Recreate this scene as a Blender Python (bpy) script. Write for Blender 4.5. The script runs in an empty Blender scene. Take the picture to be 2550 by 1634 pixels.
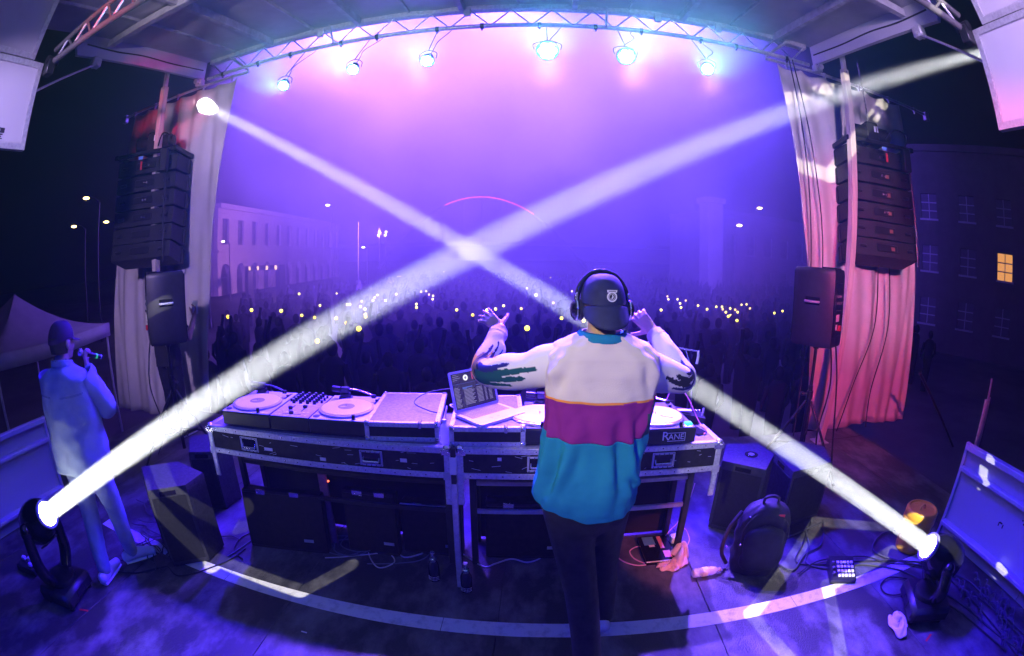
import bpy, bmesh, math, random
from mathutils import Vector, Matrix, Euler, Quaternion
PI = math.pi
R = math.radians
sc = bpy.context.scene
C = sc.collection

# ---------------------------------------------------------------- camera: 16 mm full-frame fisheye
cam_d = bpy.data.cameras.new('camera')
cam = bpy.data.objects.new('camera', cam_d)
C.objects.link(cam)
sc.camera = cam
cam_d.type = 'PANO'
cam_d.panorama_type = 'FISHEYE_EQUISOLID'
cam_d.sensor_fit = 'HORIZONTAL'
cam_d.sensor_width = 36.0
cam_d.sensor_height = 36.0 * 1634 / 2550
cam_d.fisheye_lens = 16.235
cam_d.fisheye_fov = R(180)
cam_d.clip_start = 0.02
cam_d.clip_end = 3000
_p, _y, _r = R(-8.7), R(3.3), R(0.5)
_fw = Vector((-math.sin(_y) * math.cos(_p), math.cos(_y) * math.cos(_p), math.sin(_p)))
_rt0 = Vector((math.cos(_y), math.sin(_y), 0))
_up0 = _rt0.cross(_fw)
_rt = _rt0 * math.cos(_r) + _up0 * math.sin(_r)
_up = _rt.cross(_fw)
_M = Matrix((_rt, _up, -_fw)).transposed().to_4x4()
_M.translation = (0, 0, 1.9)
cam.matrix_world = _M

# ---------------------------------------------------------------- world: night sky
world = bpy.data.worlds.new('World')
sc.world = world
world.use_nodes = True
_nt = world.node_tree
_bg = _nt.nodes['Background']
_sky = _nt.nodes.new('ShaderNodeTexSky')
_sky.sky_type = 'NISHITA'
_sky.sun_disc = False
_sky.sun_elevation = R(-6)
_sky.sun_rotation = R(200)
_nt.links.new(_sky.outputs[0], _bg.inputs[0])
_bg.inputs[1].default_value = 0.002

# ---------------------------------------------------------------- render and exposure
sc.view_settings.view_transform = 'Standard'
sc.view_settings.look = 'None'
sc.view_settings.exposure = 0.0
sc.view_settings.gamma = 1.0
cy = sc.cycles
cy.use_denoising = True
cy.denoiser = 'OPENIMAGEDENOISE'
cy.use_adaptive_sampling = False
cy.max_bounces = 4
cy.diffuse_bounces = 2
cy.glossy_bounces = 3
cy.transmission_bounces = 4
cy.transparent_max_bounces = 8
cy.volume_bounces = 0
cy.sample_clamp_indirect = 3.0
cy.caustics_reflective = False
cy.caustics_refractive = False
cy.use_light_tree = True

# ---------------------------------------------------------------- stage lamps, some of them added (most housings are built further down)
def aim(o, p):
    o.rotation_euler = (Vector(p) - o.location).to_track_quat('-Z', 'Y').to_euler()

def spot(name, loc, to, power, col, size, blend=0.3, radius=0.05):
    d = bpy.data.lights.new(name, 'SPOT')
    d.energy = power
    d.color = col
    d.spot_size = R(size)
    d.spot_blend = blend
    d.shadow_soft_size = radius
    o = bpy.data.objects.new(name, d)
    C.objects.link(o)
    o.location = loc
    aim(o, to)
    return o

PAR = [(-2.84, 4.3, 3.92), (-1.96, 4.3, 3.95), (-1.14, 4.3, 3.94), (0.08, 4.3, 4.01), (0.88, 4.3, 3.99), (1.75, 4.3, 3.96)]
PAR_AIM = [(-2.2, 1.8, 0.8), (-1.75, 1.8, 0.8), (-1.3, 1.8, 0.8), (0.1, 1.4, 0.9), (1.1, 1.6, 0.9), (1.0, 1.8, 0.9)]
PAR_POW = [0.8, 0.8, 0.9, 2.4, 1.9, 1.2]
for p, a, k, kv in zip(PAR, PAR_AIM, PAR_POW, (0.0, 0.3, 0.9, 0.9, 0.9, 0.6)):
    spot('par_light', p, (a[0] * 0.8, 0.2, 3.3), 900 * min(k, 1.5), (0.17, 0.58, 1.0), 62, 1.0, 0.05)
    spot('par_blue_light', p, (a[0] * 0.85, a[1], a[2]), 1700 * k, (0.025, 0.0, 1.0), 72, 0.9, 0.05)
    spot('par_violet_light', p, (a[0] * 0.8 - 0.05, 1.15, 0.0), 900 * k * kv, (0.50, 0.24, 1.0), 38, 0.7, 0.05)
ADDED_WASH = [(-2.6, 4.95, 5.70), (-0.5, 4.95, 5.75), (1.7, 4.95, 5.70)]  # lamps added out of view to light the air beyond the truss violet
for p, q, pw, c in zip(ADDED_WASH, ((-5.0, 12, 6.4), (-0.5, 12, 6.6), (3.0, 12, 6.4)), (7.0, 5.4, 5.2), ((0.26, 0.100, 1.0), (0.165, 0.080, 1.0), (0.155, 0.070, 1.0))):
    spot('audience_wash_light', p, q, 15000 * pw, c, 112, 0.9, 0.08)
spot('plaza_flood_light', (-12.0, 33.6, 3.95), (-31.0, 46.0, 2.5), 17000, (0.90, 0.34, 1.0), 95, 0.9, 0.2)

spot('crowd_blue_light', (-0.5, 5.0, 5.72), (-0.8, 14.0, -0.5), 11000, (0.03, 0.0, 1.0), 100, 0.9, 0.08)  # extra lamp without a housing, added to turn crowd and low smoke blue

def beam(name, loc, to, power, col, size, spread):
    d = bpy.data.lights.new(name, 'AREA')
    d.shape = 'DISK'
    d.size = size
    d.spread = R(spread)
    d.energy = power
    d.color = col
    o = bpy.data.objects.new(name, d)
    C.objects.link(o)
    o.location = loc
    aim(o, to)
    return o
LENS_L = Vector((-2.73, 0.97, 0.62))
LENS_R = Vector((2.35, 1.43, 0.44))
AIM_L = Vector((5.6, 3.50, 5.02))
AIM_R = Vector((-4.33, 4.66, 4.08))
beam('beam_light', LENS_L + (AIM_L - LENS_L).normalized() * 0.02, AIM_L, 320, (0.95, 0.97, 1.0), 0.115, 0.95)
beam('beam_light', LENS_R + (AIM_R - LENS_R).normalized() * 0.02, AIM_R, 320, (0.95, 0.97, 1.0), 0.110, 0.80)

# lamps on the rear truss, behind the photographer, and two added roof lamps
REAR = [((-1.7, -1.6, 3.45), (0.24, 1.75, 1.36)), ((-0.3, -1.9, 3.55), (0.0, 2.6, 0.0)), ((1.0, -1.3, 3.30), (4.2, 4.7, 1.35)), ((-2.4, -1.3, 3.40), (-4.9, 4.6, 2.2)), ((1.4, -1.4, 3.40), (4.1, 4.7, 3.2)), ((0.6, -1.7, 3.50), (2.4, 2.6, 1.6)), ((-1.0, -1.7, 3.50), (-2.4, 2.6, 1.0)), ((-1.4, -0.6, 3.60), (-3.05, 1.70, 3.86)), ((-1.2, -2.3, 2.7), (-2.6, 3.6, 4.75)), ((0.8, -2.3, 2.7), (2.4, 3.6, 4.75)), ((1.6, -1.5, 3.40), (0.94, 2.42, 0.05))]
spot('rear_white_light', *REAR[0], 620, (1.0, 0.86, 0.50), 17, 0.9, 0.08)
spot('rear_blue_light', *REAR[1], 420, (0.0, 0.002, 1.0), 130, 0.5, 0.10)
spot('rear_pink_light', *REAR[2], 1500, (1.0, 0.09, 0.22), 40, 0.8, 0.08)
spot('rear_lilac_light', *REAR[3], 900, (0.62, 0.45, 1.0), 46, 0.7, 0.08)
spot('rear_lilac_light', *REAR[4], 1000, (0.70, 0.45, 1.0), 44, 0.7, 0.08)
spot('rear_red_light', *REAR[7], 800, (1.0, 0.02, 0.08), 15, 0.8, 0.05)

spot('roof_uplight', *REAR[8], 1300, (0.80, 0.66, 0.90), 44, 0.9, 0.08)  # this pair is added to brighten the roof, in place of beam bounce
spot('roof_uplight', *REAR[9], 650, (0.72, 0.62, 0.95), 44, 0.9, 0.08)

spot('rear_amber_light', *REAR[10], 900, (1.0, 0.22, 0.10), 8.5, 0.6, 0.03)

def gobo(name, loc, to, power, col, size, segs):
    """Spot lamp with a metal stencil: only the listed strokes (world points, half width) let light through."""
    o = spot(name, loc, to, power, col, size, 0.05, 0.004)
    bpy.context.view_layer.update()
    inv = o.matrix_world.inverted()
    d = o.data
    d.use_nodes = True
    nt = d.node_tree
    N, K = nt.nodes, nt.links
    em = [n for n in N if n.type == 'EMISSION'][0]
    tc = N.new('ShaderNodeTexCoord')
    sp = N.new('ShaderNodeSeparateXYZ')
    K.new(tc.outputs['Normal'], sp.inputs[0])
    cb = N.new('ShaderNodeCombineXYZ')
    for i, ax in enumerate('XY'):
        dv = N.new('ShaderNodeMath')
        dv.operation = 'DIVIDE'
        K.new(sp.outputs[ax], dv.inputs[0])
        K.new(sp.outputs['Z'], dv.inputs[1])
        K.new(dv.outputs[0], cb.inputs[i])
    total = None
    for P, Q, hw in segs:
        a, b = inv @ Vector(P), inv @ Vector(Q)
        w = hw / (0.5 * (a.length + b.length))
        a, b = Vector((a.x / a.z, a.y / a.z, 0)), Vector((b.x / b.z, b.y / b.z, 0))
        ab = b - a
        s1 = N.new('ShaderNodeVectorMath')
        s1.operation = 'SUBTRACT'
        K.new(cb.outputs[0], s1.inputs[0])
        s1.inputs[1].default_value = a
        dt = N.new('ShaderNodeVectorMath')
        dt.operation = 'DOT_PRODUCT'
        K.new(s1.outputs[0], dt.inputs[0])
        dt.inputs[1].default_value = ab / ab.length_squared
        cl = N.new('ShaderNodeClamp')
        K.new(dt.outputs['Value'], cl.inputs[0])
        sc_ = N.new('ShaderNodeVectorMath')
        sc_.operation = 'SCALE'
        sc_.inputs[0].default_value = ab
        K.new(cl.outputs[0], sc_.inputs['Scale'])
        ds = N.new('ShaderNodeVectorMath')
        ds.operation = 'DISTANCE'
        K.new(s1.outputs[0], ds.inputs[0])
        K.new(sc_.outputs[0], ds.inputs[1])
        mr = N.new('ShaderNodeMapRange')
        mr.inputs[1].default_value = w * 0.85
        mr.inputs[2].default_value = w * 1.1
        mr.inputs[3].default_value = 1.0
        mr.inputs[4].default_value = 0.0
        K.new(ds.outputs['Value'], mr.inputs[0])
        if total is None:
            total = mr.outputs[0]
        else:
            mx = N.new('ShaderNodeMath')
            mx.operation = 'MAXIMUM'
            K.new(total, mx.inputs[0])
            K.new(mr.outputs[0], mx.inputs[1])
            total = mx.outputs[0]
    K.new(total, em.inputs['Strength'])
    return o
GR = [((1.28, 1.75, 0), (2.27, 2.62, 0), 0.05), ((2.27, 2.62, 0), (2.95, 2.25, 0), 0.05), ((1.28, 1.75, 0), (1.45, 0.95, 0), 0.05), ((1.60, 1.0, 0), (1.91, 1.84, 0), 0.05), ((1.91, 1.84, 0), (2.70, 1.98, 0), 0.05), ((2.70, 1.98, 0), (2.80, 1.6, 0), 0.05),
      ((2.80, 4.7, 3.92), (3.93, 4.7, 4.40), 0.10), ((2.80, 4.7, 3.18), (3.55, 4.7, 3.11), 0.10), ((3.55, 4.7, 3.11), (4.80, 4.7, 4.40), 0.10), ((3.24, 1.66, 0.80), (3.24, 1.60, 0.62), 0.03), ((3.25, 1.14, 0.16), (3.25, 1.06, 0.14), 0.035)]
GL = [((-2.15, 1.90, 0), (-1.35, 1.84, 0), 0.05), ((-1.35, 1.84, 0), (-1.15, 2.2, 0), 0.05), ((-2.40, 1.66, 0.62), (-2.06, 1.82, 0.0), 0.06), ((-2.95, 2.82, 0), (-2.44, 2.46, 0), 0.07), ((-2.44, 2.46, 0), (-2.16, 2.32, 0), 0.06), ((-2.16, 2.32, 0), (-2.0, 2.6, 0), 0.06), ((-5.0, 4.7, 0.60), (-4.2, 4.7, 1.02), 0.09)]
gobo('gobo_light', *REAR[5], 2600, (1.0, 0.95, 0.80), 110, GR)
gobo('gobo_light', *REAR[6], 1500, (1.0, 0.95, 0.85), 120, GL)
# ================================================================ helpers
rnd = random.Random(7)
MATS = {}

def mat(name, col, rough=0.6, metal=0.0, var=0.12, scale=6.0, bump=0.0, bscale=60.0, col2=None, spec=0.5, detail=4.0, emit=None, alpha=None, transmission=0.0, rvar=0.15, stretch=None, cover=(0.45, 0.62)):
    """Principled material: two-tone noise colour, uneven roughness and fine relief."""
    if name in MATS:
        return MATS[name]
    m = bpy.data.materials.new(name)
    m.use_nodes = True
    nt = m.node_tree
    N, L = nt.nodes, nt.links
    b = N['Principled BSDF']
    tc = N.new('ShaderNodeTexCoord')
    mp = N.new('ShaderNodeMapping')
    if stretch:
        mp.inputs['Scale'].default_value = stretch
    L.new(tc.outputs['Object'], mp.inputs[0])
    ns = N.new('ShaderNodeTexNoise')
    ns.inputs['Scale'].default_value = scale
    ns.inputs['Detail'].default_value = detail
    ns.inputs['Roughness'].default_value = 0.62
    L.new(mp.outputs[0], ns.inputs['Vector'])
    cr = N.new('ShaderNodeValToRGB')
    c2 = col2 if col2 else tuple(max(0, c * (1 - var)) for c in col)
    c1 = col if col2 else tuple(min(1, c * (1 + var)) for c in col)
    cr.color_ramp.elements[0].position = cover[0] if col2 else 0.3
    cr.color_ramp.elements[1].position = cover[1] if col2 else 0.7
    cr.color_ramp.elements[0].color = (*c1, 1)
    cr.color_ramp.elements[1].color = (*c2, 1)
    L.new(ns.outputs['Fac'], cr.inputs[0])
    L.new(cr.outputs[0], b.inputs['Base Color'])
    mr = N.new('ShaderNodeMapRange')
    mr.inputs[3].default_value = max(0.02, rough - rvar)
    mr.inputs[4].default_value = min(1, rough + rvar)
    L.new(ns.outputs['Fac'], mr.inputs[0])
    L.new(mr.outputs[0], b.inputs['Roughness'])
    b.inputs['Metallic'].default_value = metal
    b.inputs['Specular IOR Level'].default_value = spec
    if transmission:
        b.inputs['Transmission Weight'].default_value = transmission
    if alpha is not None:
        b.inputs['Alpha'].default_value = alpha
    if emit:
        b.inputs['Emission Color'].default_value = (*emit[0], 1)
        b.inputs['Emission Strength'].default_value = emit[1]
    if bump:
        n2 = N.new('ShaderNodeTexNoise')
        n2.inputs['Scale'].default_value = bscale
        n2.inputs['Detail'].default_value = 3
        L.new(mp.outputs[0], n2.inputs['Vector'])
        bp = N.new('ShaderNodeBump')
        bp.inputs['Strength'].default_value = bump
        bp.inputs['Distance'].default_value = 0.01
        L.new(n2.outputs['Fac'], bp.inputs['Height'])
        L.new(bp.outputs[0], b.inputs['Normal'])
    MATS[name] = m
    return m

def glow(name, col, strength):
    if name in MATS:
        return MATS[name]
    m = bpy.data.materials.new(name)
    m.use_nodes = True
    nt = m.node_tree
    b = nt.nodes['Principled BSDF']
    b.inputs['Base Color'].default_value = (0.02, 0.02, 0.02, 1)
    b.inputs['Emission Color'].default_value = (*col, 1)
    b.inputs['Emission Strength'].default_value = strength
    m.cycles.emission_sampling = 'NONE'
    MATS[name] = m
    return m

def tag(o, label=None, cat=None, group=None, kind=None):
    if label:
        o['label'] = label
    if cat:
        o['category'] = cat
    if group:
        o['group'] = group
    if kind:
        o['kind'] = kind
    return o

def thing(name, label, cat, loc=(0, 0, 0), rz=0.0, group=None):
    o = bpy.data.objects.new(name, None)
    C.objects.link(o)
    o.empty_display_size = 0.1
    o.location = loc
    o.rotation_euler = (0, 0, rz)
    return tag(o, label, cat, group)

def dup(root, loc=None, rz=None, label=None):
    r = root.copy()
    C.objects.link(r)
    if loc is not None:
        r.location = loc
    if rz is not None:
        r.rotation_euler = (0, 0, rz)
    if label:
        r['label'] = label
    for ch in list(root.children):
        c = ch.copy()
        C.objects.link(c)
        c.parent = r
        for g in ch.children:
            d = g.copy()
            C.objects.link(d)
            d.parent = c
    return r

def frame_of(d, hint=Vector((0, 0, 1))):
    d = d.normalized()
    if abs(d.dot(hint)) > 0.98:
        hint = Vector((1, 0, 0))
    a = d.cross(hint).normalized()
    return a, a.cross(d).normalized() * -1

class B:
    """Collects shapes in one bmesh; .obj() links them as one mesh object."""
    def __init__(s, M=None):
        s.bm = bmesh.new()
        s.M = M
        s.mi = 0

    def _v(s, co):
        co = Vector(co)
        return s.bm.verts.new(s.M @ co if s.M else co)

    def _f(s, vs):
        try:
            f = s.bm.faces.new(vs)
            f.material_index = s.mi
            return f
        except ValueError:
            return None

    def box(s, lo, hi, bev=0.0):
        lo, hi = Vector(lo), Vector(hi)
        b = min(bev, 0.45 * min(hi[i] - lo[i] for i in range(3)))
        if b <= 0:
            v = [s._v((lo.x if i & 1 == 0 else hi.x, lo.y if i & 2 == 0 else hi.y, lo.z if i & 4 == 0 else hi.z)) for i in range(8)]
            for q in ((0, 2, 3, 1), (4, 5, 7, 6), (0, 1, 5, 4), (2, 6, 7, 3), (0, 4, 6, 2), (1, 3, 7, 5)):
                s._f([v[i] for i in q])
            return s
        # chamfered box: each corner gives three verts
        V = {}
        for ix in (0, 1):
            for iy in (0, 1):
                for iz in (0, 1):
                    c = Vector(((lo, hi)[ix].x, (lo, hi)[iy].y, (lo, hi)[iz].z))
                    sx, sy, sz = (1, -1)[ix], (1, -1)[iy], (1, -1)[iz]
                    V[ix, iy, iz, 0] = s._v(c + Vector((0, sy * b, sz * b)))
                    V[ix, iy, iz, 1] = s._v(c + Vector((sx * b, 0, sz * b)))
                    V[ix, iy, iz, 2] = s._v(c + Vector((sx * b, sy * b, 0)))
        for i in (0, 1):
            s._f([V[i, a, c, 0] for a, c in ((0, 0), (1, 0), (1, 1), (0, 1))])
            s._f([V[a, i, c, 1] for a, c in ((0, 0), (1, 0), (1, 1), (0, 1))])
            s._f([V[a, c, i, 2] for a, c in ((0, 0), (1, 0), (1, 1), (0, 1))])
            for j in (0, 1):
                s._f([V[i, j, 0, 0], V[i, j, 1, 0], V[i, j, 1, 1], V[i, j, 0, 1]])
                s._f([V[i, 0, j, 0], V[i, 1, j, 0], V[i, 1, j, 2], V[i, 0, j, 2]])
                s._f([V[0, i, j, 1], V[1, i, j, 1], V[1, i, j, 2], V[0, i, j, 2]])
                for k in (0, 1):
                    s._f([V[i, j, k, 0], V[i, j, k, 1], V[i, j, k, 2]])
        return s

    def ring(s, c, a, b, r, seg):
        return [s._v(c + a * (r * math.cos(2 * PI * k / seg)) + b * (r * math.sin(2 * PI * k / seg))) for k in range(seg)]

    def bridge(s, r0, r1):
        n = len(r0)
        for k in range(n):
            s._f([r0[k], r0[(k + 1) % n], r1[(k + 1) % n], r1[k]])

    def cyl(s, p0, p1, r0, r1=None, seg=14, caps=True):
        p0, p1 = Vector(p0), Vector(p1)
        r1 = r0 if r1 is None else r1
        a, b = frame_of(p1 - p0)
        A, Bq = s.ring(p0, a, b, r0, seg), s.ring(p1, a, b, r1, seg)
        s.bridge(A, Bq)
        if caps:
            s._f(A[::-1])
            s._f(Bq)
        return s

    def tube(s, pts, r, seg=8, closed=False, caps=True):
        P = [Vector(p) for p in pts]
        n = len(P)
        rr = r if isinstance(r, (list, tuple)) else [r] * n
        T = []
        for i in range(n):
            if closed:
                T.append((P[(i + 1) % n] - P[i - 1]).normalized())
            else:
                T.append((P[min(i + 1, n - 1)] - P[max(i - 1, 0)]).normalized())
        a, b = frame_of(T[0])
        rings = []
        for i in range(n):
            if i:
                ax = T[i - 1].cross(T[i])
                if ax.length > 1e-6:
                    q = Quaternion(ax.normalized(), T[i - 1].angle(T[i]))
                    a, b = q @ a, q @ b
            rings.append(s.ring(P[i], a, b, rr[i], seg))
        for i in range(n - 1):
            s.bridge(rings[i], rings[i + 1])
        if closed:
            s.bridge(rings[-1], rings[0])
        elif caps:
            s._f(rings[0][::-1])
            s._f(rings[-1])
        return s

    def lathe(s, prof, seg=24, M=None, cap=True):
        old = s.M
        if M is not None:
            s.M = (old @ M) if old else M
        rings = [[s._v((r * math.cos(2 * PI * k / seg), r * math.sin(2 * PI * k / seg), z)) for k in range(seg)] for r, z in prof]
        for i in range(len(rings) - 1):
            s.bridge(rings[i], rings[i + 1])
        if cap:
            s._f(rings[0][::-1])
            s._f(rings[-1])
        s.M = old
        return s

    def prism(s, poly, z0, z1, M=None):
        old = s.M
        if M is not None:
            s.M = (old @ M) if old else M
        A = [s._v((x, y, z0)) for x, y in poly]
        Bq = [s._v((x, y, z1)) for x, y in poly]
        s.bridge(A, Bq)
        s._f(A[::-1])
        s._f(Bq)
        s.M = old
        return s

    def ball(s, c, rad, u=16, v=10, M=None):
        old = s.M
        if M is not None:
            s.M = (old @ M) if old else M
        c = Vector(c)
        rad = (rad, rad, rad) if isinstance(rad, (int, float)) else rad
        top, bot = s._v(c + Vector((0, 0, rad[2]))), s._v(c - Vector((0, 0, rad[2])))
        rows = []
        for j in range(1, v):
            t = PI * j / v
            rows.append([s._v(c + Vector((rad[0] * math.sin(t) * math.cos(2 * PI * k / u), rad[1] * math.sin(t) * math.sin(2 * PI * k / u), rad[2] * math.cos(t)))) for k in range(u)])
        for k in range(u):
            s._f([top, rows[0][k], rows[0][(k + 1) % u]])
            s._f([bot, rows[-1][(k + 1) % u], rows[-1][k]])
        for j in range(len(rows) - 1):
            for k in range(u):
                s._f([rows[j][k], rows[j + 1][k], rows[j + 1][(k + 1) % u], rows[j][(k + 1) % u]])
        s.M = old
        return s

    def loft(s, rows, closed=True, cap0=False, cap1=False):
        """rows: list of point rings (lists of 3-tuples)."""
        R_ = [[s._v(p) for p in row] for row in rows]
        n = len(R_[0])
        for i in range(len(R_) - 1):
            for k in range(n if closed else n - 1):
                s._f([R_[i][k], R_[i][(k + 1) % n], R_[i + 1][(k + 1) % n], R_[i + 1][k]])
        if cap0:
            s._f(R_[0][::-1])
        if cap1:
            s._f(R_[-1])
        return R_

    def objs(s, name, m, parent=None, sharp=40):
        """One object for every separate piece in the bmesh."""
        bm = s.bm
        seen, out = set(), []
        for v0 in bm.verts[:]:
            if v0 in seen:
                continue
            st, comp = [v0], []
            seen.add(v0)
            while st:
                v = st.pop()
                comp.append(v)
                for e in v.link_edges:
                    w = e.other_vert(v)
                    if w not in seen:
                        seen.add(w)
                        st.append(w)
            b = B()
            mp = {v: b.bm.verts.new(v.co) for v in comp}
            fs = {f for v in comp for f in v.link_faces}
            for f in fs:
                b.bm.faces.new([mp[v] for v in f.verts])
            out.append(b.obj(name, m, parent, sharp))
        bm.free()
        return out

    def obj(s, name, m, parent=None, sharp=40, flat=False, fix=True):
        me = bpy.data.meshes.new(name)
        bm = s.bm
        if fix:
            bmesh.ops.recalc_face_normals(bm, faces=bm.faces[:])
        lim = R(sharp)
        if not flat:
            for f in bm.faces:
                f.smooth = True
            for e in bm.edges:
                if len(e.link_faces) == 2 and e.calc_face_angle(0) > lim:
                    e.smooth = False
        bm.to_mesh(me)
        bm.free()
        for q in (m if isinstance(m, (list, tuple)) else [m]):
            me.materials.append(q)
        o = bpy.data.objects.new(name, me)
        C.objects.link(o)
        if parent is not None:
            o.parent = parent
        return o

def spline(pts, n=8):
    """Catmull-Rom through pts."""
    P = [Vector(p) for p in pts]
    out = []
    for i in range(len(P) - 1):
        p0, p1, p2, p3 = P[max(i - 1, 0)], P[i], P[i + 1], P[min(i + 2, len(P) - 1)]
        for k in range(n):
            t = k / n
            out.append(0.5 * ((2 * p1) + (p2 - p0) * t + (2 * p0 - 5 * p1 + 4 * p2 - p3) * t * t + (3 * p1 - p0 - 3 * p2 + p3) * t ** 3))
    out.append(P[-1])
    return out

def look_M(loc, fwd, upv=Vector((0, 0, 1))):
    """Matrix whose local +Z looks along fwd."""
    q = Vector(fwd).to_track_quat('Z', 'Y')
    return Matrix.Translation(Vector(loc)) @ q.to_matrix().to_4x4()

def text(name, body, size, m, parent, M, extrude=0.0008, align='CENTER'):
    """Lettering as a real mesh."""
    cu = bpy.data.curves.new(name, 'FONT')
    cu.body = body
    cu.size = size
    cu.extrude = extrude
    cu.resolution_u = 3
    cu.align_x = align
    cu.align_y = 'CENTER'
    tmp = bpy.data.objects.new('tmp_text', cu)
    C.objects.link(tmp)
    bpy.context.view_layer.update()
    me = bpy.data.meshes.new_from_object(tmp.evaluated_get(bpy.context.evaluated_depsgraph_get()))
    bpy.data.objects.remove(tmp)
    bpy.data.curves.remove(cu)
    me.name = name
    me.materials.clear()
    me.materials.append(m)
    o = bpy.data.objects.new(name, me)
    C.objects.link(o)
    o.parent = parent
    o.matrix_local = M
    return o

# ---------------------------------------------------------------- materials
M_floor = mat('stage_paint', (0.030, 0.029, 0.031), 0.5, var=0.3, scale=3.6, bump=0.35, bscale=110, col2=(0.19, 0.18, 0.175), detail=15, cover=(0.45, 0.72), stretch=(1.0, 0.55, 1.0))
M_tape = mat('white_tape', (0.72, 0.70, 0.66), 0.7, scale=16, col2=(0.34, 0.32, 0.30), bump=0.3, bscale=70, detail=9, cover=(0.5, 0.8))
M_alu = mat('aluminium', (0.62, 0.62, 0.64), 0.38, metal=0.55, scale=30, var=0.18, bump=0.06)
M_alud = mat('dull_aluminium', (0.50, 0.50, 0.52), 0.5, metal=0.35, scale=9, var=0.2, bump=0.08)
M_white = mat('white_panel_paint', (0.50, 0.50, 0.52), 0.5, scale=2.5, var=0.1, bump=0.05, col2=(0.38, 0.38, 0.39), detail=8, cover=(0.55, 0.85))
M_roof = mat('roof_sheet', (0.42, 0.42, 0.44), 0.42, scale=1.3, var=0.2, metal=0.25, bump=0.08, bscale=14, detail=8)
M_black = mat('black_plastic', (0.012, 0.012, 0.013), 0.42, scale=14, var=0.3, bump=0.06)
M_blackm = mat('black_metal', (0.015, 0.015, 0.017), 0.35, metal=0.3, scale=20, var=0.3)
M_grille = mat('speaker_paint', (0.006, 0.006, 0.007), 0.62, scale=40, var=0.3, bump=0.5, bscale=220)
M_gloss = mat('gloss_black', (0.008, 0.008, 0.010), 0.16, scale=8, var=0.2, rvar=0.06)
M_lam = mat('black_laminate', (0.008, 0.007, 0.009), 0.6, spec=0.3, scale=25, var=0.4, bump=0.12, bscale=300)
M_lamtop = mat('grey_laminate', (0.20, 0.19, 0.21), 0.6, scale=60, var=0.25, bump=0.3, bscale=260)
M_rubber = mat('black_rubber', (0.014, 0.014, 0.014), 0.6, scale=12, var=0.3)
M_curt = mat('curtain_cloth', (0.60, 0.55, 0.50), 0.85, scale=1.2, var=0.12, bump=0.25, bscale=320, detail=7, spec=0.1)
M_wood = mat('pale_lumber', (0.56, 0.48, 0.40), 0.65, scale=5, var=0.2, bump=0.1, stretch=(6, 6, 0.5), detail=6)
M_chrome = mat('bright_steel', (0.75, 0.75, 0.77), 0.22, metal=0.8, scale=20, var=0.05)
M_red = mat('red_plastic', (0.55, 0.03, 0.03), 0.4)
M_whitep = mat('white_plastic', (0.78, 0.77, 0.76), 0.4, var=0.04)
M_label = mat('white_label', (0.78, 0.77, 0.74), 0.6, var=0.06)
M_skin = mat('skin', (0.56, 0.36, 0.27), 0.5, scale=20, var=0.08, bump=0.08, bscale=120, spec=0.35)
# ================================================================ the setting: stage deck, roof, plaza
deck = B().box((-5.0, -3.2, -0.20), (4.05, 4.55, -0.026)).obj('stage_deck', M_blackm)
tag(deck, kind='structure')
_xs = [-5.0 + 1.2067 * k for k in range(4)] + [-0.17, 1.04, 2.245, 3.45, 4.05]
_xs[3] = -1.38
_ys = [-3.2, -1.4, 0.4, 2.2 - 0.42, 4.55]
_ys = [-3.2, -0.66, 1.78, 4.22, 4.55]
for i in range(len(_xs) - 1):
    for j in range(len(_ys) - 1):
        g = 0.0025
        B().box((_xs[i] + g, _ys[j] + g, -0.022), (_xs[i + 1] - g, _ys[j + 1] - g, 0.0), 0.0015).obj('floor_panel', M_floor, deck)
tp = thing('floor_tape', 'long white tape strip stuck straight across the black stage floor', 'tape', (0, 1.78, 0.0))
for x0, x1 in ((-3.35, -1.9), (-1.896, -0.47), (-0.466, 1.6), (1.604, 2.9)):
    B().box((x0, -0.055, 0.0008), (x1, 0.055, 0.0022)).obj('tape_length', M_tape, tp, flat=True)

M_ground = mat('plaza_paving', (0.06, 0.058, 0.056), 0.7, scale=0.35, var=0.4, bump=0.3, bscale=3, detail=8)
gr = B()
gr.bm.faces.new([gr._v(p) for p in ((-400, -60, -1.25), (400, -60, -1.25), (400, 700, -1.25), (-400, 700, -1.25))])
tag(gr.obj('ground', M_ground), kind='structure')

# ---- roof: a tilted sheet-metal canopy with ribs, side beams and a front truss
SL = 0.135
RX0, RX1 = -4.62, 3.53
def rz_at(y):
    return 4.78 + (y - 4.75) * SL
roof = thing('stage_roof', None, None)
tag(roof, kind='structure')
_rx = [RX0 + (RX1 - RX0) * k / 13 for k in range(14)]
for i in range(13):
    b = B()
    x0, x1 = _rx[i] + 0.004, _rx[i + 1] - 0.004
    for y0, y1 in ((-3.0, 4.72),):
        n = 10
        lo, hi = [], []
        for k in range(n + 1):
            y = y0 + (y1 - y0) * k / n
            sag = 0.012 * math.sin(i * 2.1 + k * 1.3)
            lo.append([(x0, y, rz_at(y) + 0.10), ((x0 + x1) / 2, y, rz_at(y) + 0.09 + sag), (x1, y, rz_at(y) + 0.10)])
            hi.append([(x1, y, rz_at(y) + 0.14), ((x0 + x1) / 2, y, rz_at(y) + 0.14), (x0, y, rz_at(y) + 0.14)])
        rows = [a + c for a, c in zip(lo, hi)]
        b.loft(rows, True, True, True)
    b.obj('roof_panel', M_roof, roof)
def sloped_box(name, x0, x1, y0, y1, d0, d1, m, parent):
    b = B()
    for_ = [[(x0, y, rz_at(y) + d0), (x1, y, rz_at(y) + d0), (x1, y, rz_at(y) + d1), (x0, y, rz_at(y) + d1)] for y in (y0, y1)]
    b.loft(for_, True, True, True)
    return b.obj(name, m, parent)
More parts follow.
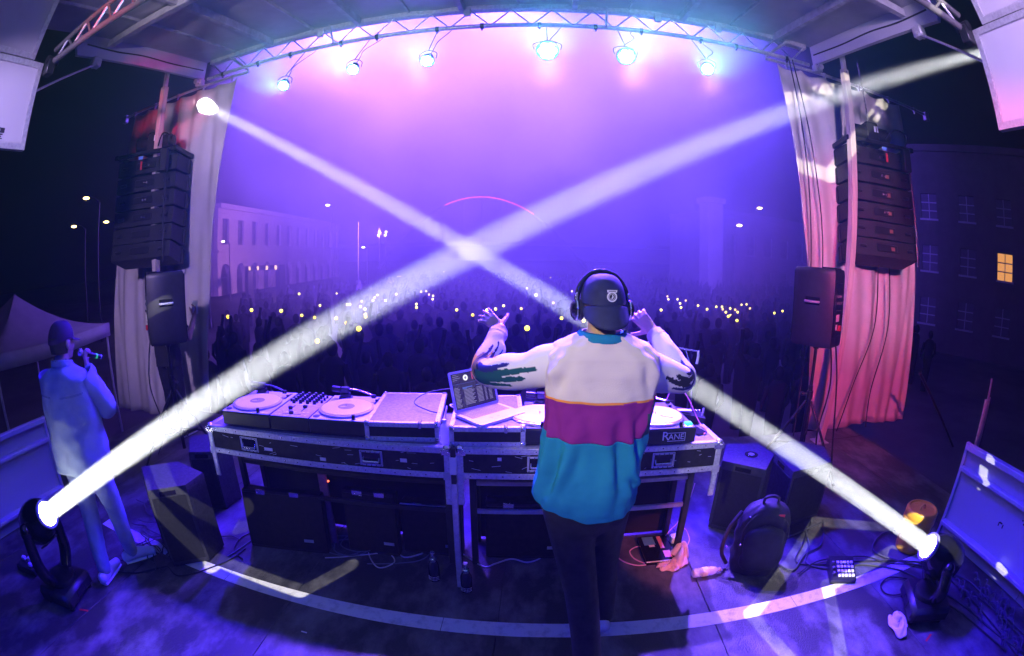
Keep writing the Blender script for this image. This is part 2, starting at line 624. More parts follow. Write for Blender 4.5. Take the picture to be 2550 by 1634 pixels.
for i in range(1, 13):
    if i % 2 == 0:
        sloped_box('roof_rib', _rx[i] - 0.028, _rx[i] + 0.028, -3.0, 4.64, 0.0, 0.099, M_alud, roof)
    else:
        sloped_box('roof_seam', _rx[i] - 0.010, _rx[i] + 0.010, -3.0, 4.64, 0.065, 0.099, M_alud, roof)
for y in (0.6, 2.75):
    sloped_box('cross_beam', RX0 + 0.05, RX1 - 0.05, y - 0.04, y + 0.04, -0.03, 0.064, M_alud, roof)
for sx, x in ((-1, RX0), (1, RX1)):
    # deep side beam with a chamfered rear end, a cable clipped along it and a stay bracket
    b = B()
    prof = [(2.22, 0.02), (2.30, -0.16), (4.72, -0.18), (4.72, 0.10), (2.22, 0.10)]
    b.loft([[(xx, y, rz_at(y) + d) for y, d in prof] for xx in (x - 0.035 if sx < 0 else x - 0.02, x + 0.02 if sx < 0 else x + 0.035)], True, True, True)
    sb = b.obj('side_beam', M_white, roof)
    b = B()
    xi = x + 0.02 * (1 if sx < 0 else -1) - sx * 0.008
    b.tube(spline([(xi, 2.4, rz_at(2.4) - 0.02), (xi, 2.9, rz_at(2.9) - 0.05), (xi, 3.4, rz_at(3.4) - 0.035), (xi, 4.0, rz_at(4.0) - 0.055), (xi, 4.65, rz_at(4.65) - 0.04)], 5), 0.009, 6)
    b.obj('beam_cable', M_rubber, sb)
    b = B()
    b.box((x - 0.05, 2.56, rz_at(2.6) - 0.27), (x + 0.05, 2.70, rz_at(2.6) - 0.15), 0.015)
    b.cyl((x - 0.07, 2.63, rz_at(2.6) - 0.24), (x + 0.07, 2.63, rz_at(2.6) - 0.24), 0.022)
    b.obj('stay_bracket', M_alud, sb)
    b = B()
    b.box((x - 0.06, 4.60, rz_at(4.7) - 0.30), (x + 0.06, 4.72, rz_at(4.7) - 0.181), 0.02)
    b.cyl((x, 4.60, rz_at(4.7) - 0.24), (x, 4.55, rz_at(4.7) - 0.24), 0.04)
    b.obj('corner_hinge', M_alud, sb)

# front truss: top beam, round bottom chord, zigzag lacing, black clamps
tr = thing('front_truss', 'long aluminium lattice truss across the front edge of the roof', 'truss')
B().box((-4.5, 4.67, 4.80), (3.42, 4.77, 4.90), 0.01).obj('top_beam', M_alu, tr)
B().cyl((-4.50, 4.70, 4.575), (3.42, 4.70, 4.575), 0.027, seg=14).obj('bottom_chord', M_alu, tr)
n = 34
for k in range(n):
    x0 = -4.45 + k * 7.82 / n
    x1 = x0 + 7.82 / n
    z0, z1 = (4.80, 4.575) if k % 2 == 0 else (4.575, 4.80)
    B().cyl((x0, 4.70, z0), (x1, 4.70, z1), 0.010, seg=8).obj('lacing_bar', M_alu, tr)
for k in range(13):
    x = -4.2 + 0.6 * k + 0.07 * math.sin(k * 2.7)
    b = B()
    b.cyl((x - 0.02, 4.70, 4.575), (x + 0.02, 4.70, 4.575), 0.036, seg=12)
    b.box((x - 0.012, 4.685, 4.515), (x + 0.012, 4.715, 4.545), 0.004)
    b.obj('pipe_clamp', M_blackm, tr)
for x in (-2.62, -0.8, 1.35, 2.1):
    B().box((x - 0.04, 4.62, 4.70), (x + 0.04, 4.668, 4.82), 0.008).obj('junction_plate', M_alud, tr)
for x, x2 in ((-2.55, -2.42), (0.78, 0.74)):
    B().cyl((x, 4.64, 4.98), (x2, 4.66, 4.56), 0.014, seg=8).obj('brace_bar', M_alu, tr)

# ---- folded trailer walls: lower ribbed walls and framed panels hanging from the roof
def lower_wall(x, sx, y1, label):
    t = thing('trailer_wall', label, 'wall', (x, y1, 0), 0, 'ribbed lower side walls of the stage trailer')
    y0 = -2.6 - y1
    zs = [(0.0, 0.14), (0.14, 0.585), (0.60, 0.755)]
    n = 4
    L_ = -y0 / n
    for i in range(n):
        for z0, z1 in zs:
            B().box((0.0 if sx > 0 else -0.03, -(i + 1) * L_ + 0.004, z0 + 0.012), (0.03 if sx > 0 else 0.0, -i * L_ - 0.004, z1 - 0.004)).obj('wall_sheet', M_white, t)
        if i:
            B().box((-sx * 0.022 - 0.012, -i * L_ - 0.014, 0.16), (-sx * 0.022 + 0.022, -i * L_ + 0.014, 0.57), 0.004).obj('wall_stud', M_white, t)
    for z, d, th in ((0.125, 0.075, 0.035), (0.585, 0.06, 0.035), (0.757, 0.07, 0.045)):
        b = B()
        b.box((-d if sx > 0 else -0.005, y0, z), (0.005 if sx > 0 else d, 0.0, z + th), 0.006)
        b.obj('wall_rail', M_white, t)
    B().box((-0.02, -0.003, 0.0), (0.02, 0.03, 0.80), 0.004).obj('end_post', M_white, t)
    for k in range(6):
        B().cyl((-sx * 0.004, -0.3 - 0.45 * k, 0.555), (-sx * 0.014, -0.3 - 0.45 * k, 0.555), 0.008, seg=8).obj('bolt', M_alud, t)
    return t
wr = lower_wall(3.30, 1, 1.95, 'white ribbed low trailer wall with ledges behind the orange tub')
wl = lower_wall(-4.10, -1, 1.75, 'white ribbed low trailer wall behind the person with the microphone')
M_ink = mat('dark_ink', (0.02, 0.02, 0.03), 0.7)
b = B()
for y, z, w, h in ((-0.62, 0.40, 0.035, 0.012), (-0.60, 0.385, 0.012, 0.03), (-0.65, 0.385, 0.012, 0.03), (-0.86, 0.49, 0.03, 0.012), (-0.90, 0.505, 0.02, 0.014), (-0.93, 0.48, 0.022, 0.02), (-0.83, 0.51, 0.014, 0.01), (-0.98, 0.465, 0.01, 0.012), (-0.90, 0.68, 0.06, 0.006)):
    b.box((-0.0022, y - w / 2, z - h / 2), (-0.0006, y + w / 2, z + h / 2))
b.objs('scrawled_mark', M_ink, wr)

def upper_panel(x, sx, y1, label):
    t = thing('hanging_panel', label, 'panel', (x, y1, 0), 0, 'framed white side panels hanging from the roof')
    F = 0.05
    def framed(y0, ya, z0, z1, dx0, dx1):
        # panel in the plane leaning by dx between z0 and z1
        def P(y, z, o):
            k = (z - z0) / (z1 - z0)
            return (dx0 + (dx1 - dx0) * k + o, y, z)
        def bar(ya_, za_, yb_, zb_, nm):
            b = B()
            b.loft([[P(ya_, za_, o) for o in (-0.03, 0.03)] + [P(ya_, zb_, o) for o in (0.03, -0.03)], [P(yb_, za_, o) for o in (-0.03, 0.03)] + [P(yb_, zb_, o) for o in (0.03, -0.03)]], True, True, True)
            b.obj(nm, M_alu, t)
        b = B()
        b.loft([[P(y0 + F, z0 + F, o) for o in (-0.008, 0.008)] + [P(y0 + F, z1 - F, o) for o in (0.008, -0.008)], [P(ya - F, z0 + F, o) for o in (-0.008, 0.008)] + [P(ya - F, z1 - F, o) for o in (0.008, -0.008)]], True, True, True)
        b.obj('panel_sheet', M_white, t)
        bar(y0, z0, ya, z0 + F, 'frame_rail')
        bar(y0, z1 - F, ya, z1, 'frame_rail')
        bar(y0, z0 + F, y0 + F, z1 - F, 'frame_stile')
        bar(ya - F, z0 + F, ya, z1 - F, 'frame_stile')
    framed(-1.9, 0.0, 2.97, 3.72, 0.0, 0.0)
    framed(-3.9, -1.92, 2.97, 3.72, 0.0, 0.0)
    framed(-1.9, -0.12, 3.74, 4.30, sx * 0.02, -sx * 0.10)
    framed(-3.9, -1.92, 3.74, 4.30, sx * 0.02, -sx * 0.10)
    return t
ur = upper_panel(3.0, 1, 1.60, 'framed white wall panel hanging at the upper right by the smoky beam')
ul = upper_panel(-3.85, -1, 1.53, 'framed white wall panel hanging at the upper left with a black label')
b = B()
b.box((0.0085, -0.40, 3.095), (0.0105, -0.26, 3.135))
b.obj('warning_label', M_ink, ul)
b = B()
for k in range(3):
    b.box((0.0085, -0.40, 3.078 - k * 0.016), (0.0098, -0.275 - 0.012 * (k % 2), 3.087 - k * 0.016))
b.objs('label_line', M_ink, ul)
text('label_digits', '100', 0.03, M_label, ul, Matrix.Translation((0.011, -0.33, 3.115)) @ Matrix.Rotation(PI / 2, 4, 'Z') @ Matrix.Rotation(PI / 2, 4, 'X'))

# roof stays and the lattice arms that lift the roof at the back
for sx, x, xp, y1, lab in ((1, RX1, 3.0, 1.60, 'thin steel stay rod from roof beam to hanging panel, right side'), (-1, RX0, -3.85, 1.53, 'thin steel stay rod from roof beam to hanging panel, left side')):
    b = B()
    b.cyl((x, 2.62, rz_at(2.6) - 0.24), (xp + sx * 0.045, y1 + 0.02, 3.50), 0.013, seg=8)
    tag(b.obj('stay_rod', M_alu), lab, 'rod', 'roof stay rods')
for sx, xp, y1, lab in ((1, 2.92, 1.66, 'steel lattice boom rising from the right hanging panel'), (-1, -3.77, 1.60, 'steel lattice boom lit red rising from the left hanging panel')):
    t = thing('lattice_boom', lab, 'truss', (xp, y1, 3.72), 0, 'lattice boom pair')
    A0, A1 = Vector((0, 0, 0.0)), Vector((-sx * 1.25, 0.20, 0.16 + (0.06 if sx > 0 else 0.0)))
    up_ = Vector((0, 0, 0.30))
    m = mat('dark_steel', (0.10, 0.095, 0.10), 0.45, metal=0.3)
    B().cyl(A0, A1, 0.032, seg=12).obj('lower_chord', m, t)
    B().cyl(A0 + up_ * 0.4, A1 + up_, 0.026, seg=12).obj('upper_chord', m, t)
    for k in range(5):
        a = A0.lerp(A1, 0.05 + k * 0.19)
        c = A0.lerp(A1, 0.05 + k * 0.19 + 0.095) + up_ * (0.46 + k * 0.12)
        d = A0.lerp(A1, 0.05 + (k + 1) * 0.19)
        B().cyl(a, c, 0.012, seg=8).obj('lacing_bar', M_alud, t)
        B().cyl(c, d, 0.012, seg=8).obj('lacing_bar', m, t)
    b = B()
    b.cyl((0, -0.07, 0.02), (0, 0.07, 0.02), 0.04)
    b.box((-0.05, -0.06, -0.12), (0.05, 0.03, 0.02), 0.01)
    b.obj('pivot', M_blackm, t)
# ================================================================ lamps, curtains, posts, loudspeakers
M_lens = glow('hot_led_lens', (0.16, 0.92, 1.0), 1.6)
M_core = glow('hot_led_core', (1.0, 1.0, 1.0), 40.0)
M_dimlens = mat('dark_lens', (0.05, 0.05, 0.07), 0.1)

def par_can(loc, target, label, big=1.0, lit=True, up_to=4.548):
    """LED par: finned can, yoke, clamp and hook, pigtail cable."""
    t = thing('par_lamp', label, 'stage lamp', loc, 0, 'lamps hanging from the front truss')
    f = (Vector(target) - Vector(loc)).normalized()
    M = look_M((0, 0, 0), f)
    r = 0.088 * big
    b = B(M)
    b.lathe([(r * 0.30, -0.11), (r * 0.62, -0.10), (r * 0.90, -0.03), (r, -0.02), (r, 0.0), (r * 0.96, 0.0), (r * 0.95, -0.012)], 24)
    b.obj('can', M_blackm, t)
    b = B(M)
    for k in range(5):
        b.lathe([(r * (0.66 + 0.06 * k), -0.095 + k * 0.015), (r * (0.66 + 0.06 * k), -0.091 + k * 0.015)], 24)
    b.objs('cooling_fin', M_blackm, t)
    b = B(M)
    b.lathe([(r * 0.95, -0.011), (r * 0.95, -0.004)], 24)
    face = b.obj('lens', M_lens if lit else M_dimlens, t)
    if lit:
        b = B(M)
        for q in range(7):
            a = q * 2 * PI / 6
            c = (0, 0) if q == 6 else (r * 0.52 * math.cos(a), r * 0.52 * math.sin(a))
            b.lathe([(r * 0.275, -0.006), (r * 0.25, 0.002), (r * 0.10, 0.006)], 10, Matrix.Translation((c[0], c[1], 0)))
        b.objs('led', M_core, face)
    b = B()
    side = f.cross(Vector((0, 0, 1))).normalized()
    c0 = -f * 0.04
    pts = [c0 + side * (r * 1.12), c0 + side * (r * 1.15) + Vector((0, 0, 0.07)), c0 + Vector((0, 0, 0.11)), c0 - side * (r * 1.15) + Vector((0, 0, 0.07)), c0 - side * (r * 1.12)]
    b.tube(spline(pts, 5), 0.0045, 6)
    b.obj('yoke', M_blackm, t)
    b = B()
    top = Vector((0, 0.03, up_to - loc[2]))
    top.y = 4.70 - loc[1]
    b.cyl(c0 + Vector((0, 0, 0.11)), top, 0.006, seg=8)
    b.obj('drop_rod', M_blackm, t)
    b = B()
    b.tube(spline([c0 - f * 0.08, c0 - f * 0.16 + Vector((0.03, 0, 0.06)), Vector((0.10, 0.03, 0.25)), top + Vector((0.14, 0, -0.03)), top + Vector((0.2, 0.0, 0.05))], 6), 0.005, 5)
    b.obj('pigtail', M_rubber, t)
    return t
_names = ['leftmost glowing lamp under the truss beside the left curtain', 'second glowing lamp from the left under the truss', 'third glowing lamp from the left under the truss',
          'biggest and brightest glowing lamp near the middle of the truss', 'bright glowing lamp right of the biggest lamp on the truss', 'rightmost glowing lamp under the truss beside the right curtain']
for p, a, nm, k in zip(PAR, PAR_AIM, _names, (0.85, 0.85, 0.9, 1.35, 1.2, 0.9)):
    d = (Vector(a) - Vector(p)).normalized()
    par_can(tuple(Vector(p) - d * 0.03), a, nm, k)
for i, p in enumerate(ADDED_WASH):  # housings for the added, unseen wash lamps
    t = thing('wash_lamp', ['small black wash lamp on the roof edge aimed over the crowd, left one', 'small black wash lamp on the roof edge aimed over the crowd, middle one', 'small black wash lamp on the roof edge aimed over the crowd, right one'][i], 'stage lamp', (p[0], p[1] - 0.02, p[2]), 0, 'wash lamps on the roof edge')
    b = B(look_M((0, 0, 0), Vector((0, 1, -0.25))))
    b.lathe([(0.03, -0.12), (0.06, -0.10), (0.065, -0.01), (0.058, -0.01)], 18)
    b.obj('can', M_blackm, t)
    B().box((-0.02, -0.22, -0.80), (0.02, -0.18, 0.02), 0.004).obj('bracket', M_blackm, t)

# ---------------- moving heads on the floor
M_beamlens = glow('beam_lens', (1.0, 0.99, 0.93), 60.0)
def moving_head(lens, target, base, label, s=1.0):
    t = thing('moving_head', label, 'stage lamp', (base[0], base[1], 0.0), 0, 'moving head lamps on the stage floor')
    o = Vector((base[0], base[1], 0))
    f = (target - lens).normalized()
    L0 = lens - o
    # base box with rounded sides, display and feet
    az = math.atan2(f.y, f.x)
    Mb = Matrix.Rotation(az, 4, 'Z')
    b = B(Mb)
    b.box((-0.17, -0.19, 0.015), (0.17, 0.19, 0.13), 0.03)
    for sx in (-1, 1):
        for sy in (-1, 1):
            b.cyl((sx * 0.12, sy * 0.14, 0), (sx * 0.12, sy * 0.14, 0.02), 0.025, seg=10)
    base_o = b.obj('base', M_black, t)
    b = B(Mb)
    b.box((0.171, -0.05, 0.05), (0.174, 0.05, 0.10))
    b.obj('display', M_gloss, base_o)
    b = B(Mb)
    b.lathe([(0.13, 0.131), (0.125, 0.16), (0.10, 0.17)], 24)
    b.obj('turntable_ring', M_blackm, t)
    # head
    c = L0 - f * 0.17
    Mh = look_M(c, f)
    b = B(Mh)
    b.lathe([(0.02, -0.185), (0.085, -0.175), (0.128, -0.13), (0.142, -0.05), (0.140, 0.03), (0.120, 0.10), (0.092, 0.14), (0.088, 0.17), (0.075, 0.17), (0.072, 0.15)], 28)
    hd = b.obj('head_shell', M_gloss, t)
    b = B(Mh)
    b.lathe([(0.0885, 0.150), (0.092, 0.155), (0.092, 0.178), (0.074, 0.178), (0.074, 0.168)], 28, cap=False)
    b.obj('lens_rim', M_alud, hd)
    b = B(Mh)
    b.lathe([(0.0735, 0.158), (0.05, 0.166), (0.004, 0.168)], 28, cap=False)
    b.obj('lens', M_beamlens, hd)
    b = B(Mh)
    for k in range(7):
        b.box((-0.07, -0.146, -0.10 + k * 0.018), (0.07, -0.135, -0.092 + k * 0.018))
    b.objs('vent_slot', M_black, hd)
    # yoke arms
    side = f.cross(Vector((0, 0, 1))).normalized()
    for sg in (-1, 1):
        b = B()
        p0 = Vector((0, 0, 0.165)) + side * (sg * 0.10)
        p1 = c + side * (sg * 0.168)
        pts = [p0, p0.lerp(p1, 0.35) + side * (sg * 0.05), p1]
        prof = spline(pts, 5)
        b.tube(prof, [0.05 - 0.012 * abs(k / (len(prof) - 1) - 0.4) for k in range(len(prof))], 10)
        b.ball(p1, (0.05, 0.05, 0.06), 14, 8)
        b.obj('yoke_arm', M_gloss, t)
    return t
moving_head(LENS_L, AIM_L, (-2.86, 0.90), 'black moving head lamp throwing a white beam beside the person with the microphone')
moving_head(LENS_R, AIM_R, (2.46, 1.30), 'black moving head lamp throwing a white beam in front of the orange tub')

# ---------------- curtains
def curtain(top, bot, z1, z0, y, label, seed, pins):
    rg = random.Random(seed)
    nu, nv = 110, 46
    fr = [(rg.uniform(1.5, 9), rg.uniform(0, 6.28), rg.uniform(0.3, 1)) for _ in range(7)]
    rows = []
    for j in range(nv + 1):
        v = j / nv
        row = []
        for i in range(nu + 1):
            u = i / nu
            xt = top[0] + (top[1] - top[0]) * u
            xb = bot[0] + (bot[1] - bot[0]) * u
            # pulled-in middle, ties at the top
            x = xt + (xb - xt) * v ** 1.15
            d = sum(a * math.sin(f * 2 * PI * u + ph + 0.7 * v * f ** 0.5) for f, ph, a in fr) * 0.022 * (0.35 + 0.9 * v)
            z = z1 + (z0 - z1) * v
            if v < 0.25:
                s = abs(math.sin(PI * u * pins))
                z -= 0.05 * (s ** 0.7) * (1 - v / 0.25) ** 2
                d += 0.03 * math.sin(PI * u * pins * 2) * (1 - v / 0.25)
            # slanting folds
            q = (u * 3.1 + v * 0.9 + seed * 0.37) % 1.0
            d += 0.035 * math.exp(-((q - 0.5) / 0.09) ** 2)
            row.append((x, y + d, z + 0.02 * math.sin(u * 9 + seed) * v))
        rows.append(row)
    b = B()
    b.loft(rows, False)
    o = b.obj('curtain', M_curt, None, sharp=80)
    md = o.modifiers.new('thickness', 'SOLIDIFY')
    md.thickness = 0.003
    tag(o, label, 'curtain', 'side curtains')
    return o
curtain((2.90, 5.20), (3.38, 5.44), 4.47, -0.06, 4.72, 'long pale curtain with cables in front, hanging on the right side of the stage', 3, 6)
curtain((-3.93, -6.25), (-4.46, -6.86), 4.46, -0.28, 4.72, 'long pale curtain hanging on the left with the bright beam spot on it', 8, 6)
for x0, x1, z, lab in ((2.75, 5.9, 4.51, 'steel curtain rail reaching outward from the right end of the truss'), (-6.55, -3.75, 4.50, 'steel curtain rail reaching outward from the left end of the truss')):
    t = thing('curtain_rail', lab, 'rail', (0, 4.72, z), 0, 'curtain rails')
    B().cyl((x0, 0.02, 0), (x1, 0.02, 0), 0.022, seg=12).obj('pipe', M_alu, t)
    for k in range(5):
        x = x0 + (x1 - x0) * (0.1 + 0.2 * k)
        b = B()
        b.cyl((x - 0.015, 0.02, 0), (x + 0.015, 0.02, 0), 0.032, seg=10)
        b.box((x - 0.012, 0.0, -0.075), (x + 0.012, 0.03, -0.02), 0.005)
        b.obj('clamp', M_alud, t)
    xe = x1 if x0 > 0 else x0
    b = B()
    b.box((xe - 0.05, -0.03, -0.10), (xe + 0.05, 0.05, 0.04), 0.01)
    b.obj('end_block', M_alu, t)
    xn = x0 if x0 > 0 else x1
    B().cyl((xn, 0.0, 0.02), (xn + (0.35 if x0 > 0 else -0.35), -0.05, 0.31), 0.02, seg=10).obj('strut', M_alu, t)

# ---------------- leaning timber posts
def post(p0, p1, label):
    d = (Vector(p1) - Vector(p0))
    t = thing('roof_post', label, 'post', p0, 0, 'roof posts')
    L_ = d.length
    M = Vector(d).to_track_quat('Z', 'Y').to_matrix().to_4x4()
    b = B(M)
    b.box((-0.045, -0.045, 0), (0.045, 0.045, L_ - 0.12), 0.006)
    b.obj('timber', M_wood, t)
    b = B(M)
    b.box((-0.03, -0.03, L_ - 0.14), (0.03, 0.03, L_ + 0.12), 0.006)
    b.cyl((-0.06, 0, L_ - 0.16), (0.06, 0, L_ - 0.16), 0.015, seg=8)
    b.obj('steel_socket', M_alud, t)
    b = B()
    b.box((-0.09, -0.09, 0.0), (0.09, 0.09, 0.012))
    b.obj('foot_plate', M_alud, t)
    return t
post((3.30, 4.20, 0), (3.66, 4.22, 4.52), 'pale timber post standing in front of the right curtain')
post((-4.52, 4.10, 0), (-4.83, 4.12, 4.50), 'pale timber post standing in front of the left curtain')

# ---------------- line arrays
M_stick = mat('orange_sticker', (0.26, 0.12, 0.06), 0.5, var=0.1)
def line_array(loc, rz, label, n=7, flip=1, stickers=True):
    t = thing('line_array', label, 'loudspeaker', loc, rz, 'hanging line arrays')
    # local: +Y faces the audience, x across, z up; loc is the bumper centre
    b = B()
    b.box((-0.52, -0.34, -0.03), (-0.46, 0.30, 0.03), 0.006)
    b.box((0.46, -0.34, -0.03), (0.52, 0.30, 0.03), 0.006)
    b.box((-0.46, -0.34, -0.025), (0.46, -0.28, 0.025), 0.006)
    b.box((-0.46, 0.24, -0.025), (0.46, 0.30, 0.025), 0.006)
    b.box((-0.05, -0.28, -0.02), (0.05, 0.24, 0.04), 0.006)
    b.obj('bumper_frame', M_blackm, t)
    b = B()
    b.cyl((-0.30, -0.02, 0.19), (0.26, -0.02, 0.19), 0.105, seg=18)
    b.box((-0.10, -0.13, 0.06), (0.10, 0.09, 0.33), 0.02)
    b.cyl((0.26, -0.02, 0.19), (0.31, -0.02, 0.19), 0.075, seg=14)
    hoist = b.obj('chain_hoist', M_black, t)
    b = B()
    for k in range(34):
        z = 0.33 + k * 0.026
        M = Matrix.Translation((0, -0.02, z)) @ Matrix.Rotation(PI / 2 * (k % 2), 4, 'Z')
        bb = [M @ Vector((0.009 * math.cos(q), 0, 0.019 * math.sin(q))) for q in [PI * 2 * w / 8 for w in range(8)]]
        b.tube(bb, 0.004, 5, closed=True)
    b.obj('chain', M_chrome, hoist)
    b = B()
    b.box((0.02, -0.132, 0.20), (0.05, -0.130, 0.28))
    b.box((0.065, -0.132, 0.20), (0.085, -0.130, 0.28))
    b.objs('hoist_label', M_label, hoist)
    pos = Vector((0, 0, -0.04))
    ang = 0.0
    H, D, W = 0.225, 0.50, 0.50
    for k in range(n):
        ang = -R((0, 1, 2.5, 5, 9, 14, 20, 27)[k])
        M = Matrix.Translation(pos) @ Matrix.Rotation(ang, 4, 'X')
        b = B(M)
        tap = 0.014
        prof = [(-D * 0.45, -tap), (D * 0.42, 0), (D * 0.55, -0.02), (D * 0.55, -H + 0.02), (D * 0.42, -H + 0.004), (-D * 0.45, -H + tap)]
        rows = []
        for xx, sc_ in ((-W, 0.96), (-W + 0.02, 1.0), (W - 0.02, 1.0), (W, 0.96)):
            rows.append([(xx, y * sc_, -H / 2 + (z + H / 2) * sc_) for y, z in prof])
        b.loft(rows, True, True, True)
        cab = b.obj('cabinet', M_grille, t)
        b = B(M)
        b.box((-0.16, -D * 0.45 - 0.012, -H + 0.07), (0.16, -D * 0.45 + 0.001, -0.065), 0.004)
        b.obj('rear_panel', M_blackm, cab)
        b = B(M)
        for sx in (-1, 1):
            b.box((sx * (W + 0.004) - 0.006, D * 0.30, -H + 0.02), (sx * (W + 0.004) + 0.006, D * 0.42, -0.02), 0.002)
            b.box((sx * (W - 0.13) - 0.05, -D * 0.45 - 0.02, -H / 2 - 0.018), (sx * (W - 0.13) + 0.05, -D * 0.45 + 0.001, -H / 2 + 0.018), 0.006)
        b.objs('rigging_plate', M_blackm, cab)
        if stickers and k:
            b = B(M)
            b.box((0.06, -D * 0.45 - 0.0145, -H / 2 - 0.022), (0.115, -D * 0.45 - 0.0125, -H / 2 + 0.022))
            b.obj('sticker', M_stick, cab)
        if k < 4:
            b = B(M)
            for q in range(2):
                b.cyl((0.0 + q * 0.05, -D * 0.45 - 0.025, -H / 2), (0.0 + q * 0.05, -D * 0.45 - 0.012, -H / 2), 0.014, seg=10)
            b.objs('socket', M_chrome, cab)
        pos = M @ Vector((0, 0, -H - 0.006))
    b = B()
    b.box((0.30, -0.40, -0.30), (0.42, -0.30, 0.0), 0.015)
    b.tube(spline([(0.36, -0.35, 0.0), (0.40, -0.38, 0.16), (0.25, -0.30, 0.22), (0.15, -0.2, 0.1)], 6), 0.012, 6)
    b.tube(spline([(0.40, -0.35, -0.3), (0.42, -0.38, -0.8), (0.44, -0.42, -1.4)], 6), 0.012, 6)
    b.obj('power_splitter', M_black, t)
    b = B()
    b.box((-0.04, -0.405, -0.10), (0.03, -0.40, -0.06))
    b.obj('tag_plate', mat('blue_tag', (0.15, 0.35, 0.75), 0.4), t)
    b = B()
    b.box((0.0, -0.405, -0.24), (0.028, -0.40, -0.13))
    b.obj('warning_tag', M_red, t)
    return t
line_array((4.10, 4.42, 3.50), R(-14), 'black line array of stacked cabinets hanging before the right curtain', n=6)
line_array((-4.93, 4.22, 3.42), R(20), 'black line array of stacked cabinets hanging before the left curtain', n=6, stickers=False)

# ---------------- PA speakers on tripods
def pa_speaker(loc, rz, label):
    """local -Y is the rear; z=0 is the cabinet bottom."""
    t = thing('pa_speaker', label, 'loudspeaker', loc, rz, 'powered speakers on tripods')
    W, H, D = 0.205, 0.70, 0.205
    b = B()
    prof = [(-W * 0.72, -D), (W * 0.72, -D), (W * 0.95, -D * 0.55), (W, D * 0.75), (W * 0.93, D), (-W * 0.93, D), (-W, D * 0.75), (-W * 0.95, -D * 0.55)]
    rows = []
    for z, s_ in ((0.0, 0.93), (0.015, 0.98), (0.05, 1.0), (H - 0.05, 1.0), (H - 0.012, 0.98), (H, 0.93)):
        rows.append([(x * s_, y * s_, z) for x, y in prof])
    b.loft(rows, True, True, True)
    cab = b.obj('cabinet', M_black, t)
    b = B()
    b.box((-W * 0.88, D + 0.001, 0.03), (W * 0.88, D + 0.014, H - 0.03), 0.008)
    b.obj('grille', M_grille, t)
    b = B()
    b.box((-W * 0.55, -D - 0.006, 0.10), (W * 0.55, -D + 0.002, 0.58), 0.004)
    amp = b.obj('amp_panel', M_blackm, t)
    b = B()
    for k in range(6):
        b.cyl((-0.06 + 0.05 * (k % 3), -D - 0.012, 0.40 + 0.06 * (k // 3)), (-0.06 + 0.05 * (k % 3), -D - 0.005, 0.40 + 0.06 * (k // 3)), 0.015, seg=12)
    b.objs('jack', M_chrome, amp)
    b = B()
    for k in range(4):
        b.cyl((-0.055 + 0.036 * k, -D - 0.020, 0.335), (-0.055 + 0.036 * k, -D - 0.005, 0.335), 0.010, seg=10)
    b.objs('knob', M_rubber, amp)
    b = B()
    b.box((-0.065, -D - 0.0085, 0.235), (0.02, -D - 0.0065, 0.30))
    b.box((-0.065, -D - 0.0085, 0.16), (-0.02, -D - 0.0065, 0.21))
    b.objs('printed_plate', M_label, amp)
    b = B()
    b.box((0.0, -D - 0.03, 0.15), (0.06, -D - 0.006, 0.20), 0.005)
    b.obj('power_inlet', M_red, amp)
    for sx in (-1, 1):
        b = B()
        b.box((sx * W - 0.006, -0.075, 0.37), (sx * W + 0.004, 0.075, 0.44), 0.003)
        hs = b.obj('handle_recess', M_gloss, t)
        b = B()
        b.tube(spline([(sx * (W + 0.003), -0.07, 0.40), (sx * (W + 0.035), -0.055, 0.40), (sx * (W + 0.035), 0.055, 0.40), (sx * (W + 0.003), 0.07, 0.40)], 5), 0.011, 8)
        b.obj('handle', M_alud, hs)
    b = B()
    b.box((-0.10, -D * 0.9, H - 0.004), (0.10, -D * 0.2, H + 0.012), 0.006)
    b.obj('top_handle', M_gloss, t)
    b = B()
    b.cyl((0, 0, -0.04), (0, 0, 0.0), 0.03, seg=14)
    b.obj('pole_cup', M_blackm, t)
    return t
def tripod(loc, h, rz, label):
    t = thing('speaker_tripod', label, 'stand', loc, rz, 'speaker tripods')
    B().cyl((0, 0, 0.10), (0, 0, h), 0.0175, seg=12).obj('inner_pole', M_blackm, t)
    B().cyl((0, 0, 0.06), (0, 0, 0.85), 0.023, seg=12).obj('outer_pole', M_blackm, t)
    b = B()
    b.cyl((0, 0, 0.72), (0, 0, 0.80), 0.034, seg=12)
    b.cyl((0, 0.03, 0.76), (0, 0.075, 0.76), 0.014, seg=8)
    b.ball((0, 0.08, 0.76), 0.02, 10, 6)
    b.obj('collar_knob', M_black, t)
    for k in range(3):
        a = k * 2 * PI / 3
        d = Vector((math.cos(a), math.sin(a), 0))
        b = B()
        b.cyl(d * 0.03 + Vector((0, 0, 0.70)), d * 0.52 + Vector((0, 0, 0.02)), 0.014, seg=10)
        lg = b.obj('leg', M_blackm, t)
        B().cyl(Vector((0, 0, 0.28)) + d * 0.025, d * 0.33 + Vector((0, 0, 0.29)), 0.009, seg=8).obj('brace', M_blackm, lg)
        B().ball(d * 0.525 + Vector((0, 0, 0.02)), 0.02, 10, 6).obj('rubber_foot', M_rubber, lg)
    return t
pa_speaker((2.60, 3.62, 1.245), R(33), 'black powered speaker on a tripod before the right curtain, red lights on its back')
tripod((2.60, 3.62, 0), 1.21, R(50), 'black tripod stand under the powered speaker before the right curtain')
pa_speaker((-3.62, 3.30, 1.19), R(-37), 'black powered speaker on a tripod before the left curtain, blue side with handle')
tripod((-3.62, 3.30, 0), 1.15, R(10), 'black tripod stand under the powered speaker before the left curtain')
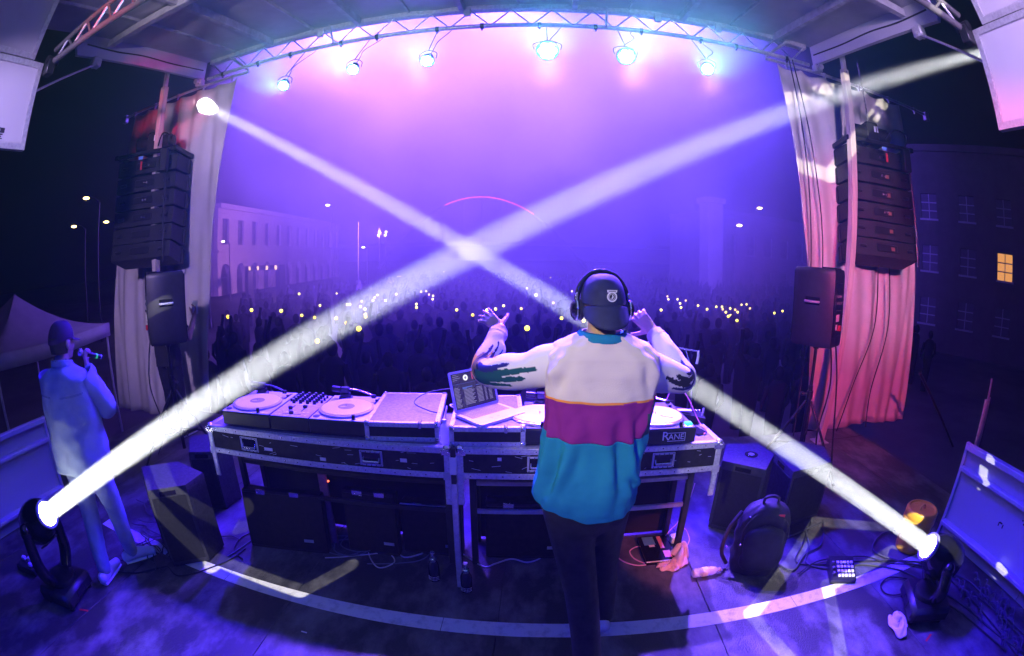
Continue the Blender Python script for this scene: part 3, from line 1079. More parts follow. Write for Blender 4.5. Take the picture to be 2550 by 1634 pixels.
# ================================================================ the DJ desk
M_case = M_lam
M_trim = mat('case_trim', (0.60, 0.60, 0.63), 0.42, metal=0.45, scale=70, var=0.22, bump=0.12, bscale=180)
M_tt = mat('silver_deck', (0.62, 0.63, 0.66), 0.38, metal=0.2, scale=30, var=0.06)
M_vinyl = mat('white_vinyl', (0.80, 0.78, 0.80), 0.32, scale=4, var=0.03)
M_vlab = mat('grey_record_label', (0.28, 0.27, 0.30), 0.6)
M_felt = mat('pink_grey_mat', (0.50, 0.46, 0.50), 0.8)

def flight_case(loc, rz, W, label, handles, right_open=False):
    """Open equipment case on a stand: tray, aluminium angle edges, ball corners, recessed handles. Local y=0 is the camera-side face."""
    t = thing('flight_case', label, 'flight case', loc, rz, 'flight cases of the desk')
    D, z0, z1 = 0.56, 0.765, 0.945
    B().box((0.004, 0.004, z0 + 0.004), (W - 0.004, D, z1 - 0.004)).obj('body', M_case, t)
    B().box((0.035, 0.035, z1 - 0.0035), (W - 0.035, D - 0.03, z1 - 0.0015)).obj('top_sheet', M_lamtop, t)
    for za in (z0, z1 - 0.034):
        B().box((0.036, -0.002, za), (W - 0.036, 0.008, za + 0.034), 0.002).obj('edge_trim', M_trim, t)
    B().box((0.036, -0.002, z1 - 0.006), (W - 0.036, 0.034, z1 + 0.001), 0.002).obj('edge_trim', M_trim, t)
    for xa in (0.0, W - 0.034):
        B().box((xa, -0.0025, 0.60), (xa + 0.034, 0.008, z1 - 0.03), 0.002).obj('edge_trim', M_trim, t)
        B().box((xa, -0.001, z1 - 0.0055), (xa + 0.034, D, z1 + 0.0015), 0.002).obj('edge_trim', M_trim, t)
    for xa, xb in ((-0.002, 0.006), (W - 0.006, W + 0.002)):
        B().box((xa, 0.03, z1 - 0.034), (xb, D, z1 - 0.006), 0.002).obj('edge_trim', M_trim, t)
        B().box((xa, -0.0015, 0.60), (xb, 0.03, z1 - 0.034), 0.002).obj('edge_trim', M_trim, t)
        B().box((xa + 0.0005, 0.03, z0), (xb - 0.0005, D, z0 + 0.034), 0.002).obj('edge_trim', M_trim, t)
    for xa in (0.017, W - 0.017):
        b = B()
        b.ball((xa, 0.012, z1 - 0.012), 0.026, 14, 10)
        b.box((xa - 0.032, -0.006, z1 - 0.045), (xa + 0.032, 0.02, z1 - 0.012), 0.004)
        b.obj('ball_corner', M_chrome, t)
        b = B()
        b.box((xa - 0.024, -0.006, z0 - 0.01), (xa + 0.024, 0.012, z0 + 0.036), 0.003)
        b.obj('corner_bracket', M_alud, t)
    b = B()
    for za in (z0 + 0.017, z1 - 0.017):
        x = 0.07
        while x < W - 0.06:
            b.ball((x, -0.002, za), (0.0045, 0.003, 0.0045), 8, 4)
            x += 0.085
    b.objs('rivet', M_chrome, t)
    for hx in handles:
        b = B()
        zc = (z0 + z1) / 2 + 0.002
        for q in ((hx - 0.065, zc - 0.045, hx + 0.065, zc - 0.034), (hx - 0.065, zc + 0.034, hx + 0.065, zc + 0.045)):
            b.box((q[0], -0.004, q[1]), (q[2], 0.004, q[3]), 0.002)
        for xx in (hx - 0.065, hx + 0.054):
            b.box((xx, -0.0038, zc - 0.0345), (xx + 0.011, 0.004, zc + 0.0345), 0.002)
        h = b.obj('handle_dish', M_alud, t)
        B().box((hx - 0.054, 0.0005, zc - 0.034), (hx + 0.054, 0.003, zc + 0.034)).obj('dish_recess', M_gloss, h)
        b = B()
        b.cyl((hx - 0.045, -0.012, zc - 0.018), (hx + 0.045, -0.012, zc - 0.018), 0.0075, seg=10)
        for xx in (hx - 0.045, hx + 0.045):
            b.cyl((xx, -0.012, zc - 0.018), (xx, 0.0, zc + 0.005), 0.004, seg=8)
        b.obj('handle_bar', M_chrome, h)
        b = B()
        for k in range(5):
            for zz in (zc - 0.0395, zc + 0.0395):
                b.ball((hx - 0.055 + 0.0275 * k, -0.005, zz), (0.004, 0.003, 0.004), 8, 4)
        b.objs('rivet', M_chrome, h)
    # legs and lower frame
    for xa in (0.06, W - 0.06):
        B().box((xa - 0.02, 0.22, 0.0), (xa + 0.02, 0.26, z0), 0.004).obj('leg', M_rubber, t)
        B().box((xa - 0.02, D - 0.08, 0.0), (xa + 0.02, D - 0.04, z0), 0.004).obj('leg', M_rubber, t)
    B().box((0.03, D - 0.03, 0.02), (W - 0.03, D - 0.022, z0 - 0.002)).obj('skirt', mat('black_drape', (0.010, 0.010, 0.012), 0.9, bump=0.3, bscale=200), t)
    for zz in (0.60, 0.40):
        B().box((0.08, 0.23, zz), (W - 0.08, 0.25, zz + 0.03), 0.003).obj('frame_bar', M_alud if right_open else M_rubber, t)
    return t
def scuffs(t, W, seed, n=26):
    """Bare scratches, tape ends and sticker remains on a case front."""
    rg_ = random.Random(seed)
    b = B()
    for k in range(n):
        x, z = rg_.uniform(0.06, W - 0.06), rg_.uniform(0.805, 0.905)
        a, l_ = rg_.uniform(-0.5, 0.5), rg_.uniform(0.01, 0.05)
        b.tube([(x, 0.0030, z), (x + l_ * math.cos(a), 0.0030, z + l_ * math.sin(a))], 0.0012, 4)
    b.obj('scratch', M_alud, t)['kind'] = 'stuff'
    for k in range(3):
        x, z = rg_.uniform(0.15, W - 0.2), rg_.uniform(0.81, 0.88)
        B().box((x, 0.0025, z), (x + rg_.uniform(0.02, 0.06), 0.0042, z + rg_.uniform(0.012, 0.025))).obj('tape_end', M_label if k else M_tape, t)
CA = flight_case((-2.0, 2.075, 0), R(2.6), 1.565, 'long black flight case with the left turntables on it', (0.33, 1.13))
CB = flight_case((-0.405, 2.15, 0), R(3.2), 1.45, 'long black flight case with the laptop and right turntable on it', (0.43, 1.10), True)

scuffs(CA, 1.565, 3)
scuffs(CB, 1.45, 5)

def battle_deck(parent_loc, rz, label, brand=False, W=0.353, D=0.455, group='turntables on the desk'):
    t = thing('turntable', label, 'turntable', parent_loc, rz, group)
    B().box((0.0, 0.0, 0.012), (W, D, 0.095), 0.006).obj('plinth', M_black, t)
    top = B().box((0.004, 0.004, 0.0952), (W - 0.004, D - 0.004, 0.1005), 0.002).obj('top_plate', M_tt if not brand else mat('dark_deck', (0.10, 0.10, 0.11), 0.4), t)
    cx, cy_ = W * 0.5 - 0.004, 0.19
    b = B()
    b.lathe([(0.166, 0.1005), (0.166, 0.112), (0.160, 0.116)], 48, Matrix.Translation((cx, cy_, 0)))
    pl = b.obj('platter', M_chrome if brand else M_felt, t)
    b = B()
    b.lathe([(0.150, 0.1162), (0.152, 0.1172), (0.150, 0.1190), (0.10, 0.1186), (0.052, 0.1186)], 64, Matrix.Translation((cx, cy_, 0)), cap=True)
    rec = b.obj('record', M_vinyl, t)
    if not brand:
        b = B()
        b.lathe([(0.0505, 0.1187), (0.0500, 0.1194), (0.008, 0.1194)], 40, Matrix.Translation((cx, cy_, 0)))
        b.obj('record_label', M_vlab, rec)
        b = B(Matrix.Translation((cx - 0.012, cy_ - 0.006, 0.1196)) @ Matrix.Rotation(0.3, 4, 'Z'))
        b.prism([(-0.022, -0.006), (0.012, -0.006), (0.022, 0.004), (-0.004, 0.005), (-0.022, 0.0)], 0, 0.0006)
        b.obj('label_print', M_label, rec)
    b = B()
    b.cyl((cx, cy_, 0.117), (cx, cy_, 0.130), 0.0035, seg=10)
    b.obj('spindle', M_chrome, t)
    # start button, strobe, pitch slider
    b = B()
    b.lathe([(0.020, 0.1005), (0.020, 0.104), (0.015, 0.1045)], 20, Matrix.Translation((0.035, 0.045, 0)))
    b.obj('start_button', M_rubber, t)
    b = B()
    b.cyl((W - 0.085, 0.022, 0.10), (W - 0.085, 0.022, 0.127), 0.0115, seg=14)
    b.obj('strobe_lamp', M_gloss, t)
    B().box((W - 0.062, 0.012, 0.1007), (W - 0.018, 0.042, 0.1016)).obj('speed_plate', M_label, t)
    # tonearm at the rear (battle position)
    tx, ty = 0.10, D - 0.06
    b = B()
    b.lathe([(0.045, 0.1005), (0.045, 0.112), (0.036, 0.116), (0.034, 0.135)], 24, Matrix.Translation((tx, ty, 0)))
    ar = b.obj('arm_base', M_black, t)
    b = B()
    b.box((tx - 0.028, ty - 0.02, 0.135), (tx + 0.028, ty + 0.02, 0.175), 0.006)
    b.cyl((tx - 0.03, ty, 0.158), (tx - 0.085, ty + 0.008, 0.160), 0.019, seg=14)
    b.obj('counterweight', M_black, ar)
    b = B()
    b.tube(spline([(tx - 0.02, ty, 0.160), (tx + 0.06, ty + 0.006, 0.158), (tx + 0.13, ty - 0.012, 0.150), (tx + 0.19, ty - 0.040, 0.140)], 6), 0.006, 8)
    b.obj('tonearm', M_chrome, ar)
    b = B()
    b.box((tx + 0.185, ty - 0.056, 0.124), (tx + 0.215, ty - 0.036, 0.146), 0.004)
    b.cyl((tx + 0.200, ty - 0.05, 0.135), (tx + 0.225, ty - 0.075, 0.152), 0.002, seg=6)
    b.obj('headshell', M_rubber, ar)
    B().box((W - 0.045, D - 0.15, 0.1007), (W - 0.030, D - 0.03, 0.1015)).obj('pitch_slot', M_rubber, t)
    B().box((W - 0.048, D - 0.10, 0.1016), (W - 0.026, D - 0.086, 0.112), 0.002).obj('pitch_fader', M_rubber, t)
    for k in range(4):
        B().cyl((0.05 + (W - 0.1) * (k % 2), 0.06 + (D - 0.12) * (k // 2), 0.0), (0.05 + (W - 0.1) * (k % 2), 0.06 + (D - 0.12) * (k // 2), 0.013), 0.025, seg=12).obj('foot', M_rubber, t)
    return t
ZT = 0.947
battle_deck((-1.865, 2.10, ZT), R(5), 'silver turntable with a white record at the left end of the desk')
battle_deck((-1.245, 2.145, ZT), R(5), 'silver turntable with a white record between the mixer and the closed case')

# mixer between the decks
mx = thing('dj_mixer', 'pale DJ mixer with black knobs between the two silver turntables', 'mixer', (-1.507, 2.132, ZT), R(5))
W, D = 0.258, 0.43
B().box((0, 0, 0.012), (W, D, 0.095), 0.005).obj('chassis', M_black, mx)
B().box((0.003, 0.003, 0.0952), (W - 0.003, D - 0.003, 0.099), 0.002).obj('face_plate', mat('mixer_face', (0.52, 0.46, 0.50), 0.45, scale=40, var=0.15), mx)
b = B()
for i in range(4):
    for j in range(5):
        b.lathe([(0.0115, 0.099), (0.0105, 0.122), (0.0085, 0.124)], 12, Matrix.Translation((0.055 + i * 0.048, 0.245 + j * 0.038, 0)))
for i in (0.022, 0.236):
    for j in range(3):
        b.lathe([(0.009, 0.099), (0.008, 0.115), (0.006, 0.116)], 12, Matrix.Translation((i, 0.28 + j * 0.05, 0)))
b.objs('knob', M_rubber, mx)
b = B()
for i in range(4):
    for j in range(5):
        b.lathe([(0.0082, 0.1241), (0.0078, 0.1262), (0.002, 0.1263)], 10, Matrix.Translation((0.055 + i * 0.048, 0.245 + j * 0.038, 0)))
b.objs('knob_cap', M_chrome, mx)
b = B()
for i, x in enumerate((0.085, 0.17)):
    b.box((x - 0.004, 0.10, 0.0991), (x + 0.004, 0.20, 0.0997))
b.box((0.07, 0.042, 0.0991), (0.19, 0.050, 0.0997))
b.objs('fader_slot', M_rubber, mx)
b = B()
for x, y in ((0.085, 0.13), (0.17, 0.165), (0.128, 0.046)):
    b.box((x - 0.014, y - 0.009, 0.099), (x + 0.014, y + 0.009, 0.118), 0.004)
b.objs('fader_cap', M_rubber, mx)
b = B()
for k in range(16):
    b.box((0.022 + (k % 8) * 0.028, 0.072 - 0.05 * (k // 8), 0.0991), (0.038 + (k % 8) * 0.028, 0.084 - 0.05 * (k // 8), 0.1012), 0.002)
b.objs('pad_button', M_label, mx)
B().box((0.05, 0.215, 0.0991), (0.21, 0.232, 0.1003)).obj('display_strip', M_label, mx)

def road_box(loc, rz, W, D, H, label):
    """Small closed flight case: laminate faces, aluminium edges, ball corners, butterfly latch."""
    t = thing('road_case', label, 'flight case', loc, rz, 'small closed road cases on the desk')
    B().box((0.004, 0.004, 0.004), (W - 0.004, D - 0.004, H - 0.004)).obj('body', M_case, t)
    B().box((0.02, 0.02, H - 0.0038), (W - 0.02, D - 0.02, H - 0.001)).obj('lid_sheet', M_lamtop, t)
    w = 0.024
    for y0, y1 in ((0, w), (D - w, D)):
        B().box((w, y0, H - 0.003), (W - w, y1, H + 0.0015), 0.001).obj('edge_trim', M_trim, t)
    for x0, x1 in ((0, w), (W - w, W)):
        B().box((x0, 0.0, H - 0.0028), (x1, D, H + 0.0018), 0.001).obj('edge_trim', M_trim, t)
    for z0, z1 in ((0, w), (H - w, H - 0.003)):
        B().box((w, -0.0015, z0), (W - w, 0.004, z1), 0.001).obj('edge_trim', M_trim, t)
        B().box((W - 0.004, 0.0, z0), (W + 0.0015, D, z1), 0.001).obj('edge_trim', M_trim, t)
        B().box((-0.0015, 0.0, z0), (0.004, D, z1), 0.001).obj('edge_trim', M_trim, t)
    for x0 in (0, W - w):
        B().box((x0, -0.002, w), (x0 + w, 0.004, H - w), 0.001).obj('edge_trim', M_trim, t)
    for x in (0.012, W - 0.012):
        for y in (0.012, D - 0.012):
            b = B()
            b.ball((x, y, H - 0.008), 0.018, 12, 8)
            b.obj('ball_corner', M_chrome, t)
        b = B()
        b.ball((x, 0.010, 0.012), 0.016, 12, 8)
        b.obj('ball_corner', M_chrome, t)
    b = B()
    for k in range(5):
        b.ball((0.05 + (W - 0.1) * k / 4, 0.012, H + 0.001), (0.004, 0.004, 0.002), 8, 4)
        b.ball((0.05 + (W - 0.1) * k / 4, -0.0015, 0.012), (0.004, 0.002, 0.004), 8, 4)
        b.ball((W - 0.012, 0.06 + (D - 0.12) * k / 4, H + 0.001), (0.004, 0.004, 0.002), 8, 4)
    b.objs('rivet', M_chrome, t)
    B().box((W * 0.72, -0.006, H - 0.03), (W * 0.72 + 0.02, 0.035, H + 0.006), 0.003).obj('latch', M_chrome, t)
    return t
road_box((-0.905, 2.16, ZT), R(7), 0.405, 0.55, 0.105, 'closed black road case with grey lid beside the laptop')
road_box((-0.442, 2.165, ZT), R(5), 0.39, 0.565, 0.105, 'closed black road case under the laptop')

# laptop, opened, turned on the case
M_lapw = mat('silver_laptop', (0.78, 0.78, 0.80), 0.35, scale=40, var=0.03, metal=0.1)
lt = thing('laptop', 'open silver laptop showing dark DJ software on the road case', 'laptop', (-0.275, 2.165, ZT + 0.1085), R(47))
# local: front corner at origin; x along front edge to the right, y to the hinge
W, D = 0.315, 0.225
M0 = Matrix.Identity(4)
def rrect(w, d, r=0.012, n=4, x0=0, y0=0):
    out = []
    for cx, cy_, a0 in ((w - r, r, -90), (w - r, d - r, 0), (r, d - r, 90), (r, r, 180)):
        for k in range(n + 1):
            a = R(a0 + 90 * k / n)
            out.append((x0 + cx + r * math.cos(a), y0 + cy_ + r * math.sin(a)))
    return out
b = B(M0)
b.prism(rrect(W, D), 0, 0.009)
base = b.obj('base', M_lapw, lt)
b = B(M0)
b.prism(rrect(W, D), 0.0092, 0.0145)
b.obj('palm_rest', M_lapw, lt)
b = B(M0)
for j in range(6):
    for i in range(14):
        b.box((0.028 + i * 0.0194, 0.105 + j * 0.0185, 0.0146), (0.028 + i * 0.0194 + 0.0158, 0.105 + j * 0.0185 + (0.015 if j < 5 else 0.009), 0.0164))
b.objs('key', mat('grey_key', (0.42, 0.40, 0.44), 0.5), lt)
b = B(M0)
b.prism(rrect(0.10, 0.062, 0.006, 3, 0.112, 0.022), 0.0146, 0.0149)
b.obj('trackpad', mat('trackpad', (0.72, 0.72, 0.74), 0.3), lt)
tilt = R(16)
Ms = M0 @ Matrix.Translation((0, D - 0.004, 0.016)) @ Matrix.Rotation(PI / 2 - tilt, 4, 'X')
b = B(Ms)
b.prism(rrect(W, D), 0.0, 0.006)
lid = b.obj('screen_lid', M_lapw, lt)
M_scr = mat('screen_dark', (0.01, 0.01, 0.012), 0.25, emit=((0.020, 0.012, 0.045), 1.0))
b = B(Ms)
b.box((0.014, 0.016, 0.0061), (W - 0.014, D - 0.012, 0.0066))
scr = b.obj('screen', M_scr, lid)
M_sw = glow('screen_white', (0.95, 0.95, 0.8), 1.1)
M_sg = glow('screen_grey', (0.45, 0.40, 0.55), 0.55)
M_sr = glow('screen_red', (0.9, 0.12, 0.10), 0.8)
M_sb = glow('screen_blue', (0.15, 0.25, 0.7), 0.6)
def scr_rect(b, x, y, w, h):
    # x,y in 0..1 of the screen from its top left
    SW, SH = W - 0.028, D - 0.028
    b.box((0.014 + x * SW, 0.016 + (1 - y - h) * SH, 0.0067), (0.014 + (x + w) * SW, 0.016 + (1 - y) * SH, 0.00695))
for nm, m_, rects in (
    ('waveform', M_sr, [(0.485, 0.02, 0.012, 0.22), (0.51, 0.05, 0.006, 0.18)]),
    ('text_row', M_sg, [(0.03, 0.03 + 0.05 * k, 0.10 + 0.04 * (k % 3), 0.012) for k in range(4)] + [(0.62 + 0.08 * (k % 3), 0.04 + 0.045 * (k // 3), 0.06, 0.012) for k in range(9)]
     + [(0.02, 0.40 + 0.037 * k, 0.10 + 0.05 * ((k * 7) % 4) / 4, 0.014) for k in range(15)]
     + [(0.24, 0.48 + 0.037 * k, 0.20 + 0.09 * ((k * 5) % 3) / 3, 0.016) for k in range(12)]
     + [(0.55, 0.48 + 0.037 * k, 0.14, 0.014) for k in range(12)] + [(0.74, 0.44 + 0.037 * k, 0.05, 0.014) for k in range(13)] + [(0.84, 0.44 + 0.037 * k, 0.08, 0.014) for k in range(13)]),
    ('header_bar', M_sb, [(0.22, 0.41, 0.24, 0.03), (0.22, 0.445, 0.10, 0.018), (0.55, 0.41, 0.40, 0.012), (0.02, 0.30, 0.9, 0.006)]),
):
    b = B(Ms)
    for q in rects:
        scr_rect(b, *q)
    b.obj(nm, m_, lid)['kind'] = 'stuff'
for q in (0.33, 0.66):
    SW, SH = W - 0.028, D - 0.028
    b = B(Ms)
    b.lathe([(0.0165, 0.0067), (0.0165, 0.0071)], 28, Matrix.Translation((0.014 + q * SW, 0.016 + 0.845 * SH, 0)))
    b.obj('deck_dial', M_sw, lid)
    b = B(Ms)
    b.lathe([(0.007, 0.0072), (0.007, 0.0074)], 20, Matrix.Translation((0.014 + q * SW, 0.016 + 0.845 * SH, 0)))
    b.obj('dial_centre', M_sg, lid)
# laptop cables
for pts, r, lab, m_ in (
    ([(-0.545, 2.36, ZT + 0.112), (-0.60, 2.37, ZT + 0.12), (-0.70, 2.45, ZT + 0.135), (-0.66, 2.60, ZT + 0.15), (-0.50, 2.68, ZT + 0.16), (-0.40, 2.66, ZT + 0.13), (-0.37, 2.44, ZT + 0.115)], 0.0035, 'thin dark cable looping beside the laptop', M_rubber),
    ([(-0.43, 2.42, ZT + 0.115), (-0.47, 2.43, ZT + 0.125), (-0.49, 2.47, ZT + 0.125), (-0.45, 2.50, ZT + 0.118), (-0.42, 2.50, ZT + 0.112)], 0.004, 'short white charging lead plugged into the laptop', M_whitep)):
    b = B()
    b.tube(spline(pts, 8), r, 6)
    tag(b.obj('laptop_cable', m_), lab, 'cable')

# right turntable with the maker's lettering on its front
rt_ = battle_deck((0.50, 2.185, ZT), R(3), 'dark turntable with RANE lettering on its front and a white record', brand=True, W=0.36)
def rane(h, M, m_, parent, nm):
    o = text(nm, 'RANE', h, m_, parent, M)
    return o
Mf = Matrix.Translation((0.235, -0.0012, 0.052)) @ Matrix.Rotation(PI / 2, 4, 'X')
b = B(Mf)
for q in (((-0.040, 0.0215), (0.062, 0.0245)), ((-0.040, -0.0245), (0.062, -0.0215))):
    b.box((*q[0], 0), (*q[1], 0.0012))
b.box((0.0595, -0.0215, 0), (0.0625, 0.0215, 0.0012))
b.objs('logo_outline', M_whitep, rt_)
text('logo_initial', 'R', 0.070, M_whitep, rt_, Mf @ Matrix.Translation((-0.052, 0.004, 0)) @ Matrix.Scale(1.0, 4))
text('logo_letters', 'ANE', 0.047, M_whitep, rt_, Mf @ Matrix.Translation((0.010, -0.001, 0)))
b = B()
b.lathe([(0.020, 0.119), (0.020, 0.124), (0.012, 0.128)], 18, Matrix.Translation((0.155, 0.225, 0)))
b.obj('adapter_puck', M_rubber, rt_)
B().tube(spline([(0.155, 0.225, 0.127), (0.12, 0.28, 0.135), (0.07, 0.34, 0.14), (0.03, 0.40, 0.14)], 6), 0.005, 6).obj('stylus_arm', M_rubber, rt_)
text('record_print', 'RANE', 0.030, M_rubber, rt_, Matrix.Translation((0.225, 0.135, 0.1192)) @ Matrix.Rotation(R(-35), 4, 'Z'), 0.0003)
B().box((0.305, 0.03, 0.1007), (0.347, 0.066, 0.116), 0.005).obj('lit_pad', glow('cyan_pad', (0.05, 0.9, 0.7), 1.4), rt_)
b = B()
for k in range(3):
    b.lathe([(0.009, 0.1007), (0.009, 0.113), (0.006, 0.114)], 12, Matrix.Translation((0.285 + 0.012 * k, 0.075 + 0.02 * k, 0)))
b.objs('knob', M_chrome, rt_)

# second mixer mostly hidden behind the DJ
m2 = thing('dj_mixer', 'black DJ mixer with lit buttons partly hidden behind the DJ', 'mixer', (0.13, 2.19, ZT), R(3))
B().box((0, 0, 0.01), (0.34, 0.44, 0.085), 0.006).obj('chassis', M_black, m2)
B().box((0.004, 0.004, 0.0852), (0.336, 0.436, 0.088)).obj('face_plate', M_blackm, m2)
b = B()
for i in range(5):
    for j in range(5):
        b.lathe([(0.011, 0.088), (0.010, 0.108), (0.007, 0.109)], 10, Matrix.Translation((0.05 + i * 0.06, 0.2 + j * 0.045, 0)))
b.objs('knob', M_rubber, m2)
b = B()
for k in range(4):
    b.box((0.03 + 0.035 * k, 0.40, 0.0881), (0.045 + 0.035 * k, 0.412, 0.0895))
b.objs('lit_button', glow('button_cyan', (0.2, 0.8, 1.0), 1.5), m2)
b3 = battle_deck((-0.245 + 0.19, 2.20, ZT), R(3), 'turntable with a clear platter just left of the DJ, half hidden', brand=True, W=0.175)

# gadgets on the right rear of the desk
gd = thing('effects_unit', 'small sloped black control unit with a red cable behind the right record', 'control unit', (0.80, 2.56, ZT), R(-8))
b = B()
b.prism([(0, 0), (0.24, 0), (0.24, 0.03), (0, 0.075)], 0, 0.13, Matrix.Rotation(PI / 2, 4, 'X') @ Matrix.Translation((0, 0, -0.13)))
b.obj('shell', M_black, gd)
B().box((0.03, 0.02, 0.066), (0.15, 0.06, 0.071)).obj('face_strip', M_label, gd)
b = B()
for k in range(3):
    b.lathe([(0.008, 0.045), (0.008, 0.06), (0.005, 0.061)], 10, Matrix.Translation((0.17 + 0.02 * k, 0.08, 0)))
b.objs('knob', M_chrome, gd)
b = B()
b.tube(spline([(0.80, 2.66, ZT + 0.09), (0.86, 2.72, ZT + 0.16), (0.93, 2.66, ZT + 0.15), (0.985, 2.50, ZT + 0.02), (1.0, 2.40, ZT + 0.006), (0.96, 2.33, ZT + 0.006)], 8), 0.0035, 6)
tag(b.obj('desk_cable', mat('pink_cable', (0.8, 0.25, 0.3), 0.5)), 'thin pink cable arching over the right end of the desk', 'cable')
ph = thing('phone', 'black phone lying on the right end of the desk', 'phone', (0.92, 2.33, ZT), R(20))
b = B()
b.prism(rrect(0.075, 0.15, 0.01), 0.0005, 0.009)
b.obj('body', M_gloss, ph)
sk = thing('gooseneck_arm', 'thin bent metal arm rising behind the right turntable', 'lamp arm', (0.98, 2.66, ZT), 0)
b = B()
b.tube(spline([(0, 0, 0), (0.0, 0.02, 0.12), (-0.02, 0.03, 0.30), (-0.06, 0.04, 0.42)], 6), 0.004, 6)
b.obj('stem', M_chrome, sk)
B().tube([(-0.30, 0.08, 0.46), (-0.06, 0.04, 0.425), (0.02, 0.03, 0.415)], 0.005, 6).obj('arm', M_chrome, sk)
B().tube([(0.02, 0.03, 0.418), (0.024, 0.03, 0.385), (0.018, 0.03, 0.335)], 0.009, 8).obj('tip', M_whitep, sk)
b = B()
b.tube(spline([(1.0, 2.60, ZT + 0.004), (1.03, 2.58, ZT + 0.03), (1.045, 2.60, ZT + 0.075)], 5), 0.007, 8)
tag(b.obj('usb_lamp', M_whitep), 'short pink-lit lead standing up at the right corner of the desk', 'cable')
bt = thing('water_bottle', 'clear plastic bottle squeezed between the two closed road cases', 'bottle', (-0.472, 2.20, ZT), 0)
b = B()
b.lathe([(0.024, 0.0), (0.027, 0.01), (0.027, 0.08), (0.022, 0.10), (0.010, 0.115), (0.010, 0.125)], 18)
b.obj('body', mat('clear_plastic', (0.8, 0.82, 0.85), 0.15, alpha=0.6), bt)
b = B()
b.lathe([(0.012, 0.118), (0.012, 0.134)], 16)
b.obj('cap', M_whitep, bt)
# ================================================================ people
def organic(name, m, parent, shapes, voxel=0.007, smooth=8, sharp=180):
    """Union of tubes and balls grown into one continuous surface."""
    b = B()
    for s in shapes:
        if s[0] == 'tube':
            pts, rad = s[1], s[2]
            b.tube(pts, rad, 14)
            b.ball(pts[0], rad[0] if isinstance(rad, (list, tuple)) else rad, 14, 9)
            b.ball(pts[-1], rad[-1] if isinstance(rad, (list, tuple)) else rad, 14, 9)
        else:
            b.ball(s[1], s[2], 22, 14, s[3] if len(s) > 3 else None)
    tmp = b.obj('tmp_body', m)
    md = tmp.modifiers.new('r', 'REMESH')
    md.mode = 'VOXEL'
    md.voxel_size = voxel
    md.use_smooth_shade = True
    ms = tmp.modifiers.new('s', 'SMOOTH')
    ms.iterations = smooth
    ms.factor = 0.5
    bpy.context.view_layer.update()
    me = bpy.data.meshes.new_from_object(tmp.evaluated_get(bpy.context.evaluated_depsgraph_get()))
    bpy.data.objects.remove(tmp)
    me.name = name
    for p in me.polygons:
        p.use_smooth = True
    me.materials.clear()
    me.materials.append(m)
    o = bpy.data.objects.new(name, me)
    C.objects.link(o)
    o.parent = parent
    return o

def chain(pts, rad, n=6):
    P = spline(pts, n)
    k = len(rad) - 1
    rr = []
    for i in range(len(P)):
        t = i / (len(P) - 1) * k
        j = min(int(t), k - 1)
        rr.append(rad[j] + (rad[j + 1] - rad[j]) * (t - j))
    return ('tube', P, rr)

def hand_shapes(w, f, side, curl=(20, 25, 20), spread=8, thumb=(35, 15), s=1.0, grip=None):
    """w wrist, f towards the knuckles, side towards the thumb; the back of the hand is f x side or its opposite (palm side = bend side)."""
    w, f = Vector(w), Vector(f).normalized()
    side = (Vector(side) - f * Vector(side).dot(f)).normalized()
    palm = f.cross(side).normalized()      # fingers bend towards palm
    if grip is not None and palm.dot(Vector(grip)) < 0:
        palm = -palm
    out = []
    L0 = 0.088 * s
    for k in range(4):
        o = (0.030 - 0.0195 * k) * s
        out.append(('tube', [w + side * (o * 0.45) + f * 0.005, w + side * o * 0.8 + f * (L0 * 0.55), w + side * o + f * (L0 * (1.0 - 0.03 * abs(k - 1)))], [0.0165 * s, 0.0145 * s, 0.0125 * s]))
    lens = (0.070, 0.078, 0.072, 0.056)
    for k in range(4):
        o = (0.030 - 0.0195 * k) * s
        p = w + side * o + f * (L0 * (1.0 - 0.03 * abs(k - 1)))
        d = (f + side * math.tan(R(spread)) * (1.3 - 0.95 * k)).normalized()
        ax = d.cross(palm).normalized()
        pts, a = [p], 0
        for j, fr in enumerate((0.46, 0.30, 0.24)):
            a += curl[j] * (1 + 0.10 * (k - 1))
            q = Quaternion(ax, R(a))
            p = p + (q @ d) * (lens[k] * s * fr)
            pts.append(p)
        out.append(('tube', pts, [0.0108 * s, 0.0100 * s, 0.0092 * s, 0.0078 * s]))
    t0 = w + side * 0.020 * s + f * 0.018 * s
    d = (f * math.cos(R(thumb[0])) + side * math.sin(R(thumb[0])) + palm * 0.35).normalized()
    t1 = t0 + d * 0.045 * s
    d2 = (d + f * math.sin(R(thumb[1])) + palm * 0.15).normalized()
    t2 = t1 + d2 * 0.034 * s
    t3 = t2 + (d2 + f * 0.2).normalized() * 0.026 * s
    out.append(('tube', [t0, t1, t2, t3], [0.0165 * s, 0.0130 * s, 0.0112 * s, 0.0088 * s]))
    return out

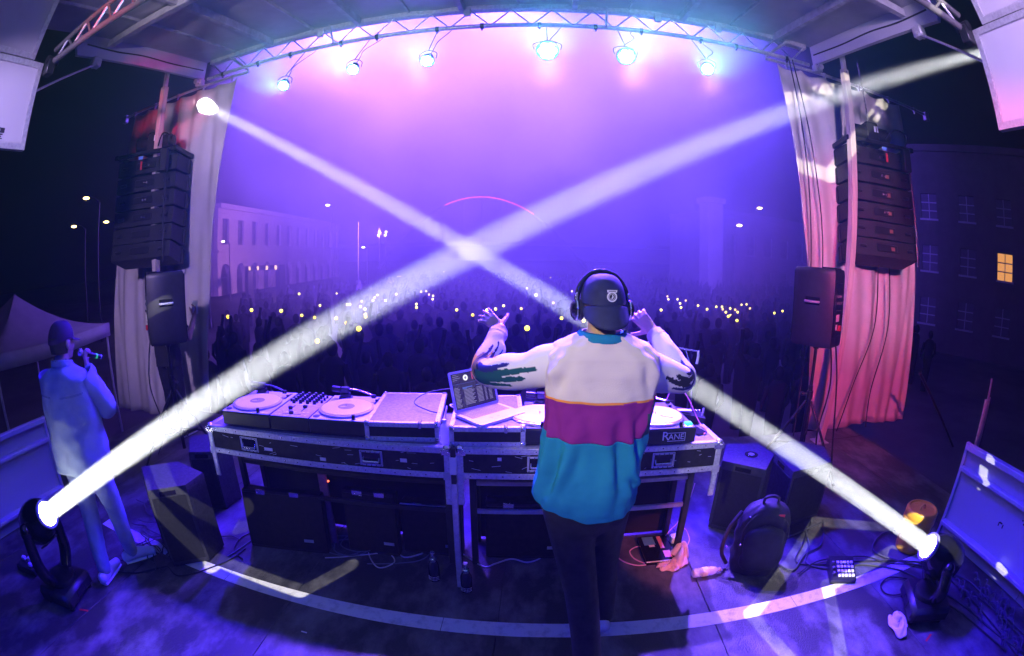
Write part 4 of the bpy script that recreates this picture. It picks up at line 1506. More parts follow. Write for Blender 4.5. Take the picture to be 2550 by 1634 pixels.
def head_shapes(c, rz, tilt=0, s=1.0):
    """Skull, jaw, nose, ears, brow; faces local +Y turned by rz."""
    M = Matrix.Translation(Vector(c)) @ Matrix.Rotation(rz, 4, 'Z') @ Matrix.Rotation(tilt, 4, 'X') @ Matrix.Scale(s, 4)
    sh = [('ball', (0, -0.012, 0.025), (0.078, 0.098, 0.095), M), ('ball', (0, 0.022, -0.035), (0.062, 0.072, 0.075), M), ('ball', (0, 0.055, -0.085), (0.034, 0.034, 0.026), M),
          ('ball', (0, 0.098, -0.022), (0.014, 0.020, 0.024), M), ('ball', (0, 0.088, -0.062), (0.024, 0.012, 0.008), M), ('ball', (0, 0.085, -0.073), (0.020, 0.012, 0.008), M), ('ball', (0, 0.080, 0.022), (0.055, 0.014, 0.012), M)]
    for sx in (-1, 1):
        sh.append(('ball', (sx * 0.080, -0.005, -0.012), (0.012, 0.022, 0.034), M @ Matrix.Identity(4)))
        sh.append(('ball', (sx * 0.030, 0.072, 0.004), (0.016, 0.014, 0.010), M))
        sh.append(('ball', (sx * 0.048, 0.055, -0.030), (0.020, 0.022, 0.022), M))
    return sh, M

def eyes(M, parent):
    for sx in (-1, 1):
        b = B(M)
        b.ball((sx * 0.031, 0.078, 0.004), (0.0115, 0.010, 0.009), 12, 8)
        b.obj('eye', M_whitep, parent)

def cloth_tube(path, rads, seg, wr, rnd_seed, cam_dir=Vector((0, -1, 0.05)), flat=1.0, n=10):
    """Rings of a sleeve or trouser leg; rads interpolated; wr = wrinkle depth. Angle 0 faces cam_dir."""
    P = spline(path, n)
    k = len(rads) - 1
    rg = random.Random(rnd_seed)
    ph = [rg.uniform(0, 6.28) for _ in range(8)]
    rows = []
    N = len(P)
    for i in range(N):
        t = i / (N - 1)
        T = (P[min(i + 1, N - 1)] - P[max(i - 1, 0)]).normalized()
        a = (cam_dir - T * cam_dir.dot(T)).normalized()
        b_ = T.cross(a)
        x = t * k
        j = min(int(x), k - 1)
        r = rads[j] + (rads[j + 1] - rads[j]) * (x - j)
        row = []
        for q in range(seg):
            an = 2 * PI * q / seg
            w = math.sin(t * 34 + 1.6 * math.sin(an + ph[0]) + ph[1]) * (0.5 + 0.5 * math.sin(an * 1 + ph[2])) + 0.6 * math.sin(t * 21 - 2.2 * math.sin(an + ph[3]) + ph[4]) + 0.5 * math.sin(an * 3 + t * 9 + ph[5])
            rr = r * (1 + 0.0 * w) + wr * w * (0.4 + 0.6 * math.sin(PI * min(1, max(0, t))))
            row.append(P[i] + a * (rr * math.cos(an) * flat) + b_ * (rr * math.sin(an)))
        rows.append(row)
    return rows

def superring(cx, cy, z, a, b, e, seg, wf):
    row = []
    for q in range(seg):
        an = 2 * PI * q / seg
        c, s = math.cos(an), math.sin(an)
        x = abs(c) ** (2 / e) * (1 if c >= 0 else -1)
        y = abs(s) ** (2 / e) * (1 if s >= 0 else -1)
        d = wf(an, z)
        row.append(Vector((cx + (a + d) * x, cy + (b + d) * y, z)))
    return row

def interp(tab, z):
    for i in range(len(tab) - 1):
        if tab[i][0] <= z <= tab[i + 1][0]:
            t = (z - tab[i][0]) / (tab[i + 1][0] - tab[i][0])
            t = t * t * (3 - 2 * t) * 0.5 + t * 0.5
            return [p + (q - p) * t for p, q in zip(tab[i][1:], tab[i + 1][1:])]
    return list(tab[-1][1:]) if z > tab[-1][0] else list(tab[0][1:])

def col_attr_mat(name, rough=0.8, bump=0.2):
    if name in MATS:
        return MATS[name]
    m = bpy.data.materials.new(name)
    m.use_nodes = True
    nt = m.node_tree
    b = nt.nodes['Principled BSDF']
    at = nt.nodes.new('ShaderNodeVertexColor')
    at.layer_name = 'print'
    nt.links.new(at.outputs[0], b.inputs['Base Color'])
    b.inputs['Roughness'].default_value = rough
    b.inputs['Specular IOR Level'].default_value = 0.2
    tc = nt.nodes.new('ShaderNodeTexCoord')
    ns = nt.nodes.new('ShaderNodeTexNoise')
    ns.inputs['Scale'].default_value = 420
    nt.links.new(tc.outputs['Object'], ns.inputs['Vector'])
    bp = nt.nodes.new('ShaderNodeBump')
    bp.inputs['Strength'].default_value = bump
    bp.inputs['Distance'].default_value = 0.004
    nt.links.new(ns.outputs['Fac'], bp.inputs['Height'])
    nt.links.new(bp.outputs[0], b.inputs['Normal'])
    MATS[name] = m
    return m

def crumple(o, strength, size):
    """Cloth creases as real displacement."""
    tx = bpy.data.textures.new('cloth_crease', 'CLOUDS')
    tx.noise_scale = size
    tx.noise_depth = 3
    md = o.modifiers.new('crumple', 'DISPLACE')
    md.texture = tx
    md.strength = strength
    md.mid_level = 0.5
    md.texture_coords = 'LOCAL'
M_cream = mat('cream_cloth', (0.70, 0.62, 0.54), 0.85, scale=3, var=0.05, bump=0.25, bscale=420, spec=0.15)
M_maroon = mat('plum_cloth', (0.22, 0.018, 0.20), 0.8, scale=4, var=0.1, bump=0.25, bscale=420, spec=0.2)
M_teal = mat('teal_cloth', (0.012, 0.21, 0.34), 0.8, scale=4, var=0.1, bump=0.25, bscale=420, spec=0.2)
M_green = mat('dark_green_cloth', (0.02, 0.07, 0.08), 0.8, bump=0.2, bscale=420)
M_pipe = mat('orange_piping', (0.80, 0.28, 0.04), 0.6)
M_jean = mat('black_denim', (0.012, 0.012, 0.020), 0.85, scale=12, var=0.35, bump=0.3, bscale=300)
M_cap = mat('navy_cap', (0.012, 0.016, 0.055), 0.75, scale=20, var=0.15, bump=0.3, bscale=420)
M_hair = mat('dark_hair', (0.03, 0.02, 0.015), 0.6, bump=0.5, bscale=200, stretch=(1, 1, 0.1))

# ---------------------------------------------------------------- the DJ
DJ0 = Vector((0.26, 1.70, 0.0))
dj = thing('person', 'DJ from behind in a cream, plum and teal long-sleeved shirt with both hands raised', 'person', tuple(DJ0))
hc = Vector((0.258, 1.845, 1.715))
hsh, Mhead = head_shapes(hc - DJ0, R(6), R(-10), 0.96)
def L(*p):
    return Vector(p) - DJ0
elL, elR = L(-0.235, 1.95, 1.415), L(0.655, 1.93, 1.405)
wrL, wrR = L(-0.178, 2.15, 1.565), L(0.545, 2.12, 1.575)
shs = list(hsh)
shs += [chain([L(0.255, 1.80, 1.52), L(0.255, 1.815, 1.60), L(0.255, 1.83, 1.70)], [0.068, 0.058, 0.058]),
        chain([L(0.22, 1.71, 0.90), L(0.235, 1.73, 1.10), L(0.25, 1.77, 1.33), L(0.255, 1.79, 1.50)], [0.125, 0.110, 0.125, 0.085]),
        chain([L(0.14, 1.79, 1.48), L(0.255, 1.79, 1.51), L(0.37, 1.79, 1.475)], [0.05, 0.06, 0.05]),
        chain([L(0.11, 1.79, 1.475), elL.lerp(L(0.11, 1.79, 1.475), 0.5), elL], [0.048, 0.045, 0.040]),
        chain([elL, elL.lerp(wrL, 0.5), wrL], [0.042, 0.038, 0.027]),
        chain([L(0.40, 1.79, 1.47), elR.lerp(L(0.40, 1.79, 1.47), 0.5), elR], [0.048, 0.045, 0.040]),
        chain([elR, elR.lerp(wrR, 0.5), wrR], [0.042, 0.038, 0.027]),
        chain([L(0.16, 1.71, 0.88), L(0.225, 1.64, 0.48), L(0.285, 1.51, 0.09)], [0.085, 0.058, 0.04]),
        chain([L(0.33, 1.73, 0.88), L(0.355, 1.86, 0.50), L(0.39, 1.84, 0.09)], [0.085, 0.058, 0.04])]
shs += hand_shapes(wrL, (-0.70, 0.42, 0.52), (0.62, 0.35, 0.45), (6, 14, 12), 12, (70, 5), 0.90, grip=(0, 0.8, -0.6))
shs += hand_shapes(wrR, (-0.62, 0.40, 0.62), (-0.62, 0.15, -0.75), (24, 24, 18), 10, (62, 10), 0.92, grip=(-0.3, 0.9, -0.2))
body = organic('body', M_skin, dj, shs, 0.0050, 4)
eyes(Mhead, dj)

# shirt torso: rows aligned with the colour bands
TAB = [  # z, cx, cy, half width, half depth, squareness
    (0.86, 0.205, 1.690, 0.212, 0.150, 2.3), (0.95, 0.210, 1.695, 0.214, 0.150, 2.3), (1.08, 0.225, 1.715, 0.210, 0.138, 2.3), (1.22, 0.243, 1.745, 0.212, 0.130, 2.4), (1.36, 0.256, 1.775, 0.224, 0.132, 2.6),
    (1.46, 0.260, 1.785, 0.232, 0.132, 2.8), (1.525, 0.262, 1.790, 0.232, 0.120, 2.7), (1.568, 0.262, 1.795, 0.196, 0.104, 2.3), (1.594, 0.260, 1.800, 0.140, 0.092, 2.1), (1.612, 0.259, 1.803, 0.096, 0.086, 2.0), (1.618, 0.259, 1.805, 0.088, 0.084, 2.0)]
FOLDS = [(-1.9, 1.30, -2.4, 0.92, 0.011, 0.045), (-1.55, 1.34, -1.2, 0.98, 0.010, 0.05), (-1.25, 1.33, -0.75, 1.02, 0.013, 0.05), (-0.95, 1.18, -0.45, 1.05, 0.012, 0.035), (-0.9, 1.12, -0.35, 1.02, 0.010, 0.03), (-2.6, 1.32, -2.75, 0.98, 0.012, 0.05), (-2.2, 1.25, -2.0, 0.93, 0.008, 0.06),
         (-2.7, 1.44, -2.2, 1.52, 0.008, 0.05), (-0.45, 1.44, -0.9, 1.53, 0.008, 0.05), (-1.75, 1.44, -1.6, 1.36, 0.004, 0.08), (-0.6, 1.35, -0.75, 1.25, 0.010, 0.04), (1.0, 1.3, 1.5, 1.0, 0.012, 0.06), (2.0, 1.3, 1.8, 1.0, 0.012, 0.06)]
def seg_fold(an, z):
    an = (an + PI) % (2 * PI) - PI
    d = 0.010 * math.sin(an * 4 + z * 7) * max(0, 1.42 - z) + 0.0025 * math.sin(an * 9 - z * 17) + 0.0018 * math.sin(an * 17 + z * 31)
    for a0, z0, a1, z1, amp, w in FOLDS:
        ax, az = (a1 - a0) * 0.22, z1 - z0
        px, pz = (an - a0) * 0.22, z - z0
        t = max(0, min(1, (px * ax + pz * az) / (ax * ax + az * az)))
        dist = math.hypot(px - ax * t, pz - az * t)
        d += 1.7 * amp * math.exp(-(dist / (w * 0.55)) ** 2) * math.sin(PI * (0.12 + 0.76 * t))
        d -= 1.1 * amp * math.exp(-((dist - w) / (w * 0.5)) ** 2) * math.sin(PI * t)
    return d
SEG = 120
def torso_rows(z0, z1, n, hem=False, push=0.0):
    rows = []
    for i in range(n + 1):
        z = z0 + (z1 - z0) * i / n
        cx, cy_, a, b_, e = interp(TAB, z)
        r = superring(cx - DJ0.x, cy_ - DJ0.y, z, a + push, b_ + push, e, SEG, seg_fold)
        # bands sag towards the middle of the back; the hem hangs lower there
        rr = []
        for p in r:
            k = max(0.0, min(1.0, (1.45 - z) / 0.25))
            back = max(0.0, -(p.y + DJ0.y - cy_) / b_)
            lft = max(0.0, (cx - DJ0.x - p.x) / a)
            dz = -0.028 * back * k + (0.055 * lft * max(0, min(1, (1.15 - z) / 0.25)))
            rr.append(p + Vector((0, 0, dz)))
        rows.append(rr)
    return rows
ZB1, ZB2, ZH = 1.375, 1.235, 0.925
shirt = organic('shirt', M_cream, dj, [('ball', L(0.257, 1.79, 1.53), (0.06, 0.05, 0.02))], 0.012, 2)   # inner yoke lining hidden under the cloth
for nm, z0, z1, n, m_ in (('upper_panel', ZB1, 1.618, 40, M_cream), ('middle_panel', ZB2, ZB1, 22, M_maroon), ('lower_panel', ZH, ZB2, 46, M_teal)):
    b = B()
    b.loft(torso_rows(z0, z1, n))
    o = b.obj(nm, m_, shirt, sharp=180)
    crumple(o, 0.016 if nm != 'upper_panel' else 0.009, 0.085)
    md = o.modifiers.new('thickness', 'SOLIDIFY')
    md.thickness = 0.0025
    md.offset = -1
b = B()
b.loft([[p for p in row] for row in torso_rows(ZB1 - 0.004, ZB1 + 0.004, 2, push=0.0022)])
b.obj('piping', M_pipe, shirt, sharp=180)
b = B()
b.loft(torso_rows(ZH - 0.001, ZH + 0.020, 2, push=0.0015))
b.obj('hem_band', M_teal, shirt, sharp=180)
b = B()
rows = torso_rows(ZB2 + 0.001, ZB1 - 0.005, 10, push=0.0015)
b.loft([[row[q % SEG] for q in range(int(SEG * 0.885), int(SEG * 1.02))] for row in rows], closed=False)
b.obj('side_gusset', M_green, shirt, sharp=180)
b = B()
nr = []
for i, (z, a, bb) in enumerate(((1.590, 0.110, 0.106), (1.598, 0.112, 0.108), (1.620, 0.096, 0.094), (1.624, 0.088, 0.086), (1.610, 0.080, 0.078))):
    nr.append([Vector((0.257 - DJ0.x + a * math.cos(2 * PI * q / 48), 1.805 - DJ0.y + bb * math.sin(2 * PI * q / 48), z - 0.006 * max(0, -math.sin(2 * PI * q / 48)) - 0.03 * max(0, math.sin(2 * PI * q / 48)))) for q in range(48)])
b.loft(nr)
b.obj('collar', M_teal, shirt, sharp=180)

CREAM = (0.76, 0.72, 0.69)
def sleeve(path, rads, strokes, seed, nm, cuff_at):
    rows = cloth_tube(path, rads, 144, 0.0060, seed, n=48)
    N = len(rows)
    b = B()
    b.loft(rows)
    o = b.obj(nm, col_attr_mat('printed_sleeve'), shirt, sharp=180, fix=True)
    me = o.data
    ca = me.color_attributes.new('print', 'FLOAT_COLOR', 'POINT')
    rg = random.Random(seed)
    jag = [rg.uniform(-1, 1) for _ in range(997)]
    for i in range(N):
        t = i / (N - 1)
        for q in range(144):
            an = (q * 2.5 + 180) % 360 - 180
            c = CREAM
            for (t0, a0, t1, a1, w0, w1, col) in strokes:
                # distance in a flattened sleeve sheet (t scaled to metres, degrees to metres)
                ux, uy = (t1 - t0) * 0.62, (a1 - a0) * 0.0014
                px, py = (t - t0) * 0.62, (an - a0) * 0.0014
                s = max(0, min(1, (px * ux + py * uy) / (ux * ux + uy * uy)))
                dd = math.hypot(px - ux * s, py - uy * s)
                w = w0 + (w1 - w0) * s + 0.0030 * jag[((i // 3) * 31 + (q // 2) * 17) % 997]
                if dd < w:
                    c = col
            ca.data[i * 144 + q].color = (*c, 1)
    md = o.modifiers.new('thickness', 'SOLIDIFY')
    md.thickness = 0.002
    md.offset = -1
    b = B()
    k0 = int(cuff_at * (N - 1))
    rr = [[p + (p - sum(row, Vector()) / len(row)).normalized() * 0.002 for p in row] for row in rows[k0:]]
    b.loft(rr)
    b.obj('cuff', M_cream, o, sharp=180)
    return o
GRN, NVY, YEL, BLK, OLV = (0.008, 0.075, 0.085), (0.02, 0.02, 0.14), (0.78, 0.46, 0.02), (0.015, 0.015, 0.03), (0.25, 0.18, 0.03)
strL = [(0.54, -40, 0.60, -75, 0.030, 0.02, YEL), (0.57, 14, 0.64, 34, 0.014, 0.006, YEL), (0.46, 5, 0.57, -12, 0.030, 0.030, OLV), (0.46, 12, 0.18, 10, 0.020, 0.009, GRN), (0.46, -8, 0.26, -14, 0.018, 0.010, GRN), (0.47, -26, 0.34, -34, 0.016, 0.009, GRN), (0.42, 8, 0.46, -20, 0.022, 0.016, GRN),
        (0.48, 34, 0.33, 36, 0.015, 0.008, NVY), (0.47, 24, 0.38, 26, 0.012, 0.008, NVY), (0.49, 20, 0.57, 44, 0.008, 0.007, BLK), (0.50, 0, 0.60, 20, 0.006, 0.006, BLK), (0.52, -20, 0.58, 6, 0.006, 0.004, BLK), (0.51, 30, 0.60, 24, 0.005, 0.004, YEL), (0.56, -10, 0.70, -4, 0.012, 0.006, BLK), (0.58, 18, 0.74, 22, 0.010, 0.005, BLK), (0.58, 46, 0.70, 50, 0.010, 0.005, GRN), (0.60, 4, 0.66, 8, 0.005, 0.004, YEL)]
strR = [(0.50, 10, 0.24, -2, 0.022, 0.007, BLK), (0.50, -6, 0.34, -16, 0.020, 0.010, BLK), (0.50, 22, 0.36, 30, 0.016, 0.008, NVY), (0.51, -24, 0.42, -34, 0.014, 0.008, BLK), (0.54, 10, 0.60, 26, 0.018, 0.008, NVY), (0.47, 8, 0.45, 4, 0.006, 0.004, CREAM)]
shLp, shRp = L(0.135, 1.790, 1.495), L(0.380, 1.790, 1.490)
sleeve([shLp, shLp.lerp(elL, 0.45) + Vector((0, 0, -0.015)), elL + Vector((0.012, -0.01, -0.008)), elL.lerp(wrL, 0.55), wrL - (wrL - elL).normalized() * 0.012], [0.094, 0.086, 0.077, 0.063, 0.056, 0.046, 0.038], strL, 11, 'sleeve', 0.90)
sleeve([shRp, shRp.lerp(elR, 0.45) + Vector((0, 0, -0.015)), elR + Vector((-0.012, -0.01, -0.008)), elR.lerp(wrR, 0.55), wrR - (wrR - elR).normalized() * 0.012], [0.094, 0.086, 0.076, 0.062, 0.055, 0.046, 0.038], strR, 5, 'sleeve', 0.90)

# trousers and shoes
tro = organic('trousers', M_jean, dj, [
    chain([L(0.215, 1.715, 0.99), L(0.215, 1.71, 0.90), L(0.22, 1.71, 0.84)], [0.115, 0.125, 0.12]), ('ball', L(0.21, 1.70, 0.90), (0.178, 0.125, 0.11)),
    chain([L(0.145, 1.705, 0.86), L(0.185, 1.685, 0.66), L(0.228, 1.64, 0.46), L(0.262, 1.57, 0.26), L(0.288, 1.51, 0.075)], [0.108, 0.094, 0.080, 0.074, 0.070]),
    chain([L(0.315, 1.73, 0.86), L(0.335, 1.81, 0.66), L(0.355, 1.86, 0.48), L(0.375, 1.86, 0.26), L(0.39, 1.84, 0.075)], [0.108, 0.094, 0.080, 0.072, 0.068])], 0.010, 6)
for x, y in ((0.288, 1.50), (0.39, 1.83)):
    organic('shoe', M_whitep, dj, [chain([L(x, y - 0.06, 0.045), L(x + 0.005, y + 0.05, 0.04), L(x + 0.01, y + 0.16, 0.032)], [0.042, 0.040, 0.030])], 0.008, 4)

# cap worn backwards: dome towards us, brim down the neck, patch
cap = B(Mhead)
rows = []
for j in range(15):
    t = j / 14
    z = 0.012 + 0.120 * math.sin(t * PI / 2)
    k = math.cos(t * PI / 2) ** 0.62 if t < 1 else 0.02
    rows.append([(0.096 * k * math.cos(2 * PI * q / 48), -0.010 + (0.112 * k) * math.sin(2 * PI * q / 48), z - 0.022 * max(0, -math.sin(2 * PI * q / 48)) * (1 - t)) for q in range(48)])
cap.loft(rows, True, False, True)
cp = cap.obj('cap', M_cap, dj, sharp=180)
b = B(Mhead)
rows = []
for j in range(9):
    t = j / 8
    row = []
    for q in range(25):
        u = q / 24
        an = R(180 + 22 + 136 * u)
        x, y = 0.097 * math.cos(an), -0.010 + 0.113 * math.sin(an)
        ext = 0.100 * (math.sin(PI * u) ** 0.5) * t
        row.append((x * (1 + 0.10 * t), y - ext * 0.42, -0.008 - ext * 0.98 - 0.010 * abs(2 * u - 1) ** 2 * t))
    rows.append(row)
b.loft(rows, False)
br = b.obj('brim', M_cap, cp, sharp=180)
md = br.modifiers.new('thickness', 'SOLIDIFY')
md.thickness = 0.004
def on_cap(x, z):
    """Point on the rear of the cap dome and its outward normal, head coordinates."""
    t = math.asin(max(0, min(1, (z - 0.0) / 0.120)))
    k = math.cos(t) ** 0.62
    y = -0.010 - 0.112 * k * math.sqrt(max(0, 1 - (x / (0.096 * k)) ** 2))
    return Vector((x, y, z + 0.0))
pc = on_cap(0.010, 0.026)
Mp = Mhead @ Matrix.Translation(pc + Vector((0, -0.0035, 0))) @ Matrix.Rotation(R(96), 4, 'X')
b = B(Mp)
b.lathe([(0.0205, -0.002), (0.0205, 0.0010), (0.0165, 0.0012)], 32)
pt = b.obj('patch', M_label, cp)
b = B(Mp)
b.lathe([(0.0150, 0.0013), (0.0150, 0.0017), (0.0125, 0.0017), (0.0125, 0.0013)], 32, cap=False)
b.lathe([(0.0108, 0.0013), (0.0104, 0.0018), (0.0098, 0.0018)], 28, cap=True)
b.obj('patch_ring', M_ink, cp)
b = B(Mp)
b.prism([(-0.004, -0.008), (0.003, -0.007), (0.006, 0.0), (0.003, 0.007), (-0.002, 0.008), (0.001, 0.003), (-0.001, -0.002)], 0.0019, 0.0022)
b.obj('patch_figure', M_label, cp)
b = B(Mp)
b.prism([(-0.019, 0.017), (0.019, 0.017), (0.021, 0.027), (-0.021, 0.027)], -0.001, 0.0012)
b.obj('patch_banner', M_label, cp)
b = B(Mp)
for k in range(7):
    b.box((-0.0145 + k * 0.0044, 0.0195, 0.0013), (-0.0145 + k * 0.0044 + 0.0028, 0.0245, 0.0016))
b.objs('banner_mark', M_ink, cp)
# headphones
hp = organic('headphones', M_gloss, dj, [chain([Mhead @ Vector((0.112 * math.cos(a), -0.004 + 0.01 * math.sin(a), 0.008 + 0.136 * math.sin(a))) for a in [R(2 + 176 * k / 12) for k in range(13)]], [0.012, 0.014, 0.016, 0.014, 0.012], 4)], 0.006, 3)
for sx in (-1, 1):
    Mc = Mhead @ Matrix.Translation((sx * 0.088, 0.0, -0.018)) @ Matrix.Rotation(sx * PI / 2, 4, 'Y')
    b = B(Mc)
    b.lathe([(0.030, -0.006), (0.043, 0.0), (0.044, 0.012), (0.038, 0.018)], 26)
    b.obj('ear_cushion', M_rubber, hp)
    b = B(Mc)
    b.lathe([(0.041, 0.014), (0.045, 0.020), (0.043, 0.034), (0.028, 0.046), (0.010, 0.049)], 26)
    b.obj('ear_cup', M_gloss, hp)
    b = B(Mc)
    b.lathe([(0.0455, 0.023), (0.0462, 0.026), (0.0455, 0.029)], 26, cap=False)
    b.obj('cup_ring', M_chrome, hp)
    b = B(Mhead)
    b.box((sx * 0.112 - 0.007, -0.016, 0.016), (sx * 0.112 + 0.007, 0.012, 0.052), 0.004)
    b.obj('hinge', M_chrome, hp)

# ---------------------------------------------------------------- clothed standing figures
def person(loc, rz, label, J, cloth, group=None):
    """J: joints in local space facing +Y. cloth: materials and cut."""
    t = thing('person', label, 'person', loc, rz, group)
    hs, Mh = head_shapes(J['head'], J.get('turn', 0), J.get('tilt', 0), J.get('hs', 1.0))
    sh = list(hs)
    nk = Vector(J['neck'])
    sh.append(chain([nk + Vector((0, -0.01, -0.08)), nk, Vector(J['head']) + Vector((0, -0.01, -0.06))], [0.06, 0.052, 0.052]))
    sh.append(chain([(0, 0, J['hip']), (0, 0.0, (J['hip'] + nk.z) / 2), nk + Vector((0, 0.005, -0.13))], [0.105, 0.090, 0.080]))
    for s_ in ('l', 'r'):
        S_, E_, W_ = (Vector(J[k + s_]) for k in ('sh', 'el', 'wr'))
        dn = Vector((0, 0, -0.055))
        sh.append(chain([Vector((S_.x * 0.3, S_.y, S_.z)) + dn, S_ + dn - Vector((S_.x * 0.1, 0, 0)), E_], [0.045, 0.038, 0.036]))
        sh.append(chain([E_, E_.lerp(W_, 0.5), W_], [0.04, 0.036, 0.026]))
        sh += hand_shapes(W_, *J['hand' + s_])
        K, A = Vector(J['kn' + s_]), Vector(J['an' + s_])
        sh.append(chain([(0.085 if s_ == 'r' else -0.085, 0, J['hip']), K, A], [0.08, 0.055, 0.038]))
    organic('body', M_skin, t, sh, 0.0085, 6)
    eyes(Mh, t)
    # top
    hz = cloth['hem']
    tab = [(hz, 0, 0.0, cloth['hw'], cloth['hd'], 2.3), ((hz + nk.z) / 2, 0, 0.0, cloth['hw'] * 0.97, cloth['hd'], 2.3), (nk.z - 0.16, 0, -0.005, cloth['cw'], cloth['cd'], 2.6), (nk.z - 0.075, 0, -0.008, cloth['cw'] * 0.98, cloth['cd'] * 0.9, 2.5), (nk.z - 0.03, 0, -0.008, cloth['cw'] * 0.62, cloth['cd'] * 0.72, 2.1), (nk.z + 0.005, 0, 0.0, 0.068, 0.068, 2.0)]
    rg = random.Random(cloth['seed'])
    fl = [(rg.uniform(0, 6.28), rg.randint(3, 8), rg.uniform(-9, 9)) for _ in range(5)]
    def wf(an, z):
        k = max(0.1, min(1, (nk.z - z) / 0.5))
        return cloth['fold'] * k * sum(math.sin(an * n + z * q + p) for p, n, q in fl) / 2.2
    b = B()
    rows = []
    for i in range(47):
        z = hz + (nk.z + 0.005 - hz) * i / 46
        cx, cy_, a, bb, e = interp(tab, z)
        r = superring(cx, cy_, z, a, bb, e, 72, wf)
        if cloth.get('tail'):
            r = [p + Vector((0, 0, (-cloth['tail'] * max(0, abs(p.y) / bb - 0.3) * (1 - i / 12)) if i < 12 else 0)) for p in r]
        rows.append(r)
    b.loft(rows)
    top = b.obj('shirt', cloth['top'], t, sharp=180)
    crumple(top, 0.030, 0.09)
    md = top.modifiers.new('thickness', 'SOLIDIFY')
    md.thickness = 0.003
    md.offset = -1
    for s_ in ('l', 'r'):
        S_, E_, W_ = (Vector(J[k + s_]) for k in ('sh', 'el', 'wr'))
        S2 = Vector((S_.x * 0.86, S_.y, S_.z - 0.01))
        if cloth['sleeve'] == 'long':
            pts, rr = [S2, S2.lerp(E_, 0.5), E_, E_.lerp(W_, 0.55), W_ - (W_ - E_).normalized() * 0.01], [0.088, 0.080, 0.070, 0.066, 0.056, 0.046, 0.040]
        else:
            pts, rr = [S2, S2.lerp(E_, 0.35), S2.lerp(E_, 0.68)], [0.088, 0.082, 0.076]
        b = B()
        b.loft(cloth_tube(pts, rr, 40, 0.004, cloth['seed'] + ord(s_), n=12))
        sl = b.obj('sleeve', cloth['top'], top, sharp=180)
        crumple(sl, 0.018, 0.06)
        md = sl.modifiers.new('thickness', 'SOLIDIFY')
        md.thickness = 0.002
        md.offset = -1
    legs = [('ball', (0, 0, J['hip'] + 0.02), (0.165, 0.118, 0.11))]
    for s_ in ('l', 'r'):
        K, A = Vector(J['kn' + s_]), Vector(J['an' + s_])
        legs.append(chain([(0.088 if s_ == 'r' else -0.088, 0, J['hip'] - 0.02), Vector((0.088 if s_ == 'r' else -0.088, 0, J['hip'])).lerp(K, 0.55), K, K.lerp(A, 0.55), A], cloth['leg']))
    lo = organic('trousers', cloth['bottom'], t, legs, 0.011, 5)
    md = lo.modifiers.new('creases', 'DISPLACE')
    tx = bpy.data.textures.get('crease_noise') or bpy.data.textures.new('crease_noise', 'CLOUDS')
    tx.noise_scale = 0.05
    md.texture = tx
    md.strength = 0.012
    md.mid_level = 0.5
    for s_ in ('l', 'r'):
        A, f = Vector(J['an' + s_]), Vector(J['toe' + s_]).normalized()
        side = f.cross(Vector((0, 0, 1))).normalized()
        heel = A - Vector((0, 0, A.z - J.get('heel' + s_, 0.0)))
        pts = [heel - f * 0.06 + Vector((0, 0, 0.048)), heel + f * 0.05 + Vector((0, 0, 0.050)), heel + f * 0.17 + Vector((0, 0, 0.036 - J.get('heel' + s_, 0.0) * 0.8))]
        so = organic('shoe', cloth['shoe'], t, [chain(pts, [0.042, 0.042, 0.033])], 0.008, 3)
        b = B()
        q0, q1 = pts[0] - Vector((0, 0, 0.040)), pts[2] - Vector((0, 0, 0.030))
        b.tube([q0 - f * 0.02, q0.lerp(q1, 0.3), q0.lerp(q1, 0.7), q1 + f * 0.015], [0.040, 0.043, 0.045, 0.032], 14)
        for v in b.bm.verts:
            ln = q0.z + (q1.z - q0.z) * max(0, min(1, (Vector((v.co.x, v.co.y, 0)) - Vector((q0.x, q0.y, 0))).dot(Vector((f.x, f.y, 0))) / 0.23))
            v.co.z = ln + (v.co.z - ln) * 0.28 + 0.004
        b.obj('sole', M_whitep, so)
    return t, Mh, top
def back_cap(t, Mh, m_, fwd_brim=True):
    b = B(Mh)
    rows = []
    for j in range(13):
        a = j / 12
        z = 0.020 + 0.108 * math.sin(a * PI / 2)
        k = math.cos(a * PI / 2) ** 0.65 if a < 1 else 0.02
        rows.append([(0.089 * k * math.cos(2 * PI * q / 40), -0.010 + 0.108 * k * math.sin(2 * PI * q / 40), z - 0.03 * max(0, -math.sin(2 * PI * q / 40)) * (1 - a)) for q in range(40)])
    b.loft(rows, True, False, True)
    c = b.obj('cap', m_, t, sharp=180)
    b = B(Mh)
    rows = []
    for j in range(7):
        a = j / 6
        row = []
        for q in range(21):
            u = q / 20
            an = R(25 + 130 * u)
            ext = 0.075 * (math.sin(PI * u) ** 0.6) * a
            row.append((0.089 * math.cos(an), -0.010 + 0.108 * math.sin(an) + ext, 0.022 - ext * 0.28 - 0.012 * abs(2 * u - 1) ** 2 * a))
        rows.append(row)
    b.loft(rows, False)
    o = b.obj('brim', m_, c, sharp=180)
    md = o.modifiers.new('thickness', 'SOLIDIFY')
    md.thickness = 0.004
    return c

